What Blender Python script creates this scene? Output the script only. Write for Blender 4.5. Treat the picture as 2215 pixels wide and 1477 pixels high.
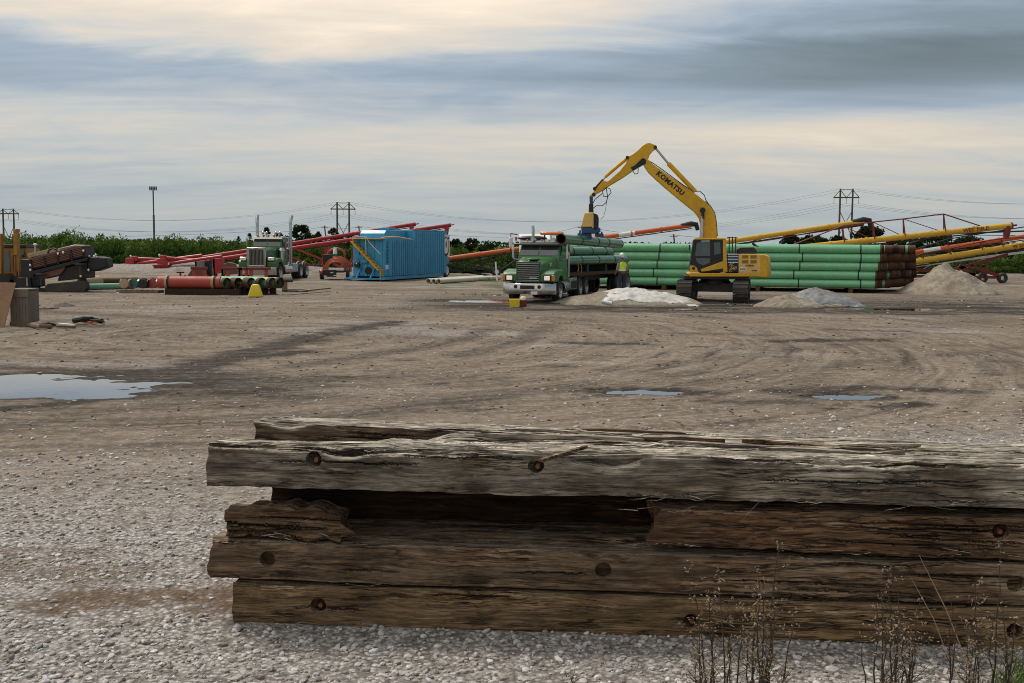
import bpy, bmesh, math, random
import numpy as np
from mathutils import Matrix, Vector
random.seed(7); RNG = np.random.default_rng(11)
R = math.radians
scn = bpy.context.scene
COL = scn.collection
for o in list(bpy.data.objects): bpy.data.objects.remove(o)

# ------------------------------------------------------------------ camera
IMW, IMH, FPX, HOR, CAMH = 2215.0, 1477.0, 2300.0, 530.0, 2.6
PITCH = math.atan((IMH/2-HOR)/FPX); ROLL = R(0.4)
CROT = Matrix.Rotation(R(90)-PITCH, 3, 'X') @ Matrix.Rotation(ROLL, 3, 'Z')
CAM = Vector((0, 0, CAMH))
cd = bpy.data.cameras.new('camera'); co = bpy.data.objects.new('camera', cd); COL.objects.link(co)
cd.sensor_width = 36; cd.lens = 36*FPX/IMW; cd.clip_start = .1; cd.clip_end = 9000
co.matrix_world = Matrix.Translation(CAM) @ CROT.to_4x4()
scn.camera = co
def ray(px, py):
    return CROT @ Vector(((px-IMW/2)/FPX, (IMH/2-py)/FPX, -1))
def G(px, py, z=0.0):            # photograph position -> point on the level z
    d = ray(px, py); return CAM + d*((z-CAMH)/d.z)
def D(px, py, Y):                # photograph position -> point at the distance Y
    d = ray(px, py); return CAM + d*(Y/d.y)

# ------------------------------------------------------------------ sky and sun
SUN_AZ, SUN_EL = R(-48), R(60)   # azimuth from +Y (clockwise), elevation
w = bpy.data.worlds.new('World'); scn.world = w; w.use_nodes = True
nt = w.node_tree; nt.nodes.clear()
def N(t, tp, **kw):
    n = t.nodes.new(tp)
    for k, v in kw.items():
        if k == 'ins':
            for i, x in v.items(): n.inputs[i].default_value = x
        else: setattr(n, k, v)
    return n
def L(t, a, ai, b, bi): t.links.new(a.outputs[ai], b.inputs[bi])
def MATH(t, op, a, b=None, c=None, clamp=False):
    n = N(t, 'ShaderNodeMath', operation=op, use_clamp=clamp)
    for i, x in enumerate((a, b, c)):
        if x is None: continue
        if isinstance(x, (int, float)): n.inputs[i].default_value = x
        else: t.links.new(x, n.inputs[i])
    return n.outputs[0]
def MIX(t, fac, a, b, bt='MIX'):
    n = N(t, 'ShaderNodeMix', data_type='RGBA', blend_type=bt)
    for i, x in ((0, fac), (6, a), (7, b)):
        if isinstance(x, (int, float)): n.inputs[i].default_value = x
        elif isinstance(x, tuple): n.inputs[i].default_value = (*x, 1) if len(x) == 3 else x
        else: t.links.new(x, n.inputs[i])
    return n.outputs[2]
def RAMP(t, fac, stops, interp='LINEAR'):
    n = N(t, 'ShaderNodeValToRGB'); n.color_ramp.interpolation = interp
    e = n.color_ramp.elements
    while len(e) < len(stops): e.new(.5)
    for i, (p, c) in enumerate(stops):
        e[i].position = p; e[i].color = (c, c, c, 1) if isinstance(c, (int, float)) else (*c, 1)
    t.links.new(fac, n.inputs[0]); return n.outputs[0]
def NOISE(t, vec, scale, detail=4, rough=.55, dist=0):
    n = N(t, 'ShaderNodeTexNoise', ins={'Scale': scale, 'Detail': detail, 'Roughness': rough, 'Distortion': dist})
    if vec is not None: t.links.new(vec, n.inputs['Vector'])
    return n.outputs[0]
def MAPV(t, vec, sc=(1, 1, 1), loc=(0, 0, 0), rot=(0, 0, 0)):
    n = N(t, 'ShaderNodeMapping', ins={'Scale': sc, 'Location': loc, 'Rotation': rot})
    t.links.new(vec, n.inputs[0]); return n.outputs[0]

sky = N(nt, 'ShaderNodeTexSky', sky_type='NISHITA', sun_disc=False, sun_elevation=SUN_EL, sun_rotation=SUN_AZ,
        altitude=100, air_density=1.0, dust_density=2.0, ozone_density=1.0)
tc = N(nt, 'ShaderNodeTexCoord'); sp = N(nt, 'ShaderNodeSeparateXYZ'); L(nt, tc, 'Generated', sp, 0)
sx, sy, sz = sp.outputs
zc = MATH(nt, 'MAXIMUM', sz, 0.0)
den = MATH(nt, 'ADD', zc, .13)
cb = N(nt, 'ShaderNodeCombineXYZ')
nt.links.new(MATH(nt, 'DIVIDE', sx, den), cb.inputs[0]); nt.links.new(MATH(nt, 'DIVIDE', sy, den), cb.inputs[1])
cv = cb.outputs[0]
# layered stratus: banks lying at different heights above the horizon, broken up by streaks and wisps
sd = Vector((math.sin(SUN_AZ)*math.cos(SUN_EL), math.cos(SUN_AZ)*math.cos(SUN_EL), math.sin(SUN_EL)))
big = NOISE(nt, MAPV(nt, cv, (.34, .50, 1), (3.1, 7.45, 0), (0, 0, R(-6))), 1.0, 5, .55, .5)
stk = NOISE(nt, MAPV(nt, cv, (.34, 1.35, 1), (1.7, .6, 0), (0, 0, R(-5))), 1.0, 6, .58, .4)
wsp = NOISE(nt, MAPV(nt, cv, (1.5, 3.4, 1), (0, 3.3, 0), (0, 0, R(-8))), 1.0, 7, .62, .8)
el = MATH(nt, 'MULTIPLY', MATH(nt, 'ARCSINE', zc), 180/math.pi/24)          # 0 at the horizon, 1 at 24 degrees
az = MATH(nt, 'ARCTAN2', sx, sy)
warp = MATH(nt, 'ADD', MATH(nt, 'MULTIPLY', MATH(nt, 'SUBTRACT', big, .5), .30), MATH(nt, 'MULTIPLY', MATH(nt, 'SUBTRACT', wsp, .5), .05))
elw = MATH(nt, 'ADD', el, warp)
def deg(d): return d/24
band = RAMP(nt, elw, [(0, .50), (deg(2), .50), (deg(3.6), .56), (deg(5.6), .60), (deg(7.0), .50), (deg(8.4), .42), (deg(9.6), .44), (deg(10.8), .60), (deg(13.0), .74), (deg(18), .58), (1, .52)], 'EASE')
bank = MATH(nt, 'MULTIPLY', RAMP(nt, MATH(nt, 'ADD', MATH(nt, 'MULTIPLY', az, .9), MATH(nt, 'ADD', MATH(nt, 'SUBTRACT', big, .5), .5)), [(.46, 0), (.80, 1)]), RAMP(nt, elw, [(deg(5.5), 0), (deg(9.5), 1)]))
cl2 = MATH(nt, 'SUBTRACT', band, MATH(nt, 'MULTIPLY', bank, .32))
cl2 = MATH(nt, 'ADD', cl2, MATH(nt, 'MULTIPLY', MATH(nt, 'SUBTRACT', stk, .5), .42))
cl2 = MATH(nt, 'ADD', cl2, MATH(nt, 'MULTIPLY', MATH(nt, 'SUBTRACT', wsp, .5), .20))
ccol = RAMP(nt, cl2, [(.12, (1.25, 1.55, 1.7)), (.30, (2.0, 2.5, 2.85)), (.42, (3.1, 3.7, 4.4)), (.52, (4.9, 5.05, 5.0)), (.62, (6.7, 5.9, 4.9)), (.78, (9.6, 8.1, 6.1))])
hz = MATH(nt, 'POWER', MATH(nt, 'SUBTRACT', 1.0, MATH(nt, 'MINIMUM', MATH(nt, 'MULTIPLY', zc, 7.5), 1.0)), 1.4)
ccol = MIX(nt, MATH(nt, 'MULTIPLY', hz, .75), ccol, (4.15, 4.75, 4.95))
allsky = MIX(nt, .92, sky.outputs[0], ccol)
# an overcast dome is brighter overhead than at its rim
ov = N(nt, 'ShaderNodeVectorMath', operation='SCALE'); nt.links.new(allsky, ov.inputs[0]); nt.links.new(MATH(nt, 'ADD', MATH(nt, 'MULTIPLY', zc, 1.0), .90), ov.inputs['Scale']); allsky = ov.outputs[0]
bg = N(nt, 'ShaderNodeBackground', ins={'Strength': .1}); nt.links.new(allsky, bg.inputs[0])
wo = N(nt, 'ShaderNodeOutputWorld'); L(nt, bg, 0, wo, 0)
sl = bpy.data.lights.new('sun', 'SUN'); sl.energy = 2.4; sl.angle = R(14); sl.color = (1, .93, .82)
so = bpy.data.objects.new('sun', sl); COL.objects.link(so)
so.rotation_euler = (-sd).to_track_quat('-Z', 'Y').to_euler()
vs = scn.view_settings; vs.view_transform = 'Standard'; vs.look = 'None'; vs.gamma = 1; vs.exposure = 0.18; vs.use_curve_mapping = False
scn.cycles.pixel_filter_type = 'BLACKMAN_HARRIS'; scn.cycles.filter_width = 1.0

# ------------------------------------------------------------------ helpers
def tag(o, label=None, cat=None, group=None, kind=None):
    for k, v in (('label', label), ('category', cat), ('group', group), ('kind', kind)):
        if v: o[k] = v
    return o
def thing(name, label, cat, loc, group=None):
    o = bpy.data.objects.new(name, None); COL.objects.link(o); o.location = Vector(loc); o.empty_display_size = .3
    return tag(o, label, cat, group)
def frame(o, fwd, up=(0, 0, 1)):     # local x = forward, y = left, z = up
    f = Vector(fwd).normalized(); u = Vector(up).normalized(); l = u.cross(f).normalized(); u = f.cross(l)
    m = Matrix((f, l, u)).transposed().to_4x4(); m.translation = Vector(o); return m
class MB:
    def __init__(s, M=None): s.v = []; s.f = []; s.M = M
    def add(s, vs, fs):
        b = len(s.v)
        for p in vs:
            p = Vector(p); s.v.append(tuple(s.M @ p) if s.M else tuple(p))
        s.f += [tuple(b+i for i in f) for f in fs]; return s
    def box(s, c, d, rot=None):
        c = Vector(c); h = Vector(d)/2; vs = []
        for x in (-1, 1):
            for y in (-1, 1):
                for z in (-1, 1):
                    p = Vector((x*h.x, y*h.y, z*h.z)); vs.append(c + (rot @ p if rot else p))
        return s.add(vs, [(0, 1, 3, 2), (4, 6, 7, 5), (0, 4, 5, 1), (2, 3, 7, 6), (0, 2, 6, 4), (1, 5, 7, 3)])
    def bar(s, a, b, wd, ht, up=(0, 0, 1)):     # rectangular bar from a to b
        a = Vector(a); b = Vector(b); d = (b-a); ln = d.length; d.normalize(); u = Vector(up)
        if abs(d.dot(u)) > .98: u = Vector((1, 0, 0))
        l = u.cross(d).normalized(); u = d.cross(l)
        vs = []
        for p in (a, b):
            for i, j in ((-1, -1), (1, -1), (1, 1), (-1, 1)): vs.append(p + l*(i*wd/2) + u*(j*ht/2))
        return s.add(vs, [(3, 2, 1, 0), (4, 5, 6, 7), (0, 1, 5, 4), (1, 2, 6, 5), (2, 3, 7, 6), (3, 0, 4, 7)])
    def tube(s, pts, r, n=10, cap=True):
        pts = [Vector(p) for p in pts]; k = len(pts); rs = r if isinstance(r, (list, tuple)) else [r]*k
        d0 = (pts[1]-pts[0]).normalized(); a = Vector((0, 0, 1)) if abs(d0.z) < .9 else Vector((1, 0, 0))
        u = (a - d0*a.dot(d0)).normalized(); vs = []
        for i, p in enumerate(pts):
            if i == 0: d = d0
            elif i == k-1: d = (pts[i]-pts[i-1]).normalized()
            else: d = ((pts[i+1]-pts[i]).normalized() + (pts[i]-pts[i-1]).normalized()).normalized()
            u = (u - d*u.dot(d)); u.normalize(); l = d.cross(u)
            for j in range(n):
                t = 2*math.pi*j/n; vs.append(p + (u*math.cos(t) + l*math.sin(t))*rs[i])
        fs = [(i*n+j, i*n+(j+1) % n, (i+1)*n+(j+1) % n, (i+1)*n+j) for i in range(k-1) for j in range(n)]
        if cap: fs += [tuple(range(n-1, -1, -1)), tuple((k-1)*n+j for j in range(n))]
        return s.add(vs, fs)
    def lathe(s, c, ax, prof, n=24):            # prof: list of (offset along axis, radius)
        c = Vector(c); ax = Vector(ax).normalized(); a = Vector((0, 0, 1)) if abs(ax.z) < .9 else Vector((1, 0, 0))
        u = (a-ax*a.dot(ax)).normalized(); l = ax.cross(u); vs = []; m = len(prof)
        for t_, r_ in prof:
            for j in range(n):
                t = 2*math.pi*j/n; vs.append(c + ax*t_ + (u*math.cos(t)+l*math.sin(t))*r_)
        fs = [(i*n+j, i*n+(j+1) % n, (i+1)*n+(j+1) % n, (i+1)*n+j) for i in range(m-1) for j in range(n)]
        if prof[0][1] > 1e-4 and prof[0] != prof[-1]: fs.append(tuple(range(n-1, -1, -1)))
        if prof[-1][1] > 1e-4 and prof[0] != prof[-1]: fs.append(tuple((m-1)*n+j for j in range(n)))
        return s.add(vs, fs)
    def loft(s, loops, cap=True):
        n = len(loops[0]); vs = [p for lp in loops for p in lp]
        fs = [(i*n+j, i*n+(j+1) % n, (i+1)*n+(j+1) % n, (i+1)*n+j) for i in range(len(loops)-1) for j in range(n)]
        if cap: fs += [tuple(range(n-1, -1, -1)), tuple((len(loops)-1)*n+j for j in range(n))]
        return s.add(vs, fs)
    def prism(s, xz, y0, y1):                   # side outline (x, z) extruded along y
        return s.loft([[(x, y0, z) for x, z in xz], [(x, y1, z) for x, z in xz]])
    def sphere(s, c, r, n=10, m=6):
        c = Vector(c); r = Vector((r, r, r)) if isinstance(r, (int, float)) else Vector(r); vs = [c+Vector((0, 0, -r.z))]
        for i in range(1, m):
            ph = -math.pi/2+math.pi*i/m
            for j in range(n):
                t = 2*math.pi*j/n; vs.append(c+Vector((r.x*math.cos(ph)*math.cos(t), r.y*math.cos(ph)*math.sin(t), r.z*math.sin(ph))))
        vs.append(c+Vector((0, 0, r.z))); fs = [(0, 1+(j+1) % n, 1+j) for j in range(n)]
        fs += [(1+i*n+j, 1+i*n+(j+1) % n, 1+(i+1)*n+(j+1) % n, 1+(i+1)*n+j) for i in range(m-2) for j in range(n)]
        e = len(vs)-1; fs += [(e, e-n+j, e-n+(j+1) % n) for j in range(n)]
        return s.add(vs, fs)
    def pipe(s, a, b, ro, ri, n=24, deep=None):
        a = Vector(a); b = Vector(b); d = b-a; ln = d.length
        return s.lathe(a, d, [(0, ri), (0, ro), (ln, ro), (ln, ri), (0, ri)], n)
    def build(s, name, mat, parent=None, loc=None, smooth=35, bevel=0, seg=2):
        me = bpy.data.meshes.new(name); off = np.array(loc if loc is not None else (0, 0, 0), float)
        if parent is not None and loc is None:
            r = parent
            while r.parent: r = r.parent
            off = np.array(r.location)
        me.from_pydata((np.array(s.v)-off).tolist(), [], s.f); me.validate()
        bm = bmesh.new(); bm.from_mesh(me); bmesh.ops.recalc_face_normals(bm, faces=bm.faces); bm.to_mesh(me); bm.free()
        me.materials.append(mat)
        if smooth:
            me.polygons.foreach_set('use_smooth', [True]*len(me.polygons)); me.set_sharp_from_angle(angle=R(smooth))
        o = bpy.data.objects.new(name, me); COL.objects.link(o)
        if parent is not None: o.parent = parent
        elif loc is not None: o.location = Vector(loc)
        if bevel:
            b = o.modifiers.new('bevel', 'BEVEL'); b.width = bevel; b.segments = seg; b.limit_method = 'ANGLE'; b.angle_limit = R(40)
        return o
def npmesh(name, V, Fq, mat, parent=None, attrs=None, smooth=False, loc=None):
    me = bpy.data.meshes.new(name); V = np.asarray(V, np.float32); Fq = np.asarray(Fq, np.int32); k = Fq.shape[1]
    if parent is not None:
        r = parent
        while r.parent: r = r.parent
        V = V - np.array(r.location, np.float32)
    me.vertices.add(len(V)); me.vertices.foreach_set('co', V.ravel())
    me.loops.add(Fq.size); me.loops.foreach_set('vertex_index', Fq.ravel())
    me.polygons.add(len(Fq)); me.polygons.foreach_set('loop_start', np.arange(0, Fq.size, k, dtype=np.int32))
    me.polygons.foreach_set('use_smooth', np.full(len(Fq), smooth))
    me.update(calc_edges=True); me.materials.append(mat)
    for nm, arr in (attrs or {}).items():
        a = me.attributes.new(nm, 'FLOAT', 'POINT'); a.data.foreach_set('value', np.asarray(arr, np.float32))
    o = bpy.data.objects.new(name, me); COL.objects.link(o)
    if parent is not None: o.parent = parent
    return o
def text(name, s, M, size, mat, parent, depth=.006, bold=0.0, shear=0, spacing=1.0):
    cu = bpy.data.curves.new(name, 'FONT'); cu.body = s; cu.size = size; cu.extrude = depth; cu.align_x = 'CENTER'; cu.align_y = 'CENTER'
    cu.offset = bold; cu.shear = shear; cu.space_character = spacing; cu.resolution_u = 2
    o = bpy.data.objects.new(name, cu); COL.objects.link(o)
    me = bpy.data.meshes.new_from_object(o.evaluated_get(bpy.context.evaluated_depsgraph_get()))
    bpy.data.objects.remove(o); bpy.data.curves.remove(cu)
    r = parent
    while r.parent: r = r.parent
    me.transform(Matrix.Translation(-r.location) @ M); me.materials.clear(); me.materials.append(mat)
    o = bpy.data.objects.new(name, me); COL.objects.link(o); o.parent = parent
    return o
def copytree(o, parent=None, label=None):
    c = o.copy(); COL.objects.link(c); c.parent = parent
    if label: c['label'] = label
    for ch in o.children: copytree(ch, c)
    return c
# gradient noise on arrays
_P = np.random.default_rng(3).permutation(512)
def pn(x, y, seed=0):
    x = np.asarray(x, float); y = np.asarray(y, float)
    xi = np.floor(x).astype(int); yi = np.floor(y).astype(int); xf = x-xi; yf = y-yi
    u = xf*xf*xf*(xf*(xf*6-15)+10); v = yf*yf*yf*(yf*(yf*6-15)+10)
    def g(ix, iy, dx, dy):
        h = _P[(_P[(ix+seed*57) % 512]+iy) % 512]*(2*math.pi/512)*7
        return np.cos(h)*dx+np.sin(h)*dy
    a = g(xi, yi, xf, yf); b = g(xi+1, yi, xf-1, yf); c = g(xi, yi+1, xf, yf-1); d = g(xi+1, yi+1, xf-1, yf-1)
    return (a*(1-u)+b*u)*(1-v)+(c*(1-u)+d*u)*v
def fbm(x, y, oct=4, seed=0, gain=.5):
    t = 0; a = 1; 
    for i in range(oct): t = t+a*pn(np.asarray(x)*2**i, np.asarray(y)*2**i, seed+i); a *= gain
    return t
def sstep(a, b, x): t = np.clip((x-a)/(b-a), 0, 1); return t*t*(3-2*t)

# ------------------------------------------------------------------ materials
MATS = {}
def newmat(name):
    m = bpy.data.materials.new(name); m.use_nodes = True; t = m.node_tree; b = t.nodes['Principled BSDF']; MATS[name] = m
    c = N(t, 'ShaderNodeTexCoord'); return m, t, b, c.outputs['Object']
def paint(name, col, rough=.45, metal=0, dirt=.35, dcol=(.17, .14, .11), sc=2.5, bump=0, streak=False, coat=0, spec=.5):
    m, t, b, oc = newmat(name)
    v = MAPV(t, oc, (sc, sc, sc*.25)) if streak else MAPV(t, oc, (sc, sc, sc))
    n1 = NOISE(t, v, 1, 7, .62); n2 = NOISE(t, MAPV(t, oc, (sc*6,)*3), 1, 4, .6)
    var = MIX(t, RAMP(t, n2, [(.3, 0), (.7, 1)]), tuple(c*.86 for c in col), tuple(min(1, c*1.1) for c in col))
    f = MATH(t, 'MULTIPLY', RAMP(t, n1, [(.46, 0), (.72, 1)]), dirt)
    t.links.new(MIX(t, f, var, dcol), b.inputs['Base Color'])
    t.links.new(MATH(t, 'ADD', MATH(t, 'MULTIPLY', n1, .35), rough-.17), b.inputs['Roughness'])
    b.inputs['Metallic'].default_value = metal; b.inputs['Coat Weight'].default_value = coat; b.inputs['Coat Roughness'].default_value = .14; b.inputs['Specular IOR Level'].default_value = spec
    if bump:
        bp = N(t, 'ShaderNodeBump', ins={'Strength': bump, 'Distance': .02}); t.links.new(n2, bp.inputs['Height']); L(t, bp, 0, b, 'Normal')
    return m
paint('truck_green', (.035, .135, .035), .32, dirt=.3, coat=.4)
paint('pipe_green', (.16, .48, .245), .34, dirt=.45, dcol=(.16, .23, .15), sc=1.3, coat=.7)
paint('load_green', (.06, .20, .11), .36, dirt=.3, dcol=(.12, .16, .1), sc=1.2, coat=.5)
paint('band', (.015, .018, .016), .6, dirt=.1)
paint('rust', (.085, .038, .018), .85, dirt=.7, dcol=(.16, .07, .025), sc=7, bump=.5)
paint('rust_dark', (.03, .013, .008), .9, dirt=.5, dcol=(.07, .03, .015), sc=9)
paint('yellow', (.66, .36, .012), .42, dirt=.3, dcol=(.26, .15, .03), sc=1.2, coat=.15)
paint('boom_yellow', (.68, .37, .004), .40, dirt=.4, dcol=(.27, .14, .012), sc=1.1, streak=True)
paint('pale_yellow', (.72, .46, .14), .45, dirt=.25, dcol=(.4, .27, .1))
paint('auger_yellow', (.62, .37, .03), .38, dirt=.2, dcol=(.4, .2, .04), sc=.8)
paint('auger_orange', (.58, .115, .022), .42, dirt=.25, dcol=(.35, .08, .03), sc=.8)
paint('auger_red', (.36, .018, .020), .38, dirt=.25, dcol=(.16, .03, .03), sc=.8)
paint('frame_red', (.16, .016, .014), .5, dirt=.3, dcol=(.08, .02, .018))
paint('oxide_red', (.37, .055, .034), .6, dirt=.35, dcol=(.16, .05, .035), sc=1.5)
paint('tank_blue', (.045, .31, .52), .40, dirt=.4, dcol=(.05, .12, .17), sc=1.1, streak=True)
paint('blue', (.02, .06, .16), .45, dirt=.3, dcol=(.05, .05, .06))
paint('black', (.009, .009, .010), .55, dirt=.18, dcol=(.06, .05, .045))
paint('rubber', (.02, .019, .018), .8, dirt=.75, dcol=(.10, .085, .07), sc=3)
paint('muddy_steel', (.045, .038, .032), .75, dirt=.7, dcol=(.10, .08, .06), sc=3, bump=.6)
paint('chrome', (.50, .50, .49), .2, metal=1, dirt=.25, dcol=(.25, .22, .2))
paint('steel', (.42, .42, .41), .4, metal=.8, dirt=.4)
paint('galvanised', (.45, .46, .46), .5, metal=.3, dirt=.2, dcol=(.3, .3, .29))
paint('white', (.72, .72, .70), .5, dirt=.25, dcol=(.35, .32, .28))
paint('cream_pvc', (.62, .57, .44), .45, dirt=.3, dcol=(.35, .3, .22))
paint('hose_red', (.42, .075, .03), .5, dirt=.25)
paint('bright_yellow', (.75, .55, .02), .5, dirt=.2, dcol=(.4, .3, .05))
paint('lime', (.50, .72, .03), .7, dirt=.1, dcol=(.4, .5, .1))
paint('navy_cloth', (.018, .022, .045), .9, dirt=.3, dcol=(.05, .045, .045))
paint('grey_cloth', (.2, .2, .2), .9, dirt=.2)
paint('skin', (.16, .08, .05), .6, dirt=0)
paint('silver_tape', (.7, .7, .68), .3, dirt=.1)
paint('crate_wood', (.20, .165, .13), .9, dirt=.5, dcol=(.11, .085, .065), sc=2, streak=True, bump=.3)
paint('old_yellow', (.36, .165, .02), .55, dirt=.55, dcol=(.14, .07, .03), sc=1.5)
paint('concrete', (.25, .22, .19), .9, dirt=.5, dcol=(.13, .1, .08), sc=2, bump=.3)
paint('plywood', (.30, .17, .095), .8, dirt=.4, dcol=(.18, .1, .06), sc=1.2, streak=True, bump=.2)
paint('pallet_wood', (.2, .14, .09), .85, dirt=.5, dcol=(.09, .06, .04), sc=3, bump=.3)
paint('tan_pipe', (.4, .3, .17), .7, dirt=.4)
paint('pale_green', (.20, .42, .26), .5, dirt=.25, dcol=(.18, .25, .18))
paint('teal', (.04, .14, .13), .5, dirt=.4)
paint('brown_pipe', (.13, .055, .035), .65, dirt=.4, dcol=(.22, .1, .06), sc=4)
paint('pole_wood', (.10, .08, .065), .9, dirt=.3)
paint('tower_steel', (.09, .095, .1), .6, dirt=.2)
paint('wire', (.12, .125, .13), .6, dirt=0)
paint('tarp', (.52, .50, .47), .6, dirt=.5, dcol=(.32, .28, .23), sc=1.5, bump=.3)
paint('grey_tarp', (.16, .16, .165), .5, dirt=.6, dcol=(.33, .3, .26), sc=1.6, bump=.3)
paint('lens_white', (.85, .8, .7), .15, dirt=0, coat=1)
paint('lens_amber', (.7, .16, .02), .2, dirt=0, coat=1)
paint('lens_red', (.5, .03, .02), .2, dirt=0, coat=1)
m, t, b, oc = newmat('glass'); b.inputs['Base Color'].default_value = (.03, .045, .042, 1); b.inputs['Roughness'].default_value = .06
b.inputs['Specular IOR Level'].default_value = .9; b.inputs['Coat Weight'].default_value = .4
n = NOISE(t, oc, 3, 4); t.links.new(MIX(t, RAMP(t, n, [(.45, 0), (.7, .25)]), (.03, .045, .042), (.12, .12, .11)), b.inputs['Base Color'])
m, t, b, oc = newmat('headlamp'); b.inputs['Base Color'].default_value = (.9, .8, .7, 1); b.inputs['Emission Color'].default_value = (1, .85, .68, 1); b.inputs['Emission Strength'].default_value = .3
# ------------------------------------------------------------------ ground
PUD = [  # centre x, y, half-length, half-width, rotation, depth
    (-9.6, 19.05, 4.3, 1.75, R(4), .16), (2.35, 18.9, .88, .40, R(-8), .07), (5.85, 18.5, .66, .36, R(5), .075),
    (-1.6, 49.5, 2.2, 1.1, 0, .12), (16.2, 45.3, 3.2, .9, R(3), .12), (8.0, 44.6, 2.4, .45, R(2), .08)]
WATER_Z = -.022
TC = (-8.0, 30.0)                    # the lorries turn round this point
def pud_mask(X, Y, grow=1.0):
    m = np.zeros_like(X)
    for cx, cy, a, b_, r_, dp in PUD:
        dx = X-cx; dy = Y-cy; u = (dx*math.cos(r_)+dy*math.sin(r_))/(a*grow); v = (-dx*math.sin(r_)+dy*math.cos(r_))/(b_*grow)
        q = np.sqrt(u*u+v*v)+.42*fbm(u*grow*1.5+cx, v*grow*1.2+cy, 4, 5)+.20*fbm(u*grow*5+cx, v*grow*4, 4, 6)
        m = np.maximum(m, sstep(1.25, .35, q))
    return m
def hgt(X, Y):
    X = np.asarray(X, float); Y = np.asarray(Y, float)
    near = 1-sstep(60, 110, Y)
    h = .035*fbm(X*.16, Y*.16, 3, 1)+.020*fbm(X*1.1, Y*1.1, 4, 2)
    r = np.hypot(X-TC[0], Y-TC[1]); a = np.arctan2(Y-TC[1], X-TC[0])
    rw = r+.7*fbm(X*.12, Y*.12, 2, 9)
    trk = sstep(3, 6, r)*sstep(30, 18, r)*sstep(5, 9, Y)
    h = h+trk*near*(.016*pn(rw*2.3, a*1.2, 4)+.010*pn(rw*5.5, a*2.5, 6))
    # rutted mud strip in front of the heaps and the lorry
    md = sstep(41, 44.5, Y+.8*pn(X*.3, Y*.1, 8))*sstep(57, 49, Y)*sstep(-6, 0, X)
    h = h+md*(.06*pn(X*.35, Y*2.2, 12)+.03*pn(X*1.4, Y*4.5, 13))
    # low windrow of stone along the edge of the yard
    rg = np.exp(-((Y-(92+2*pn(X*.06, X*0, 15)))/3.0)**2)*(.75+.45*pn(X*.2, Y*.2, 16))*(sstep(-4, -14, X)+.5*sstep(18, 30, X))
    h = h+rg
    for cx, cy, a_, b_, r_, dp in PUD[:1]: pass
    h = np.maximum(h, -.010)
    pm = pud_mask(X, Y)
    h = h*(1-pm)+pm*(-.056+.045*fbm(X*1.1, Y*2.0, 4, 18)+.03*fbm(X*4.1, Y*6.0, 3, 19))
    # the pit of the nearest mats
    return h
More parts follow.
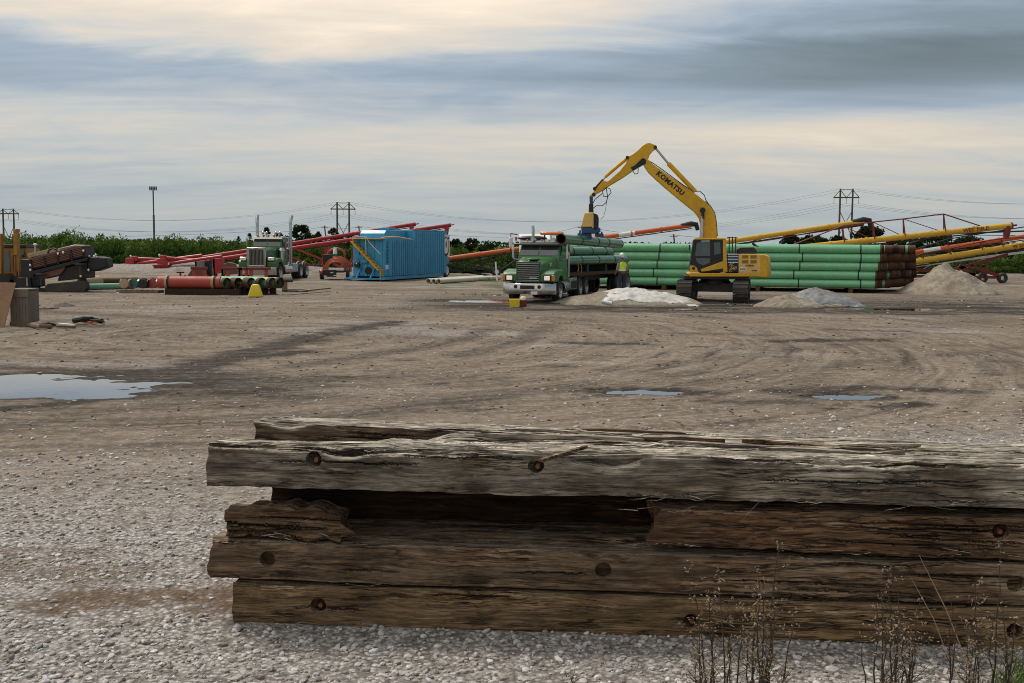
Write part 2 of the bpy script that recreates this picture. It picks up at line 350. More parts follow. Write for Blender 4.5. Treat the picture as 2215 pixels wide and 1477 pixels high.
def ground():
    ys = np.concatenate([np.linspace(-30, 2.6, 10)[:-1], 2.6*(110/2.6)**np.linspace(0, 1, 470), 110*(4500/110)**np.linspace(0, 1, 40)[1:]])
    us = np.linspace(-1, 1, 540); wy = .85*np.maximum(ys, 0)+20
    X = wy[:, None]*(np.sinh(3*us)/math.sinh(3))[None, :]; Y = np.repeat(ys[:, None], len(us), 1)
    Z = hgt(X, Y); Z = np.where(Y > 110, Z*0, Z)
    r, c = X.shape; idx = np.arange(r*c).reshape(r, c)
    Fq = np.stack([idx[:-1, :-1], idx[:-1, 1:], idx[1:, 1:], idx[1:, :-1]], -1).reshape(-1, 4)
    x = X.ravel(); y = Y.ravel()
    pw = pud_mask(x, y, 1.75)
    wet = .85*pw
    # damp tracks leading to and from the big puddle, and the churned strip by the heaps
    bands = [([(300, 818), (440, 788), (560, 758), (700, 724), (850, 696)], .75, .75), ([(430, 800), (520, 775), (640, 762)], .5, .8), ([(640, 792), (800, 770), (1000, 735), (1060, 712)], .45, .45), ([(0, 705), (130, 700), (210, 707)], .6, .6), ([(0, 792), (120, 800)], .4, .6), ([(60, 672), (400, 690)], .7, .4), ([(-80, 888), (120, 874), (330, 846)], .30, .8), ([(0, 925), (300, 880), (420, 862)], .45, .35),
             ([(700, 905), (1000, 862), (1220, 838)], .55, .42), ([(1230, 742), (1390, 744)], .45, .7), ([(1480, 720), (1660, 726)], .4, .45), ([(1700, 738), (1900, 736)], .6, .75), ([(1850, 714), (1960, 716)], .4, .6), ([(1290, 846), (1380, 842), (1520, 850)], .40, .75), ([(1520, 870), (1740, 872)], .3, .55), ([(1690, 846), (1880, 838), (2080, 846)], .42, .7), ([(1900, 880), (1990, 872)], .22, .75), ([(2150, 782), (2260, 784)], .3, .6), ([(880, 668), (1080, 664)], .7, .6), ([(1000, 770), (1130, 740), (1190, 700)], .4, .4), ([(1300, 800), (1600, 770), (1850, 745)], .35, .35), ([(1500, 830), (1800, 790), (2215, 750)], .35, .3)]
    for pts, wd, st in bands:
        P = [G(*p) for p in pts]
        for p, q in zip(P[:-1], P[1:]):
            tt = np.clip(((x-p.x)*(q.x-p.x)+(y-p.y)*(q.y-p.y))/((q.x-p.x)**2+(q.y-p.y)**2), 0, 1); d = np.hypot(x-p.x-tt*(q.x-p.x), y-p.y-tt*(q.y-p.y))
            wet = np.maximum(wet, st*sstep(wd*1.5, wd*.25, d+.9*wd*fbm(x*1.1, y*1.6, 4, 21)))
    rr_ = np.hypot(x-TC[0], y-TC[1])+.7*fbm(x*.12, y*.12, 2, 9); aa_ = np.arctan2(y-TC[1], x-TC[0])
    rut = np.clip(-(pn(rr_*2.3, aa_*1.2, 4)+.6*pn(rr_*5.5, aa_*2.5, 6)), 0, 1); wet = np.maximum(wet, .9*rut*sstep(-.1, .35, fbm(x*.14, y*.14, 3, 36))*sstep(10, 15, y)*sstep(48, 38, y))
    wet = np.maximum(wet, .75*np.clip(fbm(x*.55, y*1.5, 4, 38)-.30, 0, 1)*2*sstep(10, 14, y))
    md = sstep(40.6, 42.4, y+1.2*pn(x*.3, y*.1, 8))*sstep(60, 47, y)*sstep(-7, -1, x)
    wet = np.maximum(wet, md*np.clip(.68+.9*fbm(x*.25, y*1.3, 4, 30), 0, 1))
    wet = np.maximum(wet, .5*np.clip(fbm(x*.10, y*.22, 4, 33)-.22, 0, 1)*1.6*sstep(12, 16, y))
    # loose pale stone close by, packed fines in the wheel area
    grav = 1-sstep(8.5, 17, y+2.2*fbm(x*.25, y*.25, 3, 40)+.25*np.abs(x-1)*(x < 1)-.35*np.maximum(x-2, 0))
    grav = np.maximum(grav, .55*sstep(.1, .5, fbm(x*.12, y*.3, 3, 44))*sstep(14, 22, y))
    grav = np.maximum(grav, .9*np.exp(-((y-91.5)/3.2)**2)*(sstep(-4, -14, x)+.5*sstep(18, 30, x)))
    # rotted wood crumbs by the end of the mats
    q = np.hypot((x+2.75)/1.2, (y-7.6)/.45)+1.0*fbm(x*1.3, y*2.6, 4, 50)+.3*np.clip(-x-3.2, 0, 2)
    dirt = sstep(1.05, .55, q); q2 = np.hypot((x+4.1)/1.3, (y-8.5)/.45)+1.1*fbm(x*1.2, y*2.4, 4, 52); dirt = np.maximum(dirt, .7*sstep(1.0, .5, q2))
    m, t, b, oc = newmat('yard_ground')
    def A(nm): n = N(t, 'ShaderNodeAttribute', attribute_name=nm); return n.outputs['Fac']
    aw, ag, ad, av = A('wet'), A('gravel'), A('dirt'), A('veg')
    n1 = NOISE(t, MAPV(t, oc, (.5, .5, .5)), 1, 8, .6); n2 = NOISE(t, MAPV(t, oc, (6, 6, 6)), 1, 8, .7); n3 = NOISE(t, MAPV(t, oc, (34, 34, 34)), 1, 4, .7)
    # arcs left by turning wheels: noise in (radius, angle) round the turning point
    off = MAPV(t, oc, (1, 1, 0), (-TC[0], -TC[1], 0)); s3 = N(t, 'ShaderNodeSeparateXYZ'); t.links.new(off, s3.inputs[0])
    ln = N(t, 'ShaderNodeVectorMath', operation='LENGTH'); t.links.new(off, ln.inputs[0])
    an = MATH(t, 'ARCTAN2', s3.outputs[1], s3.outputs[0])
    wob = MATH(t, 'MULTIPLY', NOISE(t, MAPV(t, oc, (.11, .11, .11)), 1, 2), 3.0)
    cbn = N(t, 'ShaderNodeCombineXYZ'); t.links.new(MATH(t, 'ADD', ln.outputs['Value'], wob), cbn.inputs[0]); t.links.new(an, cbn.inputs[1])
    arc = NOISE(t, MAPV(t, cbn.outputs[0], (1.5, 1.1, 1)), 1, 6, .68)
    arc2 = NOISE(t, MAPV(t, cbn.outputs[0], (5.0, 2.6, 1)), 1, 5, .7)
    arc3 = NOISE(t, MAPV(t, cbn.outputs[0], (2.6, 7.0, 1), (3, 1, 0)), 1, 7, .72)
    nm = NOISE(t, MAPV(t, oc, (1.7, 1.7, 1.7)), 1, 8, .68)
    fines = MIX(t, RAMP(t, arc, [(.34, 0), (.66, 1)]), (.122, .091, .065), (.248, .196, .150))
    fines = MIX(t, MATH(t, 'MULTIPLY', RAMP(t, arc2, [(.41, 1), (.51, 0)]), .5), fines, (.075, .058, .046))
    fines = MIX(t, MATH(t, 'MULTIPLY', RAMP(t, arc3, [(.34, 1), (.47, 0)]), .75), fines, (.062, .047, .037))
    fines = MIX(t, MATH(t, 'MULTIPLY', RAMP(t, nm, [(.55, 0), (.72, 1)]), .6), fines, (.33, .285, .24))
    fines = MIX(t, MATH(t, 'MULTIPLY', RAMP(t, nm, [(.30, 1), (.44, 0)]), .65), fines, (.07, .053, .042))
    fines = MIX(t, MATH(t, 'MULTIPLY', RAMP(t, n2, [(.48, 0), (.70, 1)]), .6), fines, (.38, .325, .27))
    fines = MIX(t, MATH(t, 'MULTIPLY', RAMP(t, n2, [(.30, 1), (.46, 0)]), .6), fines, (.07, .054, .044))
    fines = MIX(t, MATH(t, 'MULTIPLY', RAMP(t, n1, [(.45, 0), (.7, 1)]), .30), fines, (.285, .232, .18))
    vo = N(t, 'ShaderNodeTexVoronoi', ins={'Scale': 24.0}); t.links.new(oc, vo.inputs['Vector'])
    vs_ = N(t, 'ShaderNodeSeparateColor'); L(t, vo, 'Color', vs_, 0)
    stone = RAMP(t, vs_.outputs[0], [(0, (.19, .165, .15)), (.35, (.40, .36, .33)), (.75, (.52, .48, .45)), (1, (.68, .65, .62))])
    stone = MIX(t, RAMP(t, vo.outputs['Distance'], [(.25, 0), (.62, .8)]), stone, (.11, .09, .075))
    vo2 = N(t, 'ShaderNodeTexVoronoi', ins={'Scale': 60.0}); t.links.new(oc, vo2.inputs['Vector'])
    v2 = N(t, 'ShaderNodeSeparateColor'); L(t, vo2, 'Color', v2, 0)
    stone = MIX(t, RAMP(t, n2, [(.45, 0), (.62, .75)]), stone, RAMP(t, v2.outputs[0], [(0, (.18, .155, .14)), (.5, (.39, .35, .32)), (1, (.58, .55, .52))]))
    gm = MATH(t, 'ADD', MATH(t, 'MULTIPLY', n2, .9), MATH(t, 'SUBTRACT', MATH(t, 'MULTIPLY', ag, 1.5), .72), clamp=True)
    colr = MIX(t, gm, fines, stone)
    # scattered chips showing on the packed surface
    vo3 = N(t, 'ShaderNodeTexVoronoi', ins={'Scale': 9.0}); t.links.new(oc, vo3.inputs['Vector'])
    v3 = N(t, 'ShaderNodeSeparateColor'); L(t, vo3, 'Color', v3, 0)
    chip = MATH(t, 'MULTIPLY', RAMP(t, vo3.outputs['Distance'], [(.16, 1), (.24, 0)]), MATH(t, 'GREATER_THAN', v3.outputs[0], .72))
    colr = MIX(t, MATH(t, 'MULTIPLY', chip, .6), colr, MIX(t, v3.outputs[1], (.50, .46, .42), (.13, .11, .095)))
    colr = MIX(t, MATH(t, 'MULTIPLY', ad, RAMP(t, n2, [(.36, .25), (.56, .95)]), clamp=True), colr, MIX(t, n3, (.06, .038, .024), (.19, .125, .075)))
    wf = MATH(t, 'MULTIPLY', aw, RAMP(t, MATH(t, 'ADD', MATH(t, 'MULTIPLY', arc2, .45), MATH(t, 'ADD', MATH(t, 'MULTIPLY', n2, .3), MATH(t, 'MULTIPLY', arc3, .25))), [(.44, 1.0), (.62, .42)])); wf = MATH(t, 'MULTIPLY', wf, 1.5, clamp=True)
    colr = MIX(t, wf, colr, MIX(t, n2, (.014, .011, .009), (.052, .041, .033)))
    colr = MIX(t, MATH(t, 'MULTIPLY', av, MATH(t, 'ADD', n2, .45), clamp=True), colr, (.055, .085, .022))
    t.links.new(colr, b.inputs['Base Color'])
    t.links.new(MATH(t, 'SUBTRACT', .95, MATH(t, 'MULTIPLY', wf, .12)), b.inputs['Roughness'])
    b.inputs['Specular IOR Level'].default_value = .12
    hsum = MATH(t, 'ADD', MATH(t, 'MULTIPLY', n2, .05), MATH(t, 'ADD', MATH(t, 'MULTIPLY', MATH(t, 'MULTIPLY', vo.outputs['Distance'], gm), -.022), MATH(t, 'ADD', MATH(t, 'MULTIPLY', arc2, .014), MATH(t, 'MULTIPLY', nm, .05))))
    bp = N(t, 'ShaderNodeBump', ins={'Strength': 1.0, 'Distance': 1.0}); t.links.new(hsum, bp.inputs['Height']); L(t, bp, 0, b, 'Normal')
    veg = sstep(97, 101, y)*1.0
    veg = np.maximum(veg, .8*sstep(.12, .4, fbm(x*.35, y*.25, 3, 60))*sstep(62, 66, y)*sstep(90, 80, y)*sstep(-6, -4, x)*sstep(2, 0, x))
    g = npmesh('ground', np.stack([x, y, Z.ravel()], 1), Fq, m, attrs={'wet': wet, 'gravel': grav, 'dirt': dirt, 'veg': veg}, smooth=True)
    tag(g, 'gravel and packed mud yard with wheel tracks', None, kind='structure')
    # standing water
    m, t, b, oc = newmat('water'); b.inputs['Base Color'].default_value = (.035, .03, .025, 1); b.inputs['Roughness'].default_value = .03
    b.inputs['IOR'].default_value = 1.33; b.inputs['Coat Weight'].default_value = .5; b.inputs['Coat Roughness'].default_value = .02
    bp = N(t, 'ShaderNodeBump', ins={'Strength': .04, 'Distance': .02}); t.links.new(NOISE(t, oc, 3, 3), bp.inputs['Height']); L(t, bp, 0, b, 'Normal')
    for cx, cy, a, b_, r_, dp in PUD:
        p = MB(Matrix.Translation((cx, cy, 0)) @ Matrix.Rotation(r_, 4, 'Z'))
        p.add([(1.9*a*math.cos(i*math.pi/16), 2.0*b_*math.sin(i*math.pi/16), WATER_Z) for i in range(32)], [tuple(range(32))])
        tag(p.build('puddle_water', m, loc=(cx, cy, WATER_Z), smooth=0), 'shallow puddle of rain water lying in the yard', None, kind='structure')
ground()

# loose stones near the camera: real pieces, far too many to count
def gravel():
    ico = bmesh.new(); bmesh.ops.create_icosphere(ico, subdivisions=1, radius=1); ico.verts.ensure_lookup_table()
    bv = np.array([v.co[:] for v in ico.verts]); bf = np.array([[v.index for v in f.verts] for f in ico.faces]); ico.free()
    n = 30000
    y = 4.6*(22/4.6)**(RNG.random(n)**1.15); x = (RNG.random(n)*2-1)*(.56*y+.6)
    g = 1-sstep(8.0, 16.5, y+2.2*fbm(x*.25, y*.25, 3, 40)+.25*np.abs(x-1)*(x < 1)-.35*np.maximum(x-2, 0))
    keep = RNG.random(n) < np.clip(g*1.0+.10, 0, 1)
    keep &= ~((y > 7.05) & (y < 8.3) & (x > -2.1)); q = np.hypot((x+2.9)/1.4, (y-7.55)/.4); keep &= ~((q < 1) & (RNG.random(n) < .85))
    keep &= pud_mask(x, y, 1.2) < .2
    x, y = x[keep], y[keep]; n = len(x)
    s = (.008+.020*RNG.random(n)**2.2)*(1+.25*(y > 11)); s[RNG.random(n) < .012] *= 1.7
    z = hgt(x, y)
    a = RNG.random((n, 3))*[6.28, .7, 6.28]
    ca, sa = np.cos(a[:, 0]), np.sin(a[:, 0])
    sc = np.stack([s*(.8+.7*RNG.random(n)), s*(.7+.5*RNG.random(n)), s*(.45+.4*RNG.random(n))], 1)
    V = bv[None]*(1+.38*(RNG.random((n, len(bv), 1))-.5))*sc[:, None, :]
    tl = (RNG.random(n)-.5)*.9; V2 = V.copy(); V2[:, :, 0] = V[:, :, 0]*np.cos(tl)[:, None]-V[:, :, 2]*np.sin(tl)[:, None]; V2[:, :, 2] = V[:, :, 0]*np.sin(tl)[:, None]+V[:, :, 2]*np.cos(tl)[:, None]
    X = V2[:, :, 0]*ca[:, None]-V2[:, :, 1]*sa[:, None]+x[:, None]; Y = V2[:, :, 0]*sa[:, None]+V2[:, :, 1]*ca[:, None]+y[:, None]; Z = V2[:, :, 2]+z[:, None]+sc[:, 2][:, None]*.35
    F = (bf[None]+(np.arange(n)*len(bv))[:, None, None]).reshape(-1, 3)
    m, t, b, oc = newmat('gravel_stone')
    at = N(t, 'ShaderNodeAttribute', attribute_name='tone')
    c = RAMP(t, at.outputs['Fac'], [(0, (.18, .155, .14)), (.2, (.34, .305, .275)), (.55, (.47, .435, .405)), (.8, (.57, .535, .505)), (.93, (.72, .70, .67)), (.97, (.30, .24, .18)), (1, (.26, .30, .31))])
    t.links.new(MIX(t, MATH(t, 'MULTIPLY', NOISE(t, oc, 60, 4), .5), c, (.26, .22, .19)), b.inputs['Base Color']); b.inputs['Roughness'].default_value = .9
    o = npmesh('gravel', np.stack([X, Y, Z], -1).reshape(-1, 3), F, m, attrs={'tone': np.repeat(RNG.random(n), len(bv))})
    tag(o, 'loose pale crushed limestone scattered over the yard', 'gravel', kind='stuff')

gravel()
def clods():                          # bigger chips and clods lying on the packed surface further off
    n = 11000; y = 9*(58/9)**RNG.random(n); x = (RNG.random(n)*2-1)*(.55*y+1); keep = (pud_mask(x, y, 1.05) < .25) & (fbm(x*.5, y*.9, 3, 70) > -.12+.25*(RNG.random(n)-.5)); x, y = x[keep], y[keep]; n = len(x)
    s = (.007+.00055*y)*(.5+RNG.random(n)**3*1.7); bv = np.array([(1, 0, 0), (0, 1, 0), (-1, 0, 0), (0, -1, 0), (0, 0, 1), (0, 0, -1)], float); bf = np.array([(0, 1, 4), (1, 2, 4), (2, 3, 4), (3, 0, 4), (1, 0, 5), (2, 1, 5), (3, 2, 5), (0, 3, 5)])
    V = bv[None]*(1+.5*(RNG.random((n, 6, 1))-.5))*np.stack([s*(.8+.9*RNG.random(n)), s*(.7+.7*RNG.random(n)), s*(.25+.35*RNG.random(n))], 1)[:, None]; a = RNG.random(n)*6.28
    X = V[:, :, 0]*np.cos(a)[:, None]-V[:, :, 1]*np.sin(a)[:, None]+x[:, None]; Y = V[:, :, 0]*np.sin(a)[:, None]+V[:, :, 1]*np.cos(a)[:, None]+y[:, None]; Z = V[:, :, 2]+hgt(x, y)[:, None]+.2*s[:, None]
    F = (bf[None]+(np.arange(n)*6)[:, None, None]).reshape(-1, 3)
    m, t, b, oc = newmat('clod'); at = N(t, 'ShaderNodeAttribute', attribute_name='tone'); t.links.new(RAMP(t, at.outputs['Fac'], [(0, (.035, .027, .021)), (.40, (.10, .078, .060)), (.6, (.22, .185, .15)), (.85, (.31, .27, .23)), (1, (.50, .47, .43))]), b.inputs['Base Color']); b.inputs['Roughness'].default_value = .95; b.inputs['Specular IOR Level'].default_value = .15
    o = npmesh('stone_chips', np.stack([X, Y, Z], -1).reshape(-1, 3), F, m, attrs={'tone': np.repeat(RNG.random(n), 6)}); tag(o, 'scattered stone chips and mud clods on the packed yard', 'stone chips', kind='stuff')
clods()
# ------------------------------------------------------------------ stacked timber crane mats
def woodmat(name, brown, grey, upgrey, facegrey, yaw):
    m, t, b, oc = newmat(name)
    oc = MAPV(t, oc, rot=(0, 0, -yaw))
    wv = NOISE(t, MAPV(t, oc, (1.2, 3, 3)), 1, 3)
    wvv = N(t, 'ShaderNodeCombineXYZ'); t.links.new(MATH(t, 'MULTIPLY', wv, .12), wvv.inputs[2])
    av = N(t, 'ShaderNodeVectorMath', operation='ADD'); t.links.new(oc, av.inputs[0]); t.links.new(wvv.outputs[0], av.inputs[1]); v = av.outputs[0]
    g1 = NOISE(t, MAPV(t, v, (1.6, 34, 34)), 1, 7, .65); g2 = NOISE(t, MAPV(t, v, (5, 150, 150)), 1, 4, .6)
    pa = NOISE(t, MAPV(t, oc, (1.6, 5, 5)), 1, 6, .62); pb = NOISE(t, MAPV(t, oc, (4, 14, 14)), 1, 5, .65)
    pc = NOISE(t, MAPV(t, v, (3.2, 26, 26), (5, 2, 1)), 1, 6, .7)
    ge = N(t, 'ShaderNodeNewGeometry'); sn = N(t, 'ShaderNodeSeparateXYZ'); L(t, ge, 'Normal', sn, 0)
    up = RAMP(t, sn.outputs[2], [(.35, 0), (.85, 1)])
    br = MIX(t, RAMP(t, g1, [(.32, 0), (.68, 1)]), tuple(c*.42 for c in brown), tuple(c*1.5 for c in brown))
    br = MIX(t, MATH(t, 'MULTIPLY', RAMP(t, pb, [(.46, 0), (.66, 1)]), .8), br, tuple(c*.28 for c in brown)); br = MIX(t, MATH(t, 'MULTIPLY', RAMP(t, pc, [(.56, 0), (.72, 1)]), .75), br, tuple(min(.6, c*2.3) for c in brown))
    gr = MIX(t, RAMP(t, g1, [(.33, 0), (.62, 1)]), tuple(c*.28 for c in grey), tuple(min(.8, c*1.4) for c in grey)); gr = MIX(t, MATH(t, 'MULTIPLY', RAMP(t, pb, [(.5, 0), (.68, 1)]), .7), gr, tuple(c*.30 for c in grey))
    fg = MATH(t, 'ADD', MATH(t, 'MULTIPLY', up, upgrey), MATH(t, 'MULTIPLY', RAMP(t, pa, [(.38, 0), (.62, 1)]), facegrey), clamp=True)
    c = MIX(t, fg, br, gr)
    pd = NOISE(t, MAPV(t, oc, (.9, 3.5, 3.5), (7, 3, 2)), 1, 7, .7)
    c = MIX(t, .85, c, MIX(t, RAMP(t, pd, [(.36, 0), (.64, 1)]), (.42, .40, .38), (1.55, 1.5, 1.42)), 'MULTIPLY')
    kn = N(t, 'ShaderNodeTexVoronoi', ins={'Scale': 1.0}); t.links.new(MAPV(t, v, (1.1, 3.0, 3.0), (.3, .7, .1)), kn.inputs['Vector'])
    c = MIX(t, MATH(t, 'MULTIPLY', RAMP(t, MATH(t, 'ADD', kn.outputs['Distance'], MATH(t, 'MULTIPLY', g1, .06)), [(.10, 1), (.17, 0)]), .8), c, tuple(x*.22 for x in brown))
    fi = NOISE(t, MAPV(t, v, (2.4, 75, 75), (1, 4, 2)), 1, 5, .7)
    c = MIX(t, MATH(t, 'MULTIPLY', RAMP(t, fi, [(.33, 1), (.43, 0)]), .45), c, tuple(x*.13 for x in brown))
    at = N(t, 'ShaderNodeAttribute', attribute_name='crack')
    c = MIX(t, MATH(t, 'MULTIPLY', RAMP(t, g2, [(.36, 1), (.5, 0)]), .45), c, tuple(x*.25 for x in brown))
    c = MIX(t, MATH(t, 'MULTIPLY', at.outputs['Fac'], .9), c, (.012, .009, .006))
    # drying checks: thin contour lines of a stretched noise
    def line(sc, loc, wdt):
        n_ = NOISE(t, MAPV(t, v, sc, loc), 1, 5, .6); return RAMP(t, MATH(t, 'ABSOLUTE', MATH(t, 'SUBTRACT', n_, .5)), [(wdt*.45, 1), (wdt, 0)])
    gate = RAMP(t, pd, [(.44, 0), (.56, 1)]); gate2 = RAMP(t, pa, [(.40, 1), (.56, 0)])
    l1 = MATH(t, 'MULTIPLY', line((.55, 8, 8), (2, 5, 3), .013), gate2); l2 = MATH(t, 'MULTIPLY', line((1.3, 24, 24), (4, 1, 6), .022), gate); l3 = line((2.2, 55, 55), (1, 8, 2), .03)
    c = MIX(t, MATH(t, 'MULTIPLY', l3, .30), c, tuple(x*.20 for x in brown)); c = MIX(t, MATH(t, 'MULTIPLY', l2, .8), c, tuple(x*.10 for x in brown)); c = MIX(t, MATH(t, 'MULTIPLY', l1, .95), c, (.008, .006, .004))
    t.links.new(c, b.inputs['Base Color']); b.inputs['Roughness'].default_value = .88; b.inputs['Specular IOR Level'].default_value = .25
    h = MATH(t, 'SUBTRACT', MATH(t, 'ADD', MATH(t, 'MULTIPLY', g1, .018), MATH(t, 'ADD', MATH(t, 'MULTIPLY', g2, .005), MATH(t, 'MULTIPLY', pc, .012))), MATH(t, 'ADD', MATH(t, 'MULTIPLY', l1, .02), MATH(t, 'MULTIPLY', l2, .008)))
    bp = N(t, 'ShaderNodeBump', ins={'Strength': 1.0, 'Distance': 1.0}); t.links.new(h, bp.inputs['Height']); L(t, bp, 0, b, 'Normal')
    return m
P0 = G(500, 1345); P1 = G(2215, 1403); SD = (P1-P0); SD.z = 0; SD.normalize(); YAW = math.atan2(SD.y, SD.x)
SF = Matrix.Translation(P0) @ Matrix.Rotation(YAW, 4, 'Z')      # x along the mats, y away, z up; origin at the lower front corner
W_TOP = woodmat('weathered_timber', (.19, .145, .105), (.56, .505, .425), .95, .60, YAW)
W_MID = woodmat('rotten_timber', (.17, .09, .046), (.42, .32, .22), .4, .22, YAW)
W_LOW = woodmat('brown_timber', (.21, .130, .074), (.40, .33, .25), .5, .34, YAW)
W_BOT = woodmat('tan_timber', (.29, .18, .09), (.47, .38, .26), .5, .25, YAW)
W_INN = woodmat('shaded_rotten_timber', (.045, .024, .013), (.09, .065, .045), .3, .1, YAW)  # rotten timber darkened: shade inside the broken-out gap is put into the colour
W_TOP2 = woodmat('weathered_brown_timber', (.15, .094, .056), (.56, .505, .425), .95, .12, YAW)
def timber(parent, mat, x0, y0, z0, ln, wd, ht, seed, dx=.012, ds=.0085, rough=1.0, tear=0.0, endl=.02, endr=.02, cracks=10, tilt=0.0, bow=.01, rot=0.0, topcut=None, holes=(), bolts=True, M=SF, name='timber'):
    nx = max(8, int(ln/dx)); a = max(6, int(ht/ds)); b_ = max(6, int(wd/ds))
    ring = []                                            # (y, z, ny, nz, s)
    for i in range(a): ring.append((0, i/a*ht, -1, 0))
    for i in range(b_): ring.append((i/b_*wd, ht, 0, 1))
    for i in range(a): ring.append((wd, ht-i/a*ht, 1, 0))
    for i in range(b_): ring.append((wd-i/b_*wd, 0, 0, -1))
    ring = np.array(ring); n = len(ring); s = np.arange(n)/n*2*(ht+wd)
    y = ring[:, 0]; z = ring[:, 1]
    dist_e = np.minimum(np.minimum(np.hypot(y, z), np.hypot(y-wd, z)), np.minimum(np.hypot(y, z-ht), np.hypot(y-wd, z-ht)))
    cy, cz = wd/2, ht/2
    iny = (cy-y); inz = (cz-z); il = np.hypot(iny, inz)+1e-6
    xs = np.linspace(0, ln, nx); X = np.repeat(xs[:, None], n, 1); S = np.repeat(s[None], nx, 0)
    e = np.repeat(np.exp(-(dist_e/.02)**2)[None], nx, 0)
    dep = .010*e*(1+rough*1.2*fbm(X*2.2, S*3, 3, seed))
    eb = np.repeat(np.exp(-(dist_e/.05)**2)[None], nx, 0)
    dep = dep+eb*rough*.05*np.clip(fbm(X*1.6, S*1.5, 5, seed+7)-.06, 0, 1)+rough*.03*np.clip(fbm(X*1.8, S*7, 4, seed+31)-.33, 0, 1)
    dep = dep+rough*(.0045*fbm(X*1.1, S*26, 3, seed+1)+.010*fbm(X*.9, S*5, 3, seed+2))
    if tear:                                             # splintered upper front edge and top
        top = np.repeat((ring[:, 3] > .5)[None], nx, 0)*1.0; fe = np.repeat(np.exp(-(np.hypot(y, z-ht)/.06)**2)[None], nx, 0)
        dep = dep+tear*(fe*.10*np.clip(fbm(X*1.3, S*0+seed, 4, seed+3)-.12, 0, 1)+top*.055*np.clip(fbm(X*.55, S*11, 4, seed+4), 0, 1)+top*.02*np.abs(fbm(X*.9, S*30, 3, seed+14)))
    crk = np.zeros_like(dep); rg = np.random.default_rng(seed)
    for k in range(cracks):
        c0 = rg.random()*ln; cl = .25+rg.random()*1.3; j0 = rg.integers(0, a+b_); wob = np.round(2.6*fbm(xs*1.4, xs*0+k*3.3, 3, seed+20+k)+.7*(rg.random(nx)-.5)).astype(int)
        on = np.abs(xs-c0) < cl/2; prof = np.sqrt(np.clip(1-((xs-c0)/(cl/2))**2, 0, 1))
        for i in np.nonzero(on)[0]:
            j = (j0+wob[i]) % n; dep[i, j] += .035*prof[i]*(.5+.5*rg.random()); crk[i, j] = max(crk[i, j], prof[i]**.5)
            if rg.random() < .6 and prof[i] > .7: crk[i, (j+1) % n] = max(crk[i, (j+1) % n], .6)
    Yc = y[None]+iny[None]/il[None]*dep; Zc = z[None]+inz[None]/il[None]*dep
    if topcut is not None:                               # rotted-away stretch: lower the top there
        cut = topcut(xs)[:, None]; Zc = np.where(Zc > ht-cut, ht-cut+.10*(Zc-ht+cut)+.006*fbm(X*2, S*18, 3, seed+9), Zc)
    Yc = Yc+bow*fbm(xs*.35, xs*0, 2, seed+5)[:, None]; Zc = Zc+bow*fbm(xs*.35, xs*0+4, 2, seed+6)[:, None]+tilt*xs[:, None]+0
    Xc = X.copy()
    el = np.clip(1-X/.25, 0, 1)*endl*(.4+1.0*(fbm(S*6, S*0, 2, seed+11)+.4)); er = np.clip(1-(ln-X)/.25, 0, 1)*endr*(.4+1.0*(fbm(S*6, S*0+7, 2, seed+12)+.4))
    Xc = Xc+el-er
    V = np.stack([Xc+x0, Yc+y0+rot*X, Zc+z0], -1).reshape(-1, 3)
    c0 = V[:n].mean(0)+[.012, 0, 0]; c1 = V[-n:].mean(0)-[.012, 0, 0]
    idx = np.arange(nx*n).reshape(nx, n); nxt = np.roll(idx, -1, 1)
    Q = np.stack([idx[:-1], idx[1:], nxt[1:], nxt[:-1]], -1).reshape(-1, 4)
    me = bpy.data.meshes.new(name)
    rot3 = np.array(M.to_3x3()); V = np.vstack([V, c0, c1]) @ rot3.T+np.array(M.translation)-np.array(parent.location)
    k0, k1 = nx*n, nx*n+1
    faces = Q.tolist()+[[k0, int(idx[0, j]), int(nxt[0, j])] for j in range(n)]+[[k1, int(nxt[-1, j]), int(idx[-1, j])] for j in range(n)]
    me.from_pydata(V.tolist(), [], faces); me.materials.append(mat)
    at = me.attributes.new('crack', 'FLOAT', 'POINT'); at.data.foreach_set('value', np.append(crk.ravel(), [0, 0]).astype(np.float32))
    me.polygons.foreach_set('use_smooth', [True]*len(me.polygons)); me.set_sharp_from_angle(angle=R(50))
    o = bpy.data.objects.new(name, me); COL.objects.link(o); o.parent = parent
    if holes:                                            # counterbored bolt holes
        cm = MB(M)
        for hx, hz in holes: cm.lathe((hx, y0-.1, hz), (0, 1, 0), [(0, .055), (.185, .055)], 22)
        cut = cm.build('cutter', mat, loc=parent.location, smooth=0)
        bpy.context.view_layer.update()
        md = o.modifiers.new('b', 'BOOLEAN'); md.object = cut; md.operation = 'DIFFERENCE'; md.solver = 'EXACT'
        dg = bpy.context.evaluated_depsgraph_get(); me2 = bpy.data.meshes.new_from_object(o.evaluated_get(dg)); o.modifiers.clear(); o.data = me2
        me2.name = name; bpy.data.objects.remove(cut)
        for hx, hz in (holes if bolts else ()):
            bt = MB(M); bt.lathe((hx+.008, y0+.030, hz-.010), (0, 1, 0), [(0, .0), (.0, .014), (.008, .018), (.075, .018)], 10)
            nu = MB(M); nu.lathe((hx+.008, y0+.058, hz-.010), (0, 1, 0), [(0, .034), (.028, .034)], 6); nu.build('nut', MATS['rust_dark'], o, loc=parent.location); bt.build('bolt', MATS['bolt_rust'], o, loc=parent.location)
    return o
paint('bolt_rust', (.22, .085, .035), .8, dirt=.5, dcol=(.08, .035, .02), sc=20)
def pxx(px, py):                                         # distance along the stack of a photograph column
    p = D(px, py, 10); d = p-CAM; n = Vector((-SD.y, SD.x, 0)); k = (P0-CAM).dot(n)/d.dot(n); q = CAM+d*k
    return (q-P0).dot(SD), q.z
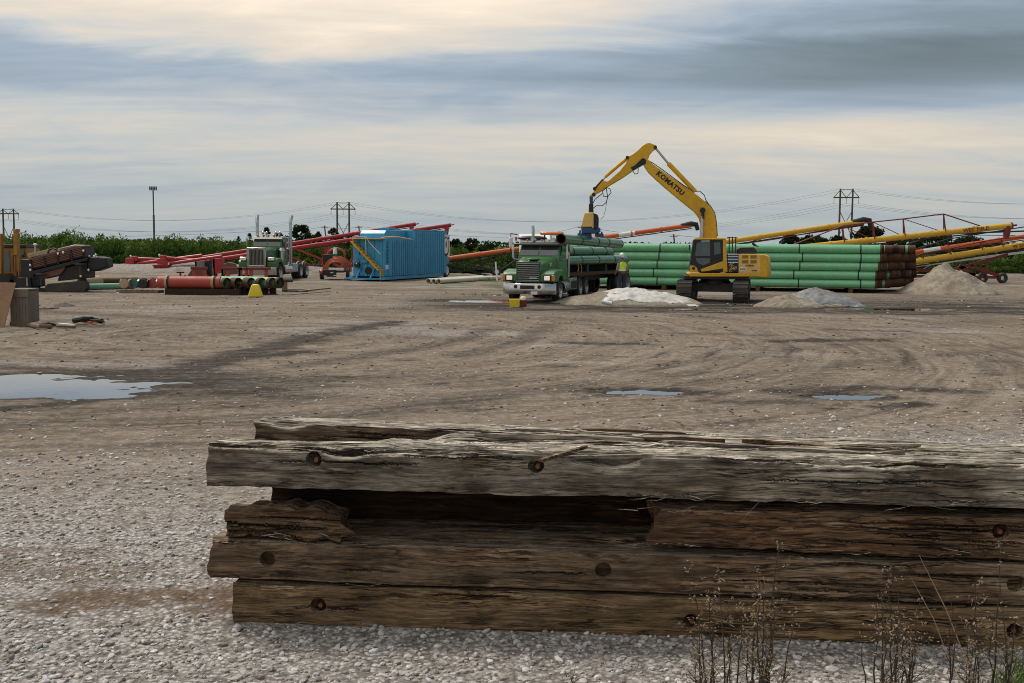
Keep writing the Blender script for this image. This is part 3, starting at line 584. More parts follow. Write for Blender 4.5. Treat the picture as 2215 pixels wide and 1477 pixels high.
def slivers(parent, mat, spots, name='splinters'):
    m = MB(SF); rg = random.Random(5)
    for x, y, z, n, sp in spots:
        for i in range(n):
            a = Vector((x+rg.uniform(-sp, sp), y+rg.uniform(-.02, .02), z+rg.uniform(-.012, .012))); l = rg.uniform(.05, .24)*(1 if rg.random() < .5 else -1)
            d = Vector((l, rg.uniform(-.05, .01), rg.uniform(-.03, .035))); w_ = rg.uniform(.0015, .005)
            mid = a+d*.5+Vector((0, -.006, rg.uniform(-.012, .012)))
            m.tube([a, mid, a+d], [w_, w_*.8, .0006], 4)
    o = m.build(name, mat, parent); o['kind'] = 'stuff'; return o
EX = 5.95
def mats():
    g = 'timber mats in the stack'
    # bottom
    T = thing('timber_mat', 'tan timber crane mat lying on the gravel, lowest of the stack', 'timber mat', SF @ Vector((0, 0, 0)), g)
    timber(T, W_BOT, 0, 0, -.01, EX, .29, .285, 101, rough=.8, cracks=10, holes=[pxx(688, 1310), pxx(1495, 1345), pxx(2195, 1365)], tilt=-.001)
    for k in (1, 2, 3): timber(T, W_BOT, .03*k, .30*k, -.01, EX-.1, .29, .285, 110+k, dx=.08, ds=.04, cracks=0)
    slivers(T, W_BOT, [(3.0, .0, .26, 5, .7), (1.2, -.0, .02, 5, .8)])
    # second
    T = thing('timber_mat', 'brown timber crane mat second from the ground, with empty round recesses', 'timber mat', SF @ Vector((0, 0, .29)), g)
    timber(T, W_LOW, -.18, -.012, .303, EX, .30, .268, 121, rough=1.1, cracks=16, endl=.05, holes=[pxx(580, 1208), pxx(1305, 1232), pxx(2195, 1262)], bolts=False, tilt=-.003)
    for k in (1, 2, 3): timber(T, W_LOW, -.05-.03*k, .30*k, .295, EX-.1, .29, .285, 130+k, dx=.05, ds=.03, cracks=3, rough=1.2)
    slivers(T, W_LOW, [(.3, 0, .57, 8, .4), (2.6, 0, .565, 10, 1.2), (1.1, -.01, .31, 6, .4), (4.4, 0, .56, 8, .8)])
    # third: its front timber is broken out between two stumps
    T = thing('timber_mat', 'rotten timber crane mat with its front timber broken away in the middle', 'timber mat', SF @ Vector((0, 0, .6)), g)
    a0 = pxx(475, 1120)[0]; a1 = pxx(815, 1120)[0]; b0 = pxx(1388, 1150)[0]
    timber(T, W_MID, a0, .01, .588, a1-a0, .26, .25, 141, rough=3.2, cracks=14, endl=.04, endr=.35, bow=.03, tilt=-.02, topcut=lambda x: .02+.07*np.abs(fbm(x*3, x*0, 3, 5))+.16*sstep(.62, 1.1, x)+.05*sstep(.3, 0, x), name='timber')
    timber(T, W_MID, b0, .0, .606, EX-b0-.1, .28, .268, 151, rough=1.9, cracks=18, endl=.10, holes=[pxx(2165, 1150)], tilt=-.005)
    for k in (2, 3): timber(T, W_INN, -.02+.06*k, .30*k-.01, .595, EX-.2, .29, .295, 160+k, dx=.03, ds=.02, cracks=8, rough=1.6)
    slivers(T, W_TOP, [(b0+.2, 0, .63, 7, .25), (b0+.15, 0, .86, 6, .2), (b0+1.6, 0, .62, 10, .8), (.5, 0, .62, 7, .3)])
    slivers(T, W_MID, [(b0+2.3, 0, .62, 8, .4), (1.6, .2, .62, 5, .3)])
    # top: weathered grey, splintered
    T = thing('timber_mat', 'weathered grey timber crane mat with splintered top, highest of the stack', 'timber mat', SF @ Vector((0, 0, .92)), g)
    timber(T, W_TOP, -.17, -.02, .945, EX+.1, .30, .29, 171, dx=.010, rough=1.3, tear=1.7, cracks=16, endl=.03, holes=[pxx(680, 993), pxx(1160, 1007)], tilt=-.004, rot=.002)
    timber(T, W_TOP2, .03, .285, .905, EX-.1, .29, .30, 181, dx=.012, rough=1.5, tear=1.3, cracks=16, endl=.06, tilt=-.004, topcut=lambda x: .10*sstep(1.1, .5, x)+.03*np.clip(fbm(x*1.1, x*0, 3, 77), 0, 1))
    timber(T, W_TOP2, .0, .58, .915, EX-.2, .29, .30, 183, dx=.012, rough=1.4, tear=1.3, cracks=16, endl=.06, tilt=-.008, topcut=lambda x: .14*sstep(1.5, 1.0, x))
    timber(T, W_TOP2, -.14, .875, .93, EX+.1, .31, .318, 187, dx=.012, rough=1.2, tear=.9, cracks=18, endl=.04, tilt=-.017)
    slivers(T, W_TOP, [(.35, .0, 1.21, 8, .4), (.9, .06, 1.21, 8, .3), (2.1, .02, 1.2, 10, .6), (3.6, .0, 1.2, 10, .8), (5.0, .1, 1.19, 14, .35), (3.3, -.01, .955, 14, .5), (4.3, -.01, .95, 12, .7), (1.6, 0, .955, 4, .2)])
    rg = random.Random(12)
    for k in range(16):                                  # slabs split off along the grain
        x = rg.uniform(.4, 5.2); y = rg.choice((.03, .12, .22, .34, .46, .62, .74, .95, 1.05)); l = rg.uniform(.35, 1.3); w_ = rg.uniform(.018, .05); z = 1.222-(.017 if y > .85 else .006)*x+(.015 if y > .85 else -.012 if y > .3 else -.004)
        n = 9; lp = []
        for i in range(n):
            f = i/(n-1); hw = w_*(.35+.65*math.sin(math.pi*min(1, max(.06, f)))**.4)*(1 if 0 < i < n-1 else .25); yy = y+.02*math.sin(f*5+k)+rg.gauss(0, .003); zz = z+.012*math.sin(f*3.1+k)+rg.gauss(0, .002)+.02*(f-.5)**2*rg.uniform(-1, 2); t_ = rg.uniform(.010, .02)
            lp.append([(x+(f-.5)*l, yy-hw, zz-t_), (x+(f-.5)*l, yy+hw, zz-t_), (x+(f-.5)*l, yy+hw*.9, zz+t_*.5), (x+(f-.5)*l, yy-hw*.9, zz+t_*.7)])
        MB(SF).loft(lp).build('split_slab', W_TOP if k % 4 else W_MID, T, smooth=0)
    # a loose stick lying on top and one lodged against the face
    def at_top(px, py, z): p = G(px, py, z); return p
    s = MB(); a = at_top(1170, 996, 1.215); b = at_top(1268, 966, 1.23); s.bar(a, b, .03, .022); s.build('loose_stick', W_MID, loc=a, bevel=.004)
    o = bpy.data.objects[s and 'loose_stick']; tag(o, 'loose dark stick lying on the weathered top timber', 'stick')
    s = MB(SF); x, z = pxx(1620, 1108); s.tube([(x+.06, -.035, z+.08), (x+.0, -.05, z+.02), (x-.06, -.04, z-.06)], [.003, .004, .001], 5)
    tag(s.build('straw', W_TOP, loc=SF @ Vector((x, -.04, z))), 'pale straw hanging under the weathered top timber', 'straw')
mats()

# ------------------------------------------------------------------ dry weeds in front of the stack
paint('dry_stem', (.045, .031, .02), .85, dirt=.4, dcol=(.14, .09, .05), sc=9)
paint('dry_head', (.25, .185, .12), .9, dirt=.6, dcol=(.12, .07, .04), sc=20)
paint('straw', (.38, .27, .14), .8, dirt=.3)
paint('fresh_grass', (.09, .16, .03), .7, dirt=.4, dcol=(.16, .2, .05), sc=6)
def weed(px, ytop, Y, seed, lean=0.0, nb=9, bushy=1.0, label=None, stems=3, spread=.05):
    rg = random.Random(seed); p = D(px, 1000, Y); base = Vector((p.x, Y, -.01)); zt = D(px, ytop, Y).z
    T = thing('dry_weed', label, 'weed', base, 'dry weeds by the timber stack')
    st = MB(); hd = MB(); lf = MB()
    def head(q, k, r=.03):
        for i in range(k):
            c = q+Vector((rg.gauss(0, r), rg.gauss(0, r), rg.gauss(0, r*.8))); s_ = rg.uniform(.003, .0075)
            a = Vector((rg.gauss(0, 1), rg.gauss(0, 1), rg.gauss(0, 1))).normalized()*s_*1.7; b = Vector((rg.gauss(0, 1), rg.gauss(0, 1), rg.gauss(0, 1))).normalized()*s_
            hd.add([c-a, c+b, c+a, c-b, c+a.cross(b).normalized()*s_*.8], [(0, 1, 4), (1, 2, 4), (2, 3, 4), (3, 0, 4), (0, 3, 2, 1)])
    for k in range(stems):
        h = (zt)*(1 if k == 0 else rg.uniform(.55, .95)); b0 = base+Vector((rg.gauss(0, spread*.35), rg.gauss(0, spread*.35), 0)) if k else base
        tip = b0+Vector((lean*h+rg.gauss(0, spread), rg.gauss(0, spread), h)); pts = []
        for i in range(8):
            f = i/7; q = b0.lerp(tip, f)+Vector((rg.gauss(0, .006), rg.gauss(0, .006), 0))+Vector((lean*.3*h*(f*f-f), 0, 0)); pts.append(q)
        st.tube(pts, [.0068*(1-.75*i/7) for i in range(8)], 5)
        head(tip, int(5*bushy), .018)
        for j in range(nb):
            f = rg.uniform(.25, .98); q = b0.lerp(tip, f); a = rg.uniform(0, 6.28); l = rg.uniform(.04, .16)*(1.25-f)*bushy
            e = q+Vector((math.cos(a)*l*.75, math.sin(a)*l*.5, l*rg.uniform(.4, 1.0)))
            st.tube([q, q.lerp(e, .55)+Vector((0, 0, -.004)), e], [.0022, .0018, .0010], 4); head(e, rg.randint(2, int(4*bushy)+2), .012)
            if rg.random() < .5:                          # curled dead leaf
                d = Vector((math.cos(a), math.sin(a)*.6, -.4))*rg.uniform(.02, .05); s_ = Vector((-d.y, d.x, .3*d.length)).normalized()*.006
                lf.add([q, q+d*.5+s_, q+d, q+d*.5-s_], [(0, 1, 2, 3)])
    st.build('stem', MATS['dry_stem'], T); o = hd.build('seed_heads', MATS['dry_head'], T, smooth=0); o['kind'] = 'stuff'
    if lf.v: lf.build('dead_leaves', MATS['dry_head'], T, smooth=0)['kind'] = 'stuff'
W = [(1545, 1225, 5.75, -.02, 'dry brown weed before the lowest timber beside its middle bolt'), (1590, 1240, 5.6, -.06, 'dry weed of several thin stems leaning away from the tall weed clump'),
     (1640, 1265, 5.9, .02, 'short dry weed tucked beside the tall weed clump'), (1668, 1168, 5.7, -.01, 'tallest dry weed clump with many seed heads, before the timber stack'),
     (1900, 1370, 5.5, 0, 'small dry weed standing alone before the lowest timber'), (1955, 1230, 5.7, -.05, 'branching dry weed beside the leaning pale straw'),
     (1985, 1290, 5.9, -.02, 'low dry weed at the foot of the leaning pale straw'), (2078, 1290, 5.8, .0, 'thin upright dry weed with a looped head'), (2128, 1262, 5.75, .01, 'dry weed with forked head between two bolt recesses'),
     (2170, 1170, 5.8, .0, 'very slender tall dry weed below the rusty bolt of the broken mat'), (2208, 1310, 5.7, -.03, 'dry weed growing beside the fresh green grass'), (1245, 1455, 6.0, 0, 'tiny dry sprig in the gravel well away from other weeds'),
     (1525, 1330, 5.5, -.04, 'short bushy dry weed at the outer side of the first weed clump'), (1930, 1270, 5.6, .03, 'dark dry weed crossing the branching one'), (2110, 1380, 5.45, -.03, 'low tangled dry weed before the forked one'), (1690, 1330, 5.5, .04, 'low dry weed at the foot of the tallest clump')]
for i, (px, yt, Y, ln, lb) in enumerate(W):
    weed(px, yt, Y, 40+i, ln, nb=5 if i in (4, 7, 9, 11) else 10, bushy=(.6 if i in (4, 7, 9, 11) else 1.25), label=lb, stems=(2 if i in (4, 7, 9) else 1 if i == 11 else 6 if i == 3 else 4), spread=.02 if i in (7, 9) else .045)
s = MB(); a = G(2100, 1455); b = D(1988, 1200, a.y+.12); c = a.lerp(b, .5)+Vector((.01, 0, .02)); s.tube([a, c, b], [.004, .0035, .0015], 5)
tag(s.build('straw_stalk', MATS['straw'], loc=a), 'long pale straw stalk leaning across the lower timbers', 'straw')
s = MB(); a = G(2060, 1445); b = D(1968, 1245, a.y+.1); s.tube([a, a.lerp(b, .5)+Vector((.015, 0, .02)), b], [.003, .003, .0012], 5)
tag(s.build('straw_stalk', MATS['straw'], loc=a), 'shorter bent straw stalk beside the long pale one', 'straw')
def tuft(p, n, h, sp, label, mat='fresh_grass'):
    rg = random.Random(n); m = MB()
    for i in range(n):
        a = Vector(p)+Vector((rg.gauss(0, sp), rg.gauss(0, sp), 0)); hh = h*rg.uniform(.5, 1.1); d = Vector((rg.gauss(0, .35), rg.gauss(0, .35), 1)).normalized()*hh
        w_ = Vector((rg.gauss(0, 1), rg.gauss(0, 1), 0)).normalized()*.0035*max(1, h*3); e = a+d+Vector((d.x*.6, d.y*.6, -.15*hh))
        m.add([a-w_, a+w_, a+d*.55+w_*.8, e, a+d*.55-w_*.8], [(0, 1, 2, 3, 4)])
    tag(m.build('grass_tuft', MATS[mat], loc=p, smooth=0), label, 'grass', kind='stuff')
tuft(G(2185, 1500), 160, .17, .07, 'fresh green grass tuft in the gravel by the weeds')
tuft(G(2230, 1470), 160, .16, .08, 'fresh green grass tuft in the gravel by the weeds')
# ------------------------------------------------------------------ lorries
def wheel(T, M, x, y, r, w_, side, rimcol='steel', dual=False):
    """tyre with rim; side = +1 when the outer face looks along +y"""
    t_ = MB(M); y0 = y; pr = [(-w_/2, r*.62), (-w_/2, r*.93), (-w_*.38, r*.99), (-w_*.3, r), (w_*.3, r), (w_*.38, r*.99), (w_/2, r*.93), (w_/2, r*.62), (-w_/2, r*.62)]
    t_.lathe((x, y0, r), (0, 1, 0), pr, 28)
    if dual: t_.lathe((x, y0-side*(w_+.04), r), (0, 1, 0), pr, 28)
    ty = t_.build('tyre', MATS['rubber'], T)
    rm = MB(M); s = side
    prof = [(.0, .0), (.02 if not dual else -.10, r*.18), (.0 if not dual else -.12, r*.22), (-.05 if not dual else -.13, r*.42), (.03, r*.56), (.06, r*.60), (.06, r*.64), (-.1, r*.64)]
    rm.lathe((x, y0+s*w_*.36, r), (0, s, 0), prof, 24)
    for k in range(8):
        a = k*math.pi/4; rm.lathe((x+math.cos(a)*r*.33, y0+s*(w_*.36-.03), r+math.sin(a)*r*.33), (0, s, 0), [(0, .018), (.05, .018)], 6)
    rm.build('rim', MATS[rimcol], ty)
def arch(x0, x1, z0, z1, cx, r, n=12):          # fender outline with wheel arch
    o = [(x0, z0), (x0, z1), (x1, z1), (x1, z0)]
    o += [(cx+r*math.cos(a), max(z0, .52+r*math.sin(a))) for a in [math.pi*(1-(k/(n))) for k in range(n, -1, -1)]][::1] if False else []
    return o
def lamp_row(T, M, pts, mat, r, name):
    for p in pts: MB(M).sphere(p, (r, r*1.2, r), 8, 6).build(name, MATS[mat], T)
def cabbox(T, M, xf, xs, xr, w_, zb, zw, zr, mat, name='cab'):
    """cab shell: xf cowl, xs roof front, xr rear; zb bottom, zw cowl height, zr roof"""
    c = MB(M); o = [(xf, zb), (xf, zw), (xs, zr-.06), (xs-.25, zr), (xr+.1, zr), (xr, zr-.08), (xr, zb)]
    def lp(k, f): return [(x+(0 if x > xr else 0), k*(w_-(.07 if z > zw+.3 else 0)), z) for x, z in o]
    c.loft([lp(-1, 0), lp(1, 0)]); return c.build(name, MATS[mat], T, bevel=.05, seg=3)
# --- the near lorry, loaded with pipes
PSI = R(17); TF = Vector((-math.sin(PSI), -math.cos(PSI), 0)); pf = G(1142, 655); TM = frame((pf.x, pf.y-.2, 0), TF)
def near_truck():
    T = thing('pipe_truck', 'green conventional truck with chrome bumper and lit headlights, loaded with pipes', 'truck', TM.translation)
    M = TM; g = 'truck_green'
    fr = MB(M)
    for s in (-1, 1): fr.box((-6.0, s*.43, .86), (11.6, .09, .26))
    for x in (-1.2, -3.4, -5.6, -8, -10.4): fr.box((x, 0, .86), (.12, .8, .2))
    fr.box((-1.25, 0, .55), (.16, 1.9, .14)); fr.build('chassis', MATS['black'], T)
    # hood: rises from the grille to the cowl
    def sec(x, w_, z0, z1, sh): return [(x, -w_, z0), (x, -w_, z1-sh), (x, -w_+.10, z1-.06), (x, -w_*.55, z1), (x, w_*.55, z1), (x, w_-.10, z1-.06), (x, w_, z1-sh), (x, w_, z0)]
    h = MB(M); h.loft([sec(-.08, .58, .95, 1.84, .12), sec(-.55, .64, .95, 1.93, .12), (sec(-1.75, .92, .95, 2.10, .16))]); hood = h.build('hood', MATS[g], T, bevel=.02)
    s_ = MB(M); s_.box((-.50, .12, 1.97), (.75, .42, .05)); s_.build('hood_scoop', MATS[g], hood, bevel=.02)
    MB(M).sphere((-.08, 0, 1.90), (.05, .03, .05)).build('hood_ornament', MATS['chrome'], hood)
    text('number', '76', M @ Matrix.Translation((-.9, .80, 1.72)) @ Matrix.Rotation(R(180), 4, 'Z') @ Matrix.Rotation(R(90), 4, 'X'), .22, MATS['white'], hood)
    for s in (-1, 1):
        f = MB(M); o = [(-.02, .95), (-.02, 1.30), (-.18, 1.42), (-.75, 1.52), (-1.35, 1.50), (-1.85, 1.30), (-2.05, .95), (-1.87, .95)]
        o += [(-1.25+.62*math.cos(a), .60+.62*math.sin(a)) for a in [R(35)+k*R(110)/8 for k in range(8, -1, -1)]] + [(-.62, .95)]
        f.prism(o, s*.55, s*1.22); f.build('fender', MATS[g], T, bevel=.05, seg=3)
        fl = MB(M); fl.box((-.01, s*.91, 1.13), (.06, .40, .26)); b_ = fl.build('headlight_bezel', MATS['black'], T, bevel=.02)
        MB(M).box((.03, s*.88, 1.13), (.04, .27, .19)).build('headlight', MATS['headlamp'], b_, bevel=.03)
        MB(M).box((-.03, s*1.15, 1.13), (.1, .15, .26)).build('turn_signal', MATS['lens_amber'], T, bevel=.02)
    gr = MB(M); gr.box((-.06, 0, 1.40), (.06, 1.06, .84)); gq = gr.build('grille', MATS['black'], T)
    for k in range(9):
        MB(M).bar((-.0, -.51, 1.03+k*.093), (-.0, .51, 1.03+k*.093), .03, .026).build('grille_bar', MATS['chrome'], gq)
    MB(M).box((.02, .24, 1.13), (.02, .34, .045)).build('badge', MATS['white'], gq)
    fr = MB(M)
    for s in (-1, 1): fr.box((-.04, s*.545, 1.40), (.08, .05, .90))
    fr.box((-.04, 0, 1.835), (.08, 1.14, .05)); fr.box((-.04, 0, .965), (.08, 1.14, .05)); fr.build('grille_surround', MATS[g], gq, bevel=.015)
    bu = MB(M); z0, z1 = .40, .90
    def bs(y, x): return [(x, y, z0), (x+.02, y, z0+.1), (x+.02, y, z1-.06), (x-.02, y, z1), (x-.1, y, z1), (x-.1, y, z0)]
    bu.loft([bs(-1.24, -.22), bs(-.95, .02), bs(-.6, .12), bs(.6, .12), bs(.95, .02), bs(1.24, -.22)]); bm_ = bu.build('bumper', MATS['chrome'], T, bevel=.015)
    ho = MB(M); ho.box((.135, 0, .72), (.02, .68, .17)); ho.build('bumper_opening', MATS['black'], bm_, bevel=.008)
    for s in (-1, 1): MB(M).lathe((.13, s*.55, .74), (1, 0, 0), [(0, .085), (.018, .085)], 12).build('tow_hole', MATS['black'], bm_)
    pl = MB(M).box((.14, .32, .47), (.015, .31, .14)).build('licence_plate', MATS['white'], bm_)
    MB(M).box((.138, -.1, .49), (.02, .16, .09)).build('step_hole', MATS['black'], bm_)
    c = cabbox(T, M, -1.72, -2.1, -3.35, 1.0, .95, 2.08, 2.80, g)
    for s in (-1, 1):                              # split windscreen
        p = MB(M); y0, y1 = (.03, .90) if s > 0 else (-.90, -.03)
        p.add([(-1.715, y0, 2.13), (-1.715, y1, 2.13), (-2.045, y1*.97, 2.64), (-2.045, y0, 2.64), (-1.76, y0, 2.11), (-1.76, y1, 2.11), (-2.09, y1*.97, 2.63), (-2.09, y0, 2.63)],
              [(0, 1, 2, 3), (7, 6, 5, 4), (0, 4, 5, 1), (1, 5, 6, 2), (2, 6, 7, 3), (3, 7, 4, 0)]); p.build('windscreen', MATS['glass'], c)
        q = MB(M); q.prism([(-1.98, 2.12), (-2.2, 2.58), (-2.95, 2.58), (-2.95, 2.12)], s*.95, s*1.004); q.build('side_window', MATS['glass'], c)
        d = MB(M); d.prism([(-1.82, 1.05), (-1.82, 2.05), (-3.05, 2.05), (-3.05, 1.05)], s*.98, s*1.012); dd = d.build('door', MATS[g], c, bevel=.01)
        MB(M).box((-2.85, s*1.03, 1.75), (.2, .03, .05)).build('door_handle', MATS['chrome'], dd)
        mr = MB(M); mr.box((-1.95, s*1.30, 2.30), (.14, .06, .62)); mo = mr.build('mirror', MATS['white'], T, bevel=.025)
        am = MB(M); am.tube([(-2.0, s*1.0, 2.68), (-1.95, s*1.28, 2.66)], .02, 6); am.tube([(-2.0, s*1.0, 1.9), (-1.95, s*1.28, 1.98)], .02, 6); am.tube([(-1.95, s*1.30, 1.96), (-1.95, s*1.30, 2.68)], .022, 6); am.build('mirror_arm', MATS['chrome'], mo)
        gh = MB(M); gh.tube([(-3.15, s*1.04, 1.1), (-3.15, s*1.08, 1.2), (-3.15, s*1.08, 2.1), (-3.15, s*1.04, 2.2)], .018, 6); gh.build('grab_handle', MATS['chrome'], c)
    v = MB(M); v.prism([(-1.95, 2.62), (-1.78, 2.60), (-1.80, 2.66), (-2.1, 2.76)], -.98, .98); v.build('sun_visor', MATS['black'], c)
    for y in (-.7, -.35, 0, .35, .7): MB(M).sphere((-2.25, y, 2.83), (.07, .05, .04)).build('marker_lamp', MATS['lens_amber'], c)
    for y in (-.42, .62):
        hn = MB(M); hn.lathe((-2.2, y, 2.88), (1, 0, 0), [(-.5, .03), (-.2, .04), (.08, .09), (.12, .09)], 12); hn.build('air_horn', MATS['chrome'], c)
    lb = MB(M); lb.box((-2.55, .40, 3.16), (.22, 1.12, .15)); l = lb.build('light_bar', MATS['lens_amber'], c, bevel=.06, seg=3)
    for y in (.05, .75): MB(M).box((-2.55, y, 2.97), (.06, .06, .30)).build('light_bar_foot', MATS['black'], l)
    ex = MB(M); ex.tube([(-3.55, -.80, 1.2), (-3.55, -.80, 3.05), (-3.55, -.80, 3.3), (-3.62, -.84, 3.52)], [.075, .075, .075, .075], 12); ex.build('exhaust_stack', MATS['galvanised'], T)
    e2 = MB(M); e2.tube([(-3.5, .98, 1.1), (-3.5, .98, 2.3)], .06, 10); e2.tube([(-3.3, .95, 2.72), (-3.5, 1.0, 2.55), (-3.55, 1.02, 2.3)], .09, 10); e2.build('air_intake', MATS['chrome'], T)
    ft = MB(M); ft.lathe((-2.05, .92, .66), (-1, 0, 0), [(0, .28), (.02, .30), (.90, .30), (.92, .28)], 20); f = ft.build('fuel_tank', MATS['chrome'], T)
    st = MB(M)
    for x in (-2.25, -2.55, -2.8): st.lathe((x, .92, .66), (1, 0, 0), [(0, .312), (.05, .312)], 20)
    st.build('tank_strap', MATS['steel'], f)
    bx = MB(M); bx.box((-3.75, .95, .78), (1.2, .50, .56)); b_ = bx.build('tool_box', MATS['steel'], T, bevel=.02)
    MB(M).box((-3.75, 1.205, .74), (1.0, .02, .36)).build('tool_box_door', MATS['black'], b_)
    sp_ = MB(M); sp_.box((-2.3, 1.1, .30), (.9, .2, .04)); sp_.build('step', MATS['steel'], T)
    for s in (-1, 1):
        wheel(T, M, -1.25, s*1.02, .52, .30, s, 'chrome')
        for x in (-5.15, -6.45): wheel(T, M, x, s*1.06, .52, .26, s, 'steel', True)
        for x in (-5.15, -6.45):
            mf = MB(M); mf.tube([(x+.58*math.cos(a), s*.9, .52+.60*math.sin(a)) for a in [R(40)+k*R(100)/6 for k in range(7)]], .03, 5); mf.build('mud_guard', MATS['galvanised'], T)
    return T
near_truck()
TR = TM @ Matrix.Translation((-5.8, 0, 0)) @ Matrix.Rotation(R(-9), 4, 'Z') @ Matrix.Translation((5.8, 0, 0))
def trailer():
    M = TR; T = thing('pipe_trailer', 'dark flat pipe trailer hitched behind the green truck', 'trailer', M @ Vector((-8, 0, 0)))
    d = MB(M); d.box((-8.2, 0, 1.22), (8.9, 2.3, .16)); dk = d.build('deck', MATS['black'], T)
    for s in (-1, 1):
        MB(M).box((-8.2, s*1.16, 1.20), (8.9, .04, .14)).build('side_rail', MATS['rust'], dk)
        MB(M).box((-8.2, s*.45, 1.02), (8.6, .12, .3)).build('frame_rail', MATS['black'], T)
    for x in (-4.2, -6.6, -9.2, -11.8):
        b_ = MB(M); b_.box((x, 0, 1.46), (.24, 2.3, .32)); o = b_.build('bunk', MATS['black'], T)
        for s in (-1, 1): MB(M).box((x, s*1.12, 1.72), (.1, .08, .3)).build('stake', MATS['black'], o)
    MB(M).box((-4.0, -.2, 1.95), (.12, 1.9, 1.3)).build('headboard', MATS['black'], T)
    for k, (x, z) in enumerate(((-5.2, 1.75), (-5.6, 1.7))): MB(M).tube([(x, 1.17, z), (x-.1, 1.2, z-.25), (x-.02, 1.18, z-.45)], .02, 5).build('strap', MATS['pale_yellow'], T)
    for s in (-1, 1):
        for x in (-11.1, -12.4): wheel(T, M, x, s*1.06, .52, .26, s, 'steel', True)
    MB(M).box((-12.7, 0, 1.0), (.1, 2.3, .2)).build('rear_bumper', MATS['black'], T)
trailer()

# --- pipes
def gpipe(a, b, r, bands, label, group, mat='load_green', name='steel_pipe', n=22):
    a = Vector(a); b = Vector(b); d = (b-a).normalized(); ln = (b-a).length
    T = thing(name, label, 'pipe', a, group)
    p = MB(); p.pipe(a, b, r, r*.945, n); p.build('barrel', MATS[mat], T, smooth=40)
    i = MB(); i.lathe(a, b-a, [(.12, r*.94), (ln-.12, r*.94)], n); i.f = i.f[:n]; i.build('bore', MATS['rust_dark'], T)
    for e, s in ((a, 1), (b, -1)):
        q = MB(); q.lathe(e, d*s, [(-.004, r*.93), (-.004, r+.003), (.10, r+.003), (.10, r*.93), (-.004, r*.93)], n); q.build('bare_end', MATS['rust'], T)
    for f in bands:
        q = MB(); q.lathe(a+d*(f-.035), d, [(0, r), (0, r+.012), (.07, r+.012), (.07, r)], n); q.build('rope_spacer', MATS['band'], T)
    return T
def load():
    M = TR; g = 'pipes on the truck'; r = .235; x0 = -3.7
    def pp(x, y, z): return M @ Vector((x, y, z))
    for y, z, lb in ((.96, 1.86, 'green pipe on the outer side of the truck load beside the man'), (.47, 1.86, 'green pipe low in the middle of the truck load'), (-.02, 1.86, 'green pipe low in the truck load next to the middle one'),
                     (.62, 2.29, 'green pipe resting on the upper row of the truck load above the man'), (.12, 2.29, 'green pipe in the upper row of the truck load away from the man'), (-.5, 1.86, 'green pipe at the far side of the truck load')):
        x1 = -12.6 if z < 2 else -11.2
        gpipe(pp(x0+.05*y, y, z), pp(x1, y, z), r, [2.2, 4.5, 6.8] if z < 2 else [1.9, 4.4, 6.4], lb, g)
load()
HA = D(1213, 516.5, 49.0); HB = D(1340, 527.5, 56.2)
gpipe(HA, HB, .235, [2.2, 4.4, 5.9], 'green pipe hanging level from the vacuum lifter above the truck', 'pipes on the truck')

# --- pipe stack behind
paint('rust_orange', (.16, .065, .022), .85, dirt=.6, dcol=(.08, .035, .016), sc=6, bump=.5)
def stack():
    a = R(15); d = Vector((math.cos(a), -math.sin(a), 0)); back = Vector((math.sin(a), math.cos(a), 0)); r = .25; k0 = D(1896, 600, 61.0); k0.z = .25
    names = ['lowest', 'second lowest', 'middle', 'second highest', 'highest']
    tilt = Vector((0, 0, .0)); ln0 = 18.6; proto = {}
    rr = random.Random(3); dn = []
    for c in range(13):
        for rw in range(5):
            end = k0+back*(c*.515)+d*(c*.22+rr.uniform(-.10, .10)*(c > 0)+rr.uniform(-.06, .06)+(.28*rw/4 if c == 0 else 0))+Vector((0, 0, r+rw*2*r*1.005-.25+.25))
            st = end-d*(ln0+rr.uniform(-.1, .1))
            if c == 0:
                gpipe(st, end, r, [6.0+rr.uniform(-.2, .2), 14.2+rr.uniform(-.25, .25), ln0-.9-.2*rw/4], '%s green pipe on the face of the long pipe stack' % names[rw], 'pipes in the long stack', 'pipe_green', n=26)
            else:
                T = thing('steel_pipe', 'green pipe deep in the long stack with only its rusty end showing', 'pipe', st, 'pipes in the long stack')
                key = 'p'
                if key not in proto:
                    b = MB(); b.pipe((0, 0, 0), d*ln0, r, r*.93, 18); proto[key] = b.build('barrel', MATS['pipe_green'], T, loc=(0, 0, 0), smooth=40)
                    q = MB(); q.lathe(d*(ln0-.32), d, [(0, r*.9), (0, r+.003), (.325, r+.003), (.325, r*.9), (.2, r*.9), (.0, r*.9)], 18); proto['e'] = q.build('bare_end', MATS['rust'], T, loc=(0, 0, 0))
                    i = MB(); i.lathe(d*(ln0-.1), d, [(0, .001), (0, r*.93)], 18); proto['b'] = i.build('bore', MATS['rust_dark'], T, loc=(0, 0, 0))
                else:
                    for k in 'peb':
                        o = proto[k].copy(); COL.objects.link(o); o.parent = T
                        if k == 'e' and rr.random() < .3: o.material_slots[0].link = 'OBJECT'; o.material_slots[0].material = MATS['rust_dark' if rr.random() < .7 else 'rust_orange']
    for f in (1.2, 6.5, 12, 17.2):
        p = k0-d*(ln0-f)+back*3.1; b = MB(); b.bar(p-back*3.5+Vector((0, 0, -.125)), p+back*3.5+Vector((0, 0, -.125)), .25, .25)
        tag(b.build('dunnage_timber', W_MID, loc=p), 'dark timber laid under the long pipe stack', 'timber', 'timbers under the pipe stack')
stack()

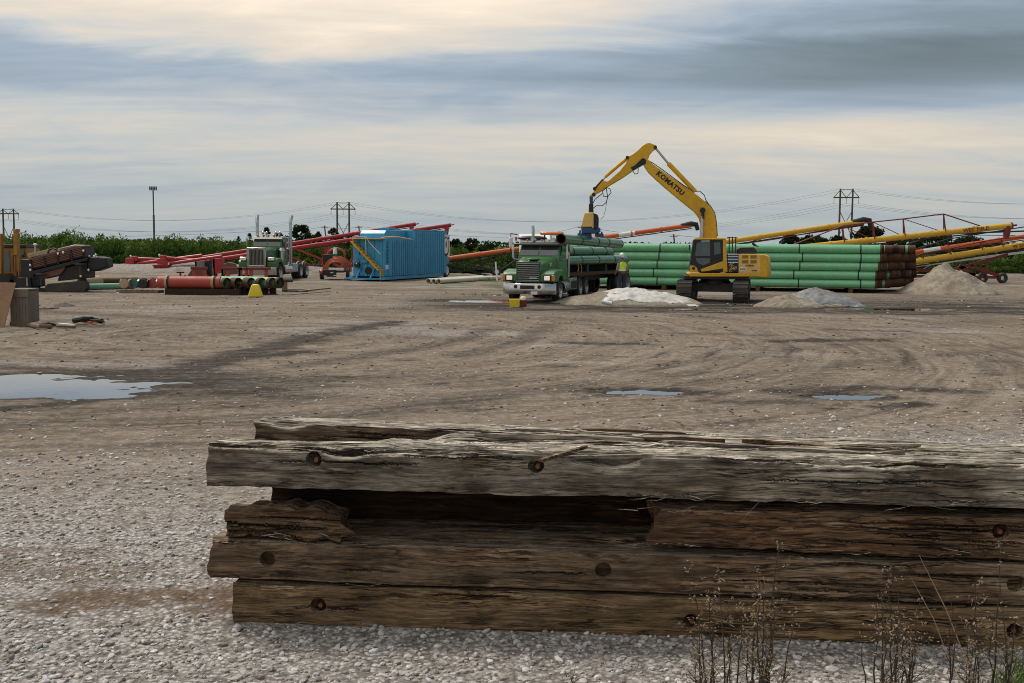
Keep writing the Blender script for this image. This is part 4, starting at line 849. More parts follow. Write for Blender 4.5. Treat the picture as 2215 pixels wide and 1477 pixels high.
# --- parked road tractor further off
PS2 = R(5); pf2 = G(562, 607); FM = frame((pf2.x, pf2.y-1.0, 0), (-math.sin(PS2), -math.cos(PS2), 0)) @ Matrix.Scale(1.12, 4)
def far_truck():
    T = thing('road_tractor', 'green road tractor with tall chrome stacks and square chrome grille', 'truck', FM.translation); M = FM; g = 'truck_green'
    fr = MB(M)
    for s in (-1, 1): fr.box((-4.2, s*.43, .86), (7.6, .09, .26))
    fr.box((-7.5, 0, .86), (.12, .9, .2)); fr.box((-1.2, 0, .55), (.16, 1.9, .14)); fr.build('chassis', MATS['black'], T)
    h = MB(M)
    def sec(x, w_, z1): return [(x, -w_, .95), (x, -w_, z1-.12), (x, -w_+.08, z1-.03), (x, -w_*.4, z1), (x, w_*.4, z1), (x, w_-.08, z1-.03), (x, w_, z1-.12), (x, w_, .95)]
    h.loft([sec(-.12, .56, 1.98), sec(-2.2, .80, 2.10)]); hood = h.build('hood', MATS[g], T, bevel=.015)
    for s in (-1, 1): MB(M).sphere((-.8, s*.66, 1.7), .04).build('hood_latch', MATS['chrome'], hood)
    gr = MB(M); gr.box((-.1, 0, 1.46), (.06, .92, .98)); gq = gr.build('grille', MATS['black'], T)
    for k in range(11): MB(M).box((-.062, -.43+k*.086, 1.46), (.016, .014, .96)).build('grille_bar', MATS['steel'], gq)
    su = MB(M)
    for s in (-1, 1): su.box((-.09, s*.53, 1.46), (.12, .13, 1.15))
    su.box((-.09, 0, 2.0), (.12, 1.19, .13)); su.box((-.09, 0, .93), (.12, 1.19, .1)); su.build('grille_surround', MATS['chrome'], gq, bevel=.03, seg=3)
    MB(M).box((-.02, 0, 2.0), (.02, .16, .05)).build('badge', MATS['lens_red'], gq)
    for s in (-1, 1):
        f = MB(M); o = [(-.25, .82), (-.22, 1.18), (-.45, 1.36), (-.85, 1.44), (-1.35, 1.38), (-1.75, 1.1), (-1.9, .75), (-1.75, .75)] + [(-1.15+.60*math.cos(a), .60+.60*math.sin(a)) for a in [R(20)+k*R(135)/9 for k in range(9, -1, -1)]]
        f.prism(o, s*.58, s*1.20); f.build('fender', MATS[g], T, bevel=.06, seg=3)
        hl = MB(M); hl.box((-.32, s*.88, 1.36), (.34, .46, .24)); q = hl.build('headlight', MATS['chrome'], T, bevel=.07, seg=3)
        for k in (-.1, .1): MB(M).box((-.14, s*.88+k, 1.36), (.02, .16, .14)).build('headlight_lens', MATS['lens_white'], q)
        mr = MB(M); mr.box((-2.3, s*1.34, 2.36), (.10, .05, .62)); mo = mr.build('mirror', MATS['chrome'], T, bevel=.02)
        am = MB(M); am.tube([(-2.45, s*.98, 2.70), (-2.3, s*1.36, 2.72)], .018, 6); am.tube([(-2.45, s*.98, 2.02), (-2.3, s*1.36, 1.98)], .018, 6); am.tube([(-2.3, s*1.36, 1.98), (-2.3, s*1.36, 2.74)], .018, 6); am.build('mirror_arm', MATS['chrome'], mo)
        ac = MB(M); ac.lathe((-2.0, s*1.0, 1.18), (0, 0, 1), [(0, .16), (.03, .19), (.62, .19), (.64, .21), (.70, .21), (.78, .19), (.86, .12)], 18); ac.build('air_cleaner', MATS['chrome'], T)
        es = MB(M); es.tube([(-3.62, s*1.1, 1.0), (-3.62, s*1.1, 3.55)], .10, 14); e_ = es.build('exhaust_stack', MATS['chrome'], T)
        tp = MB(M); tp.tube([(-3.62, s*1.1, 3.55), (-3.62, s*1.1, 3.78), (-3.68, s*1.12, 3.95), (-3.78, s*1.14, 4.10)], [.10, .115, .12, .12], 14); tp.build('curved_tip', MATS['chrome'], e_)
        ft = MB(M); ft.lathe((-2.25, s*.95, .66), (-1, 0, 0), [(0, .27), (.02, .31), (1.35, .31), (1.37, .27)], 20); ft.build('fuel_tank', MATS['chrome'], T)
        wheel(T, M, -1.15, s*1.02, .52, .30, s, 'chrome')
        for x in (-5.6, -6.95): wheel(T, M, x, s*1.06, .52, .26, s, 'chrome', True)
        gd = MB(M)
        for x in (-5.6, -6.95): gd.tube([(x+.6*math.cos(a), s*1.0, .52+.62*math.sin(a)) for a in [R(25)+k*R(130)/7 for k in range(8)]], .04, 5)
        gd.build('mud_guard', MATS['galvanised'], T)
    bu = MB(M)
    def bs(y, x): return [(x, y, .38), (x+.03, y, .5), (x+.03, y, .80), (x-.02, y, .86), (x-.08, y, .86), (x-.08, y, .38)]
    bu.loft([bs(-1.22, -.12), bs(-.8, .06), bs(.8, .06), bs(1.22, -.12)]); bb = bu.build('bumper', MATS['chrome'], T, bevel=.01)
    for s in (-1, 1): MB(M).lathe((.09, s*.7, .55), (1, 0, 0), [(0, .08), (.02, .08)], 12).build('fog_lamp', MATS['lens_white'], bb)
    c = cabbox(T, M, -2.15, -2.4, -3.5, .95, .95, 2.08, 2.78, g)
    for s in (-1, 1):
        p = MB(M); y0, y1 = (.03, .86) if s > 0 else (-.86, -.03)
        p.add([(-2.142, y0, 2.14), (-2.142, y1, 2.14), (-2.365, y1*.97, 2.62), (-2.365, y0, 2.62), (-2.18, y0, 2.12), (-2.18, y1, 2.12), (-2.41, y1*.97, 2.61), (-2.41, y0, 2.61)],
              [(0, 1, 2, 3), (7, 6, 5, 4), (0, 4, 5, 1), (1, 5, 6, 2), (2, 6, 7, 3), (3, 7, 4, 0)]); p.build('windscreen', MATS['glass'], c)
        q = MB(M); q.prism([(-2.4, 2.10), (-2.55, 2.58), (-3.15, 2.58), (-3.15, 2.10)], s*.9, s*.955); q.build('side_window', MATS['glass'], c)
    v = MB(M); v.prism([(-2.4, 2.60), (-2.12, 2.60), (-2.16, 2.70), (-2.45, 2.78)], -.97, .97); v.build('sun_visor', MATS['chrome'], c)
    for y in (-.7, -.35, 0, .35, .7): MB(M).sphere((-2.5, y, 2.84), (.09, .06, .06)).build('marker_lamp', MATS['lens_amber'], c)
    for y in (-.45, -.2, .4, .65): MB(M).sphere((-2.75, y, 2.98), (.1, .09, .11)).build('roof_lamp', MATS['chrome'], c)
    dk = MB(M); dk.box((-4.6, 0, 1.05), (1.6, 1.3, .1)); dk.box((-4.3, .95, .75), (1.1, .5, .5)); dk.build('deck_plate', MATS['galvanised'], T)
    fw = MB(M); fw.lathe((-6.3, 0, 1.12), (0, 0, 1), [(0, .5), (.08, .5)], 20); fw.build('fifth_wheel', MATS['black'], T)
    return T
far_truck()
# ------------------------------------------------------------------ excavator with vacuum pipe lifter
AX = R(7); XO = D(1545, 651, 51.3); XO.z = 0
XM = frame(XO, (-math.cos(AX), math.sin(AX), 0)); XI = XM.inverted()
def xp(px, py, c=0.0):           # photograph position -> (forward, up) on the machine's vertical plane at side offset c
    l = XM.to_3x3() @ Vector((0, 1, 0)); o = XM @ Vector((0, c, 0)); d = ray(px, py); k = (o-CAM).dot(l)/d.dot(l); q = XI @ (CAM+d*k)
    return (q.x, q.z)
def zb(x, y): return (1480+x/8.205, 490+y/8.205)      # close-up of the machine's house
def zs(x, y): return (1250+x/6.155, 300+y/6.155)      # close-up of the boom
def excavator():
    T = thing('excavator', 'yellow crawler excavator with black lettering, lifting a pipe', 'excavator', XO); M = XM; Y = 'yellow'
    C = 1.35
    def O(pts, f=zb, c=C): return [xp(*f(*p), c) for p in pts]
    def plate(name, pts, mat, par, y0, y1, f=zb, c=C, bevel=.02): return MB(M).prism(O(pts, f, c), y0, y1).build(name, MATS[mat], par, bevel=bevel)
    # undercarriage, turned across the house
    U = M @ Matrix.Rotation(R(-90+7-14), 4, 'Z')
    for s in (-1, 1):
        yy = s*1.29; ln = 1.95; r = .46; zc = .50; w_ = .70; base = [(ln-.35+r*math.cos(a), zc+r*math.sin(a)) for a in [R(-90)+k*R(180)/10 for k in range(11)]]+[(-ln+.35+r*math.cos(a), zc+r*math.sin(a)) for a in [R(90)+k*R(180)/10 for k in range(11)]]
        b = MB(U); b.prism([(x*.985, zc+(z-zc)*.9) for x, z in base], yy-.24, yy+.24); tr = b.build('track_frame', MATS['muddy_steel'], T)
        # shoes round the loop
        per = []; n = len(base); tot = 0
        for i in range(n):
            a = Vector((*base[i], 0)); c = Vector((*base[(i+1) % n], 0)); per.append((tot, a, c)); tot += (c-a).length
        k = 46
        for i in range(k):
            d = (i+.5)*tot/k
            for t0, a, c in per:
                if t0 <= d <= t0+(c-a).length+1e-6:
                    u = (c-a).normalized(); p = a+u*(d-t0); nrm = Vector((u.y, -u.x, 0)); rot = Matrix(((u.x, 0, nrm.x), (0, 1, 0), (u.y, 0, nrm.y)))
                    sh = MB(U); sh.box((p.x, yy, p.y), (tot/k*.9, w_, .045), rot); q = p+nrm*.035; sh.box((q.x, yy, q.y), (.03, w_, .045), rot)
                    sh.build('track_shoe', MATS['muddy_steel'], tr, smooth=0); break
        for x in (-1.6, 1.6):
            MB(U).lathe((x, yy+s*.2, zc), (0, s, 0), [(0, .33), (.1, .33), (.12, .28), (.12, .12), (.17, .1)], 20).build('sprocket' if x > 0 else 'idler', MATS['muddy_steel'], tr)
        for k2 in range(6): MB(U).lathe((-1.1+k2*.44, yy+s*.2, .26), (0, s, 0), [(0, .1), (.08, .1)], 10).build('roller', MATS['muddy_steel'], tr)
    xb = MB(U); xb.box((0, 0, .66), (1.3, 2.2, .42)); xb.box((0, 0, .62), (.9, 2.5, .3)); xb.build('car_body', MATS['muddy_steel'], T, bevel=.04)
    MB(M).lathe((0, 0, .8), (0, 0, 1), [(0, .75), (.16, .75), (.16, .68), (.34, .68)], 28).build('swing_ring', MATS['black'], T)
    # house
    dk = plate('deck', [(70, 825), (1355, 825), (1355, 890), (100, 890), (70, 860)], Y, T, -1.35, 1.36, bevel=.03)
    MB(M).box((.0, 0, 1.14), (3.0, 2.4, .14)).build('under_frame', MATS['black'], T)
    cw = MB(M); o = O([(1350, 492), (1480, 495), (1530, 530), (1548, 600), (1556, 840), (1530, 905), (1350, 905)])
    cw.loft([[(x+.16*(x < -1.9), -1.32, z) for x, z in o], [(x, -1.0, z) for x, z in o], [(x, 1.0, z) for x, z in o], [(x+.16*(x < -1.9), 1.34, z) for x, z in o]]); c_ = cw.build('counterweight', MATS[Y], T, bevel=.05, seg=3)
    bd = plate('engine_cover', [(965, 485), (1348, 490), (1348, 824), (965, 824)], 'pale_yellow', T, -1.32, 1.345)
    for x0 in (1022, 1172):
        for y0 in (505, 592):
            v = plate('vent', [(x0, y0), (x0+118, y0), (x0+118, y0+62), (x0, y0+62)], 'boom_yellow', bd, 1.34, 1.352, bevel=.004)
            for k in range(4): plate('vent_slat', [(x0+6, y0+8+k*14), (x0+112, y0+8+k*14), (x0+112, y0+14+k*14), (x0+6, y0+14+k*14)], 'black', v, 1.35, 1.358, bevel=0)
    pn_ = plate('side_panel', [(772, 482), (962, 482), (962, 806), (772, 806)], 'black', T, -1.3, 1.35)
    for k, y0 in enumerate((484, 520, 572, 628)): plate('silver_stripe', [(772, y0), (960, y0), (960, y0+14), (772, y0+14)], 'white', pn_, 1.35, 1.356, bevel=0)
    for k, y0 in enumerate((536, 588)): plate('blue_stripe', [(774, y0), (958, y0), (958, y0+34), (774, y0+34)], 'blue', pn_, 1.35, 1.355, bevel=0)
    side = lambda x, y: M @ Matrix.Translation((xp(*zb(x, y), C)[0], 1.37, xp(*zb(x, y), C)[1])) @ Matrix.Rotation(R(180), 4, 'Z') @ Matrix.Rotation(R(90), 4, 'X')
    text('lettering', 'PC', side(835, 678), .17, MATS['pale_yellow'], pn_, bold=.002, shear=.3)
    text('lettering', '240', side(862, 738), .21, MATS['pale_yellow'], pn_, bold=.002, shear=.3)
    text('lettering', 'LC', side(822, 784), .13, MATS['pale_yellow'], pn_, bold=.001, shear=.3)
    text('lettering', 'HYBRID', side(1162, 692), .11, MATS['black'], bd, bold=.001)
    text('lettering', 'LN 094', side(1245, 778), .08, MATS['black'], bd, bold=.003)
    px_, pz_ = xp(*zb(1035, 752), C); e = MB(M); e.lathe((px_, 1.345, pz_), (0, 1, 0), [(0, 1), (.008, 1)], 20)
    e.v = [tuple(M @ Vector(((XI_ := XI @ Vector(v)).x*0+px_+(XI_.x-px_)*.16, XI_.y, pz_+(XI_.z-pz_)*.095))) for v in e.v]; st = e.build('oval_sticker', MATS['white'], bd)
    text('lettering', 'LINDER', side(1035, 752), .075, MATS['teal'], st, depth=.003, bold=.003)
    hd = plate('engine_hood', [(958, 482), (962, 405), (1010, 370), (1260, 368), (1312, 405), (1322, 482)], 'black', T, -.95, .6, bevel=.04)
    for x0 in (800, 858, 916):
        a = xp(*zb(x0, 470), C); b = xp(*zb(x0, 190), C); MB(M).tube([(a[0], 1.25, a[1]), (b[0], 1.25, b[1]), (b[0]-.06, .6, b[1]+.02), (a[0]-.06, .6, a[1])], .022, 6).build('hand_rail', MATS['black'], T)
    a = xp(*zb(765, 190), C); b = xp(*zb(950, 200), C); MB(M).tube([(a[0], 1.25, a[1]), (b[0], 1.25, b[1]-.0)], .022, 6).build('hand_rail', MATS['black'], T)
    # cab
    cab = MB(M); o = O([(165, 240), (205, 206), (720, 206), (745, 235), (770, 806), (100, 806), (102, 690), (118, 560)]); cab.prism(o, .32, 1.32); cb = cab.build('cab', MATS['black'], T, bevel=.04, seg=3)
    plate('cab_roof', [(172, 232), (205, 200), (720, 200), (742, 232)], Y, cb, .30, 1.34, bevel=.03)
    plate('rear_pillar', [(688, 232), (742, 232), (772, 806), (690, 806)], Y, cb, .30, 1.345, bevel=.02)
    plate('lower_panel', [(288, 760), (690, 612), (690, 745), (310, 802)], Y, cb, 1.3, 1.345, bevel=.015)
    plate('front_panel', [(102, 692), (175, 692), (225, 730), (252, 806), (100, 806)], Y, cb, .3, 1.345, bevel=.02)
    q = xp(*zb(166, 740), C); MB(M).lathe((q[0], 1.34, q[1]), (0, 1, 0), [(0, .075), (.012, .075)], 14).build('access_hole', MATS['black'], cb)
    plate('panel_vent', [(528, 682), (590, 662), (590, 722), (530, 740)], 'boom_yellow', cb, 1.34, 1.35, bevel=.004)
    plate('door_window', [(190, 525), (225, 290), (300, 275), (462, 275), (462, 525)], 'glass', cb, 1.31, 1.328, bevel=.004)
    plate('rear_window', [(530, 285), (640, 275), (650, 480), (535, 500)], 'glass', cb, 1.31, 1.328, bevel=.004)
    plate('lower_window', [(200, 560), (460, 560), (460, 640), (330, 690), (235, 640)], 'glass', cb, 1.31, 1.328, bevel=.004)
    plate('cab_lamp', [(300, 250), (452, 248), (452, 262), (300, 264)], 'white', cb, 1.31, 1.33, bevel=0)
    fw = MB(M); a = xp(*zb(108, 690), C); b = xp(*zb(158, 245), C); fw.add([(a[0]+.006, .42, a[1]), (a[0]+.006, 1.2, a[1]), (b[0]+.012, 1.2, b[1]), (b[0]+.012, .42, b[1]), (a[0]-.03, .42, a[1]), (a[0]-.03, 1.2, a[1]), (b[0]-.03, 1.2, b[1]), (b[0]-.03, .42, b[1])],
        [(0, 1, 2, 3), (7, 6, 5, 4), (0, 4, 5, 1), (1, 5, 6, 2), (2, 6, 7, 3), (3, 7, 4, 0)]); fw.build('windscreen', MATS['glass'], cb)
    q = xp(*zb(95, 370), C); MB(M).box((q[0], 1.3, q[1]), (.06, .14, .24)).build('mirror', MATS['black'], cb, bevel=.02)
    # boom (side outlines in the machine's centre plane)
    def B(pts): return [xp(*zs(*p), 0) for p in pts]
    outer = [(1845, 1420), (1850, 1300), (1835, 1100), (1815, 990), (1760, 900), (1690, 840), (1600, 765), (1480, 680), (1300, 555), (1120, 430), (1000, 345), (930, 275), (890, 270)]
    inner = [(860, 330), (885, 375), (940, 455), (1050, 560), (1200, 690), (1350, 815), (1480, 920), (1560, 985), (1610, 1060), (1635, 1150), (1650, 1300), (1655, 1420)]
    bm_ = MB(M); bm_.prism(B(outer+inner), -.30, .30); boom = bm_.build('boom', MATS['boom_yellow'], T, bevel=.03)
    ft = B([(1750, 1420)])[0]; base = MB(M); base.prism([(ft[0]-.45, ft[1]), (ft[0]+.45, ft[1]), (.75, 1.35), (-.25, 1.35)], -.26, .26); base.build('boom_foot', MATS['boom_yellow'], boom, bevel=.02)
    a = B([(1060, 460)])[0]; b = B([(1395, 735)])[0]; ang = math.atan2(b[1]-a[1], -(b[0]-a[0])); mid = ((a[0]+b[0])/2, (a[1]+b[1])/2); ln = math.hypot(b[0]-a[0], b[1]-a[1])
    tm = M @ Matrix.Translation((mid[0], .312, mid[1])) @ Matrix.Rotation(R(180), 4, 'Z') @ Matrix.Rotation(R(90), 4, 'X') @ Matrix.Rotation(ang, 4, 'Z')
    text('lettering', 'KOMATSU', tm, ln*.205, MATS['black'], boom, bold=.012, spacing=1.12)
    st = MB(M); st.prism(B([(155, 765), (200, 720), (300, 600), (330, 560), (400, 570), (560, 430), (640, 330), (660, 240), (720, 215), (790, 165), (860, 95), (915, 62), (960, 60), (1035, 90), (1050, 130), (1000, 160), (955, 215), (935, 270), (900, 330), (850, 360), (730, 430), (600, 520), (400, 640), (320, 695), (220, 750), (195, 780)]), -.22, .22); stick = st.build('stick', MATS['boom_yellow'], T, bevel=.025)
    p = B([(870, 305)])[0]; MB(M).lathe((p[0], -.34, p[1]), (0, 1, 0), [(0, .14), (.68, .14)], 16).build('stick_pin', MATS['black'], stick)
    for q in ((660, 255), (1030, 118), (225, 668), (212, 745)):
        p = B([q])[0]; MB(M).lathe((p[0], -.25, p[1]), (0, 1, 0), [(0, .085), (.5, .085)], 14).build('pin', MATS['black'], stick)
    def cyl(a, m_, b, r1, r2, nm, y=0.0):
        a, m_, b = [B([q])[0] for q in (a, m_, b)]
        c = MB(M); c.tube([(m_[0], y, m_[1]), (b[0], y, b[1])], r1, 14); o = c.build(nm, MATS['boom_yellow'], T)
        r_ = MB(M); r_.tube([(a[0], y, a[1]), (m_[0], y, m_[1])], r2, 10); r_.build('rod', MATS['chrome'], o)
    cyl((1035, 125), (1205, 330), (1565, 705), .115, .055, 'arm_cylinder'); cyl((335, 545), (365, 505), (655, 260), .085, .05, 'bucket_cylinder')
    for y in (-.42, .42):
        a = B([(1655, 955)])[0]; b = B([(1642, 1330)])[0]
        c = MB(M); c.tube([(b[0], y, b[1]-.1), (a[0]+(b[0]-a[0])*.2, y, a[1]+(b[1]-a[1])*.2)], .06, 10); o = c.build('boom_cylinder', MATS['chrome'], T)
        c = MB(M); c.tube([(b[0]+.05, y, 1.6), (b[0], y, b[1]-.05)], .1, 10); c.build('cylinder_barrel', MATS['boom_yellow'], o)
        c = MB(M); c.tube([(a[0], y-.05, a[1]), (a[0], y+.05, a[1])], .13, 12); c.tube([(a[0], y, a[1]), (a[0]-.02, y, a[1]-.4)], .07, 8); c.build('cylinder_eye', MATS['black'], o)
    ed = MB(M); ed.tube([(x, 0, z) for x, z in B([(1850, 1300), (1835, 1100), (1815, 990), (1760, 900), (1690, 840)])], .05, 8); ed.build('boom_hose', MATS['black'], boom)
    lk = MB(M)
    for y in (-.16, .16): lk.tube([(B([(335, 545)])[0][0], y, B([(335, 545)])[0][1]), (B([(225, 668)])[0][0], y, B([(225, 668)])[0][1])], .05, 8)
    lk.build('bucket_link', MATS['black'], stick)
    for pts in ([(390, 650), (330, 700), (345, 770), (400, 775), (445, 720), (430, 670), (385, 655)], [(330, 730), (230, 810), (205, 860)], [(380, 660), (400, 780), (380, 850), (330, 895), (250, 895), (205, 930)], [(730, 430), (760, 475), (800, 465), (805, 400)], [(395, 780), (370, 950), (345, 1040), (300, 1075)], [(1560, 705), (1620, 700), (1680, 755), (1700, 820), (1740, 880)], [(930, 290), (1000, 330), (1100, 400), (1250, 510), (1400, 620), (1520, 700)]):
        c = B(pts); MB(M).tube([(x, .24+.02*i, z) for i, (x, z) in enumerate(c)], .02 if pts[0][0] != 395 else .01, 6).build('hydraulic_hose', MATS['black'], T)
    # bits of black armour where stick meets boom
    ar = MB(M); ar.prism(B([(700, 390), (760, 360), (830, 290), (905, 290), (905, 345), (860, 355), (740, 425)]), .2, .315); ar.build('hose_bundle', MATS['black'], stick, bevel=.02)
    # vacuum lifter
    V = thing('vacuum_lifter', 'yellow and blue vacuum pipe lifter hanging from the excavator stick', 'pipe lifter', M @ Vector((*[B([(170, 1180)])[0][0]], 0, B([(170, 1180)])[0][1])))
    def vp(name, pts, mat, par, y0, y1, bevel=.03): return MB(M).prism(B(pts), y0, y1).build(name, MATS[mat], par, bevel=bevel)
    vp('hanger', [(155, 765), (200, 765), (200, 870), (158, 870)], 'blue', V, -.12, .12, .02); vp('rotator', [(148, 865), (205, 865), (208, 985), (145, 985)], 'black', V, -.16, .16, .03)
    bx = vp('engine_box', [(92, 985), (205, 985), (212, 1180), (50, 1180)], 'pale_yellow', V, -.5, .5, .05); vp('radiator', [(206, 990), (262, 1010), (275, 1060), (270, 1220), (210, 1220)], 'black', bx, -.45, .45, .03)
    vp('box_frame', [(196, 985), (215, 985), (215, 1190), (200, 1190)], 'pale_yellow', bx, -.52, .52, .01)
    vp('vacuum_tank', [(50, 1182), (295, 1182), (300, 1240), (240, 1265), (60, 1260)], 'blue', V, -.45, .45, .04)
    for x0, x1 in ((-10, 190), (225, 350)):
        a = B([(x0, 1300)])[0]; b = B([(x1, 1300)])[0]; pd = MB(M)
        dirn = (HB-HA).normalized()
        pd.prism(B([(x0, 1300), (x0+14, 1255), (x1-12, 1262), (x1, 1322), (x0+60, 1310)]), -.27, .27); pd.build('suction_pad', MATS['blue'], V, bevel=.02)
    vp('pad_post', [(15, 1262), (20, 1215), (38, 1215), (42, 1262)], 'blue', V, -.05, .05, .01); vp('pad_post', [(305, 1262), (310, 1235), (326, 1235), (332, 1262)], 'blue', V, -.05, .05, .01)
    return T
excavator()
# the bird on the hood
def bird():
    q = xp(*zb(1238, 368), .3); p = XM @ Vector((q[0], .3, q[1]+.02)); T = thing('bird', 'small dark bird perched on the excavator engine hood', 'bird', p); f = XM
    b = MB(Matrix.Translation(p) @ XM.to_3x3().to_4x4()); b.tube([(-.22, 0, .02), (-.10, 0, .06), (-.02, 0, .10), (.05, 0, .15), (.085, 0, .20), (.115, 0, .215)], [.012, .035, .06, .055, .035, .006], 10); b.build('body', MATS['black'], T)
    l = MB(Matrix.Translation(p)); l.tube([(0, .02, .06), (0, .02, -.02)], .006, 5); l.build('leg', MATS['black'], T); l = MB(Matrix.Translation(p)); l.tube([(0, -.02, .06), (0, -.02, -.02)], .006, 5); l.build('leg', MATS['black'], T)
bird()

# ------------------------------------------------------------------ heaps of sand and the worker
SANDM, t_, b_, oc_ = newmat('sand')
n_ = NOISE(t_, oc_, 5, 7, .7); n2_ = NOISE(t_, MAPV(t_, oc_, (.9, .9, 1.6)), 1, 5, .6)
t_.links.new(MIX(t_, RAMP(t_, n_, [(.4, 0), (.68, .8)]), MIX(t_, RAMP(t_, n2_, [(.35, 0), (.65, 1)]), (.20, .165, .122), (.33, .285, .22)), (.14, .11, .082)), b_.inputs['Base Color']); b_.inputs['Roughness'].default_value = .95
bp_ = N(t_, 'ShaderNodeBump', ins={'Strength': .7, 'Distance': .06}); t_.links.new(n_, bp_.inputs['Height']); L(t_, bp_, 0, b_, 'Normal')
def heap(name, cx, cy, rx, ry, h, seed, label, cone=1.0, mat=SANDM, n=90, off=0, parent=None, ridge=None):
    u = np.linspace(-1.25, 1.25, n); X, Yg = np.meshgrid(u, u); q = np.hypot(X, Yg)+.10*fbm(X*2, Yg*2, 4, seed)
    z = h*np.clip(1-q, 0, 1)**cone
    if cone < 1: pass
    z = z*(1+.22*fbm(X*3, Yg*3, 5, seed+3))+.05*fbm(X*7, Yg*7, 4, seed+5)*(q < 1)
    if ridge: z = ridge(X*rx+cx, Yg*ry+cy, z)
    z = z+hgt(X*rx+cx, Yg*ry+cy)-.05*(q >= 1)-np.where(q > 1, .1, 0)+off
    idx = np.arange(n*n).reshape(n, n); Fq = np.stack([idx[:-1, :-1], idx[:-1, 1:], idx[1:, 1:], idx[1:, :-1]], -1).reshape(-1, 4)
    o = npmesh(name, np.stack([X*rx+cx, Yg*ry+cy, z], -1).reshape(-1, 3)-[cx, cy, 0], Fq, mat, smooth=True); o.location = (cx, cy, 0)
    return tag(o, label, 'sand pile')
def sheet(name, cx, cy, rx, ry, hfun, mat, label, seed, n=60, th=.02):
    u = np.linspace(-1, 1, n); X, Yg = np.meshgrid(u, u); wob = 1+.16*fbm(X*1.5, Yg*1.5, 3, seed); x = cx+X*rx*wob; y = cy+Yg*ry*wob
    z = hfun(x, y)+.05+.13*np.abs(fbm(x*1.1, y*1.6, 4, seed+2))+.08*np.abs(fbm(x*2.6, y*3.2, 4, seed+4))-.03
    e = np.clip(1-np.maximum(np.abs(X), np.abs(Yg)), 0, .15)/.15; z = z-.06*(1-e)
    idx = np.arange(n*n).reshape(n, n); Fq = np.stack([idx[:-1, :-1], idx[:-1, 1:], idx[1:, 1:], idx[1:, :-1]], -1).reshape(-1, 4)
    o = npmesh(name, np.stack([x, y, z], -1).reshape(-1, 3)-[cx, cy, 0], Fq, mat, smooth=True); o.location = (cx, cy, 0)
    sm = o.modifiers.new('s', 'SOLIDIFY'); sm.thickness = th; return tag(o, label, 'tarpaulin')
def hh(cx, cy, rx, ry, h): return lambda x, y: h*np.clip(1-np.hypot((x-cx)/rx, (y-cy)/ry), 0, 1)**.8+hgt(x, y)
p1 = G(1330, 655); H1 = (p1.x+.45, 48.2, 3.5, 2.1, .68)
heap('sand_pile', *H1, 3, 'low pale sand heap under a dirty white tarpaulin behind the truck', .8)
sheet('tarpaulin', H1[0]+.9, 47.9, 2.0, 1.35, hh(*H1), MATS['tarp'], 'dirty white tarpaulin spread over the low sand heap beside the excavator', 5)
a = G(1302, 652, .25); b = a+Vector((.42, -.12, -.08)); s = MB(); s.pipe(a, b, .085, .07, 16); tag(s.build('pvc_offcut', MATS['white'], loc=a), 'short white plastic pipe offcut lying on the sand heap', 'pipe')
p2 = G(1710, 664); H2 = (p2.x, 46.6, 1.55, 1.2, .52); heap('sand_pile', *H2, 13, 'small bare sand heap beside the grey tarpaulin', .75)
H3 = (p2.x+1.7, 48.4, 2.1, 1.7, .72); heap('sand_pile', *H3, 17, 'sand heap mostly hidden by a crumpled grey tarpaulin', .8)
sheet('tarpaulin', H3[0]+.2, 48.2, 1.75, 1.35, hh(*H3), MATS['grey_tarp'], 'crumpled grey tarpaulin over the sand heap before the pipe stack', 9)
p3 = D(2065, 632, 60.5); heap('sand_pile', p3.x, 61.5, 2.9, 2.8, 1.72, 23, 'tall conical sand heap beyond the end of the pipe stack', .95)

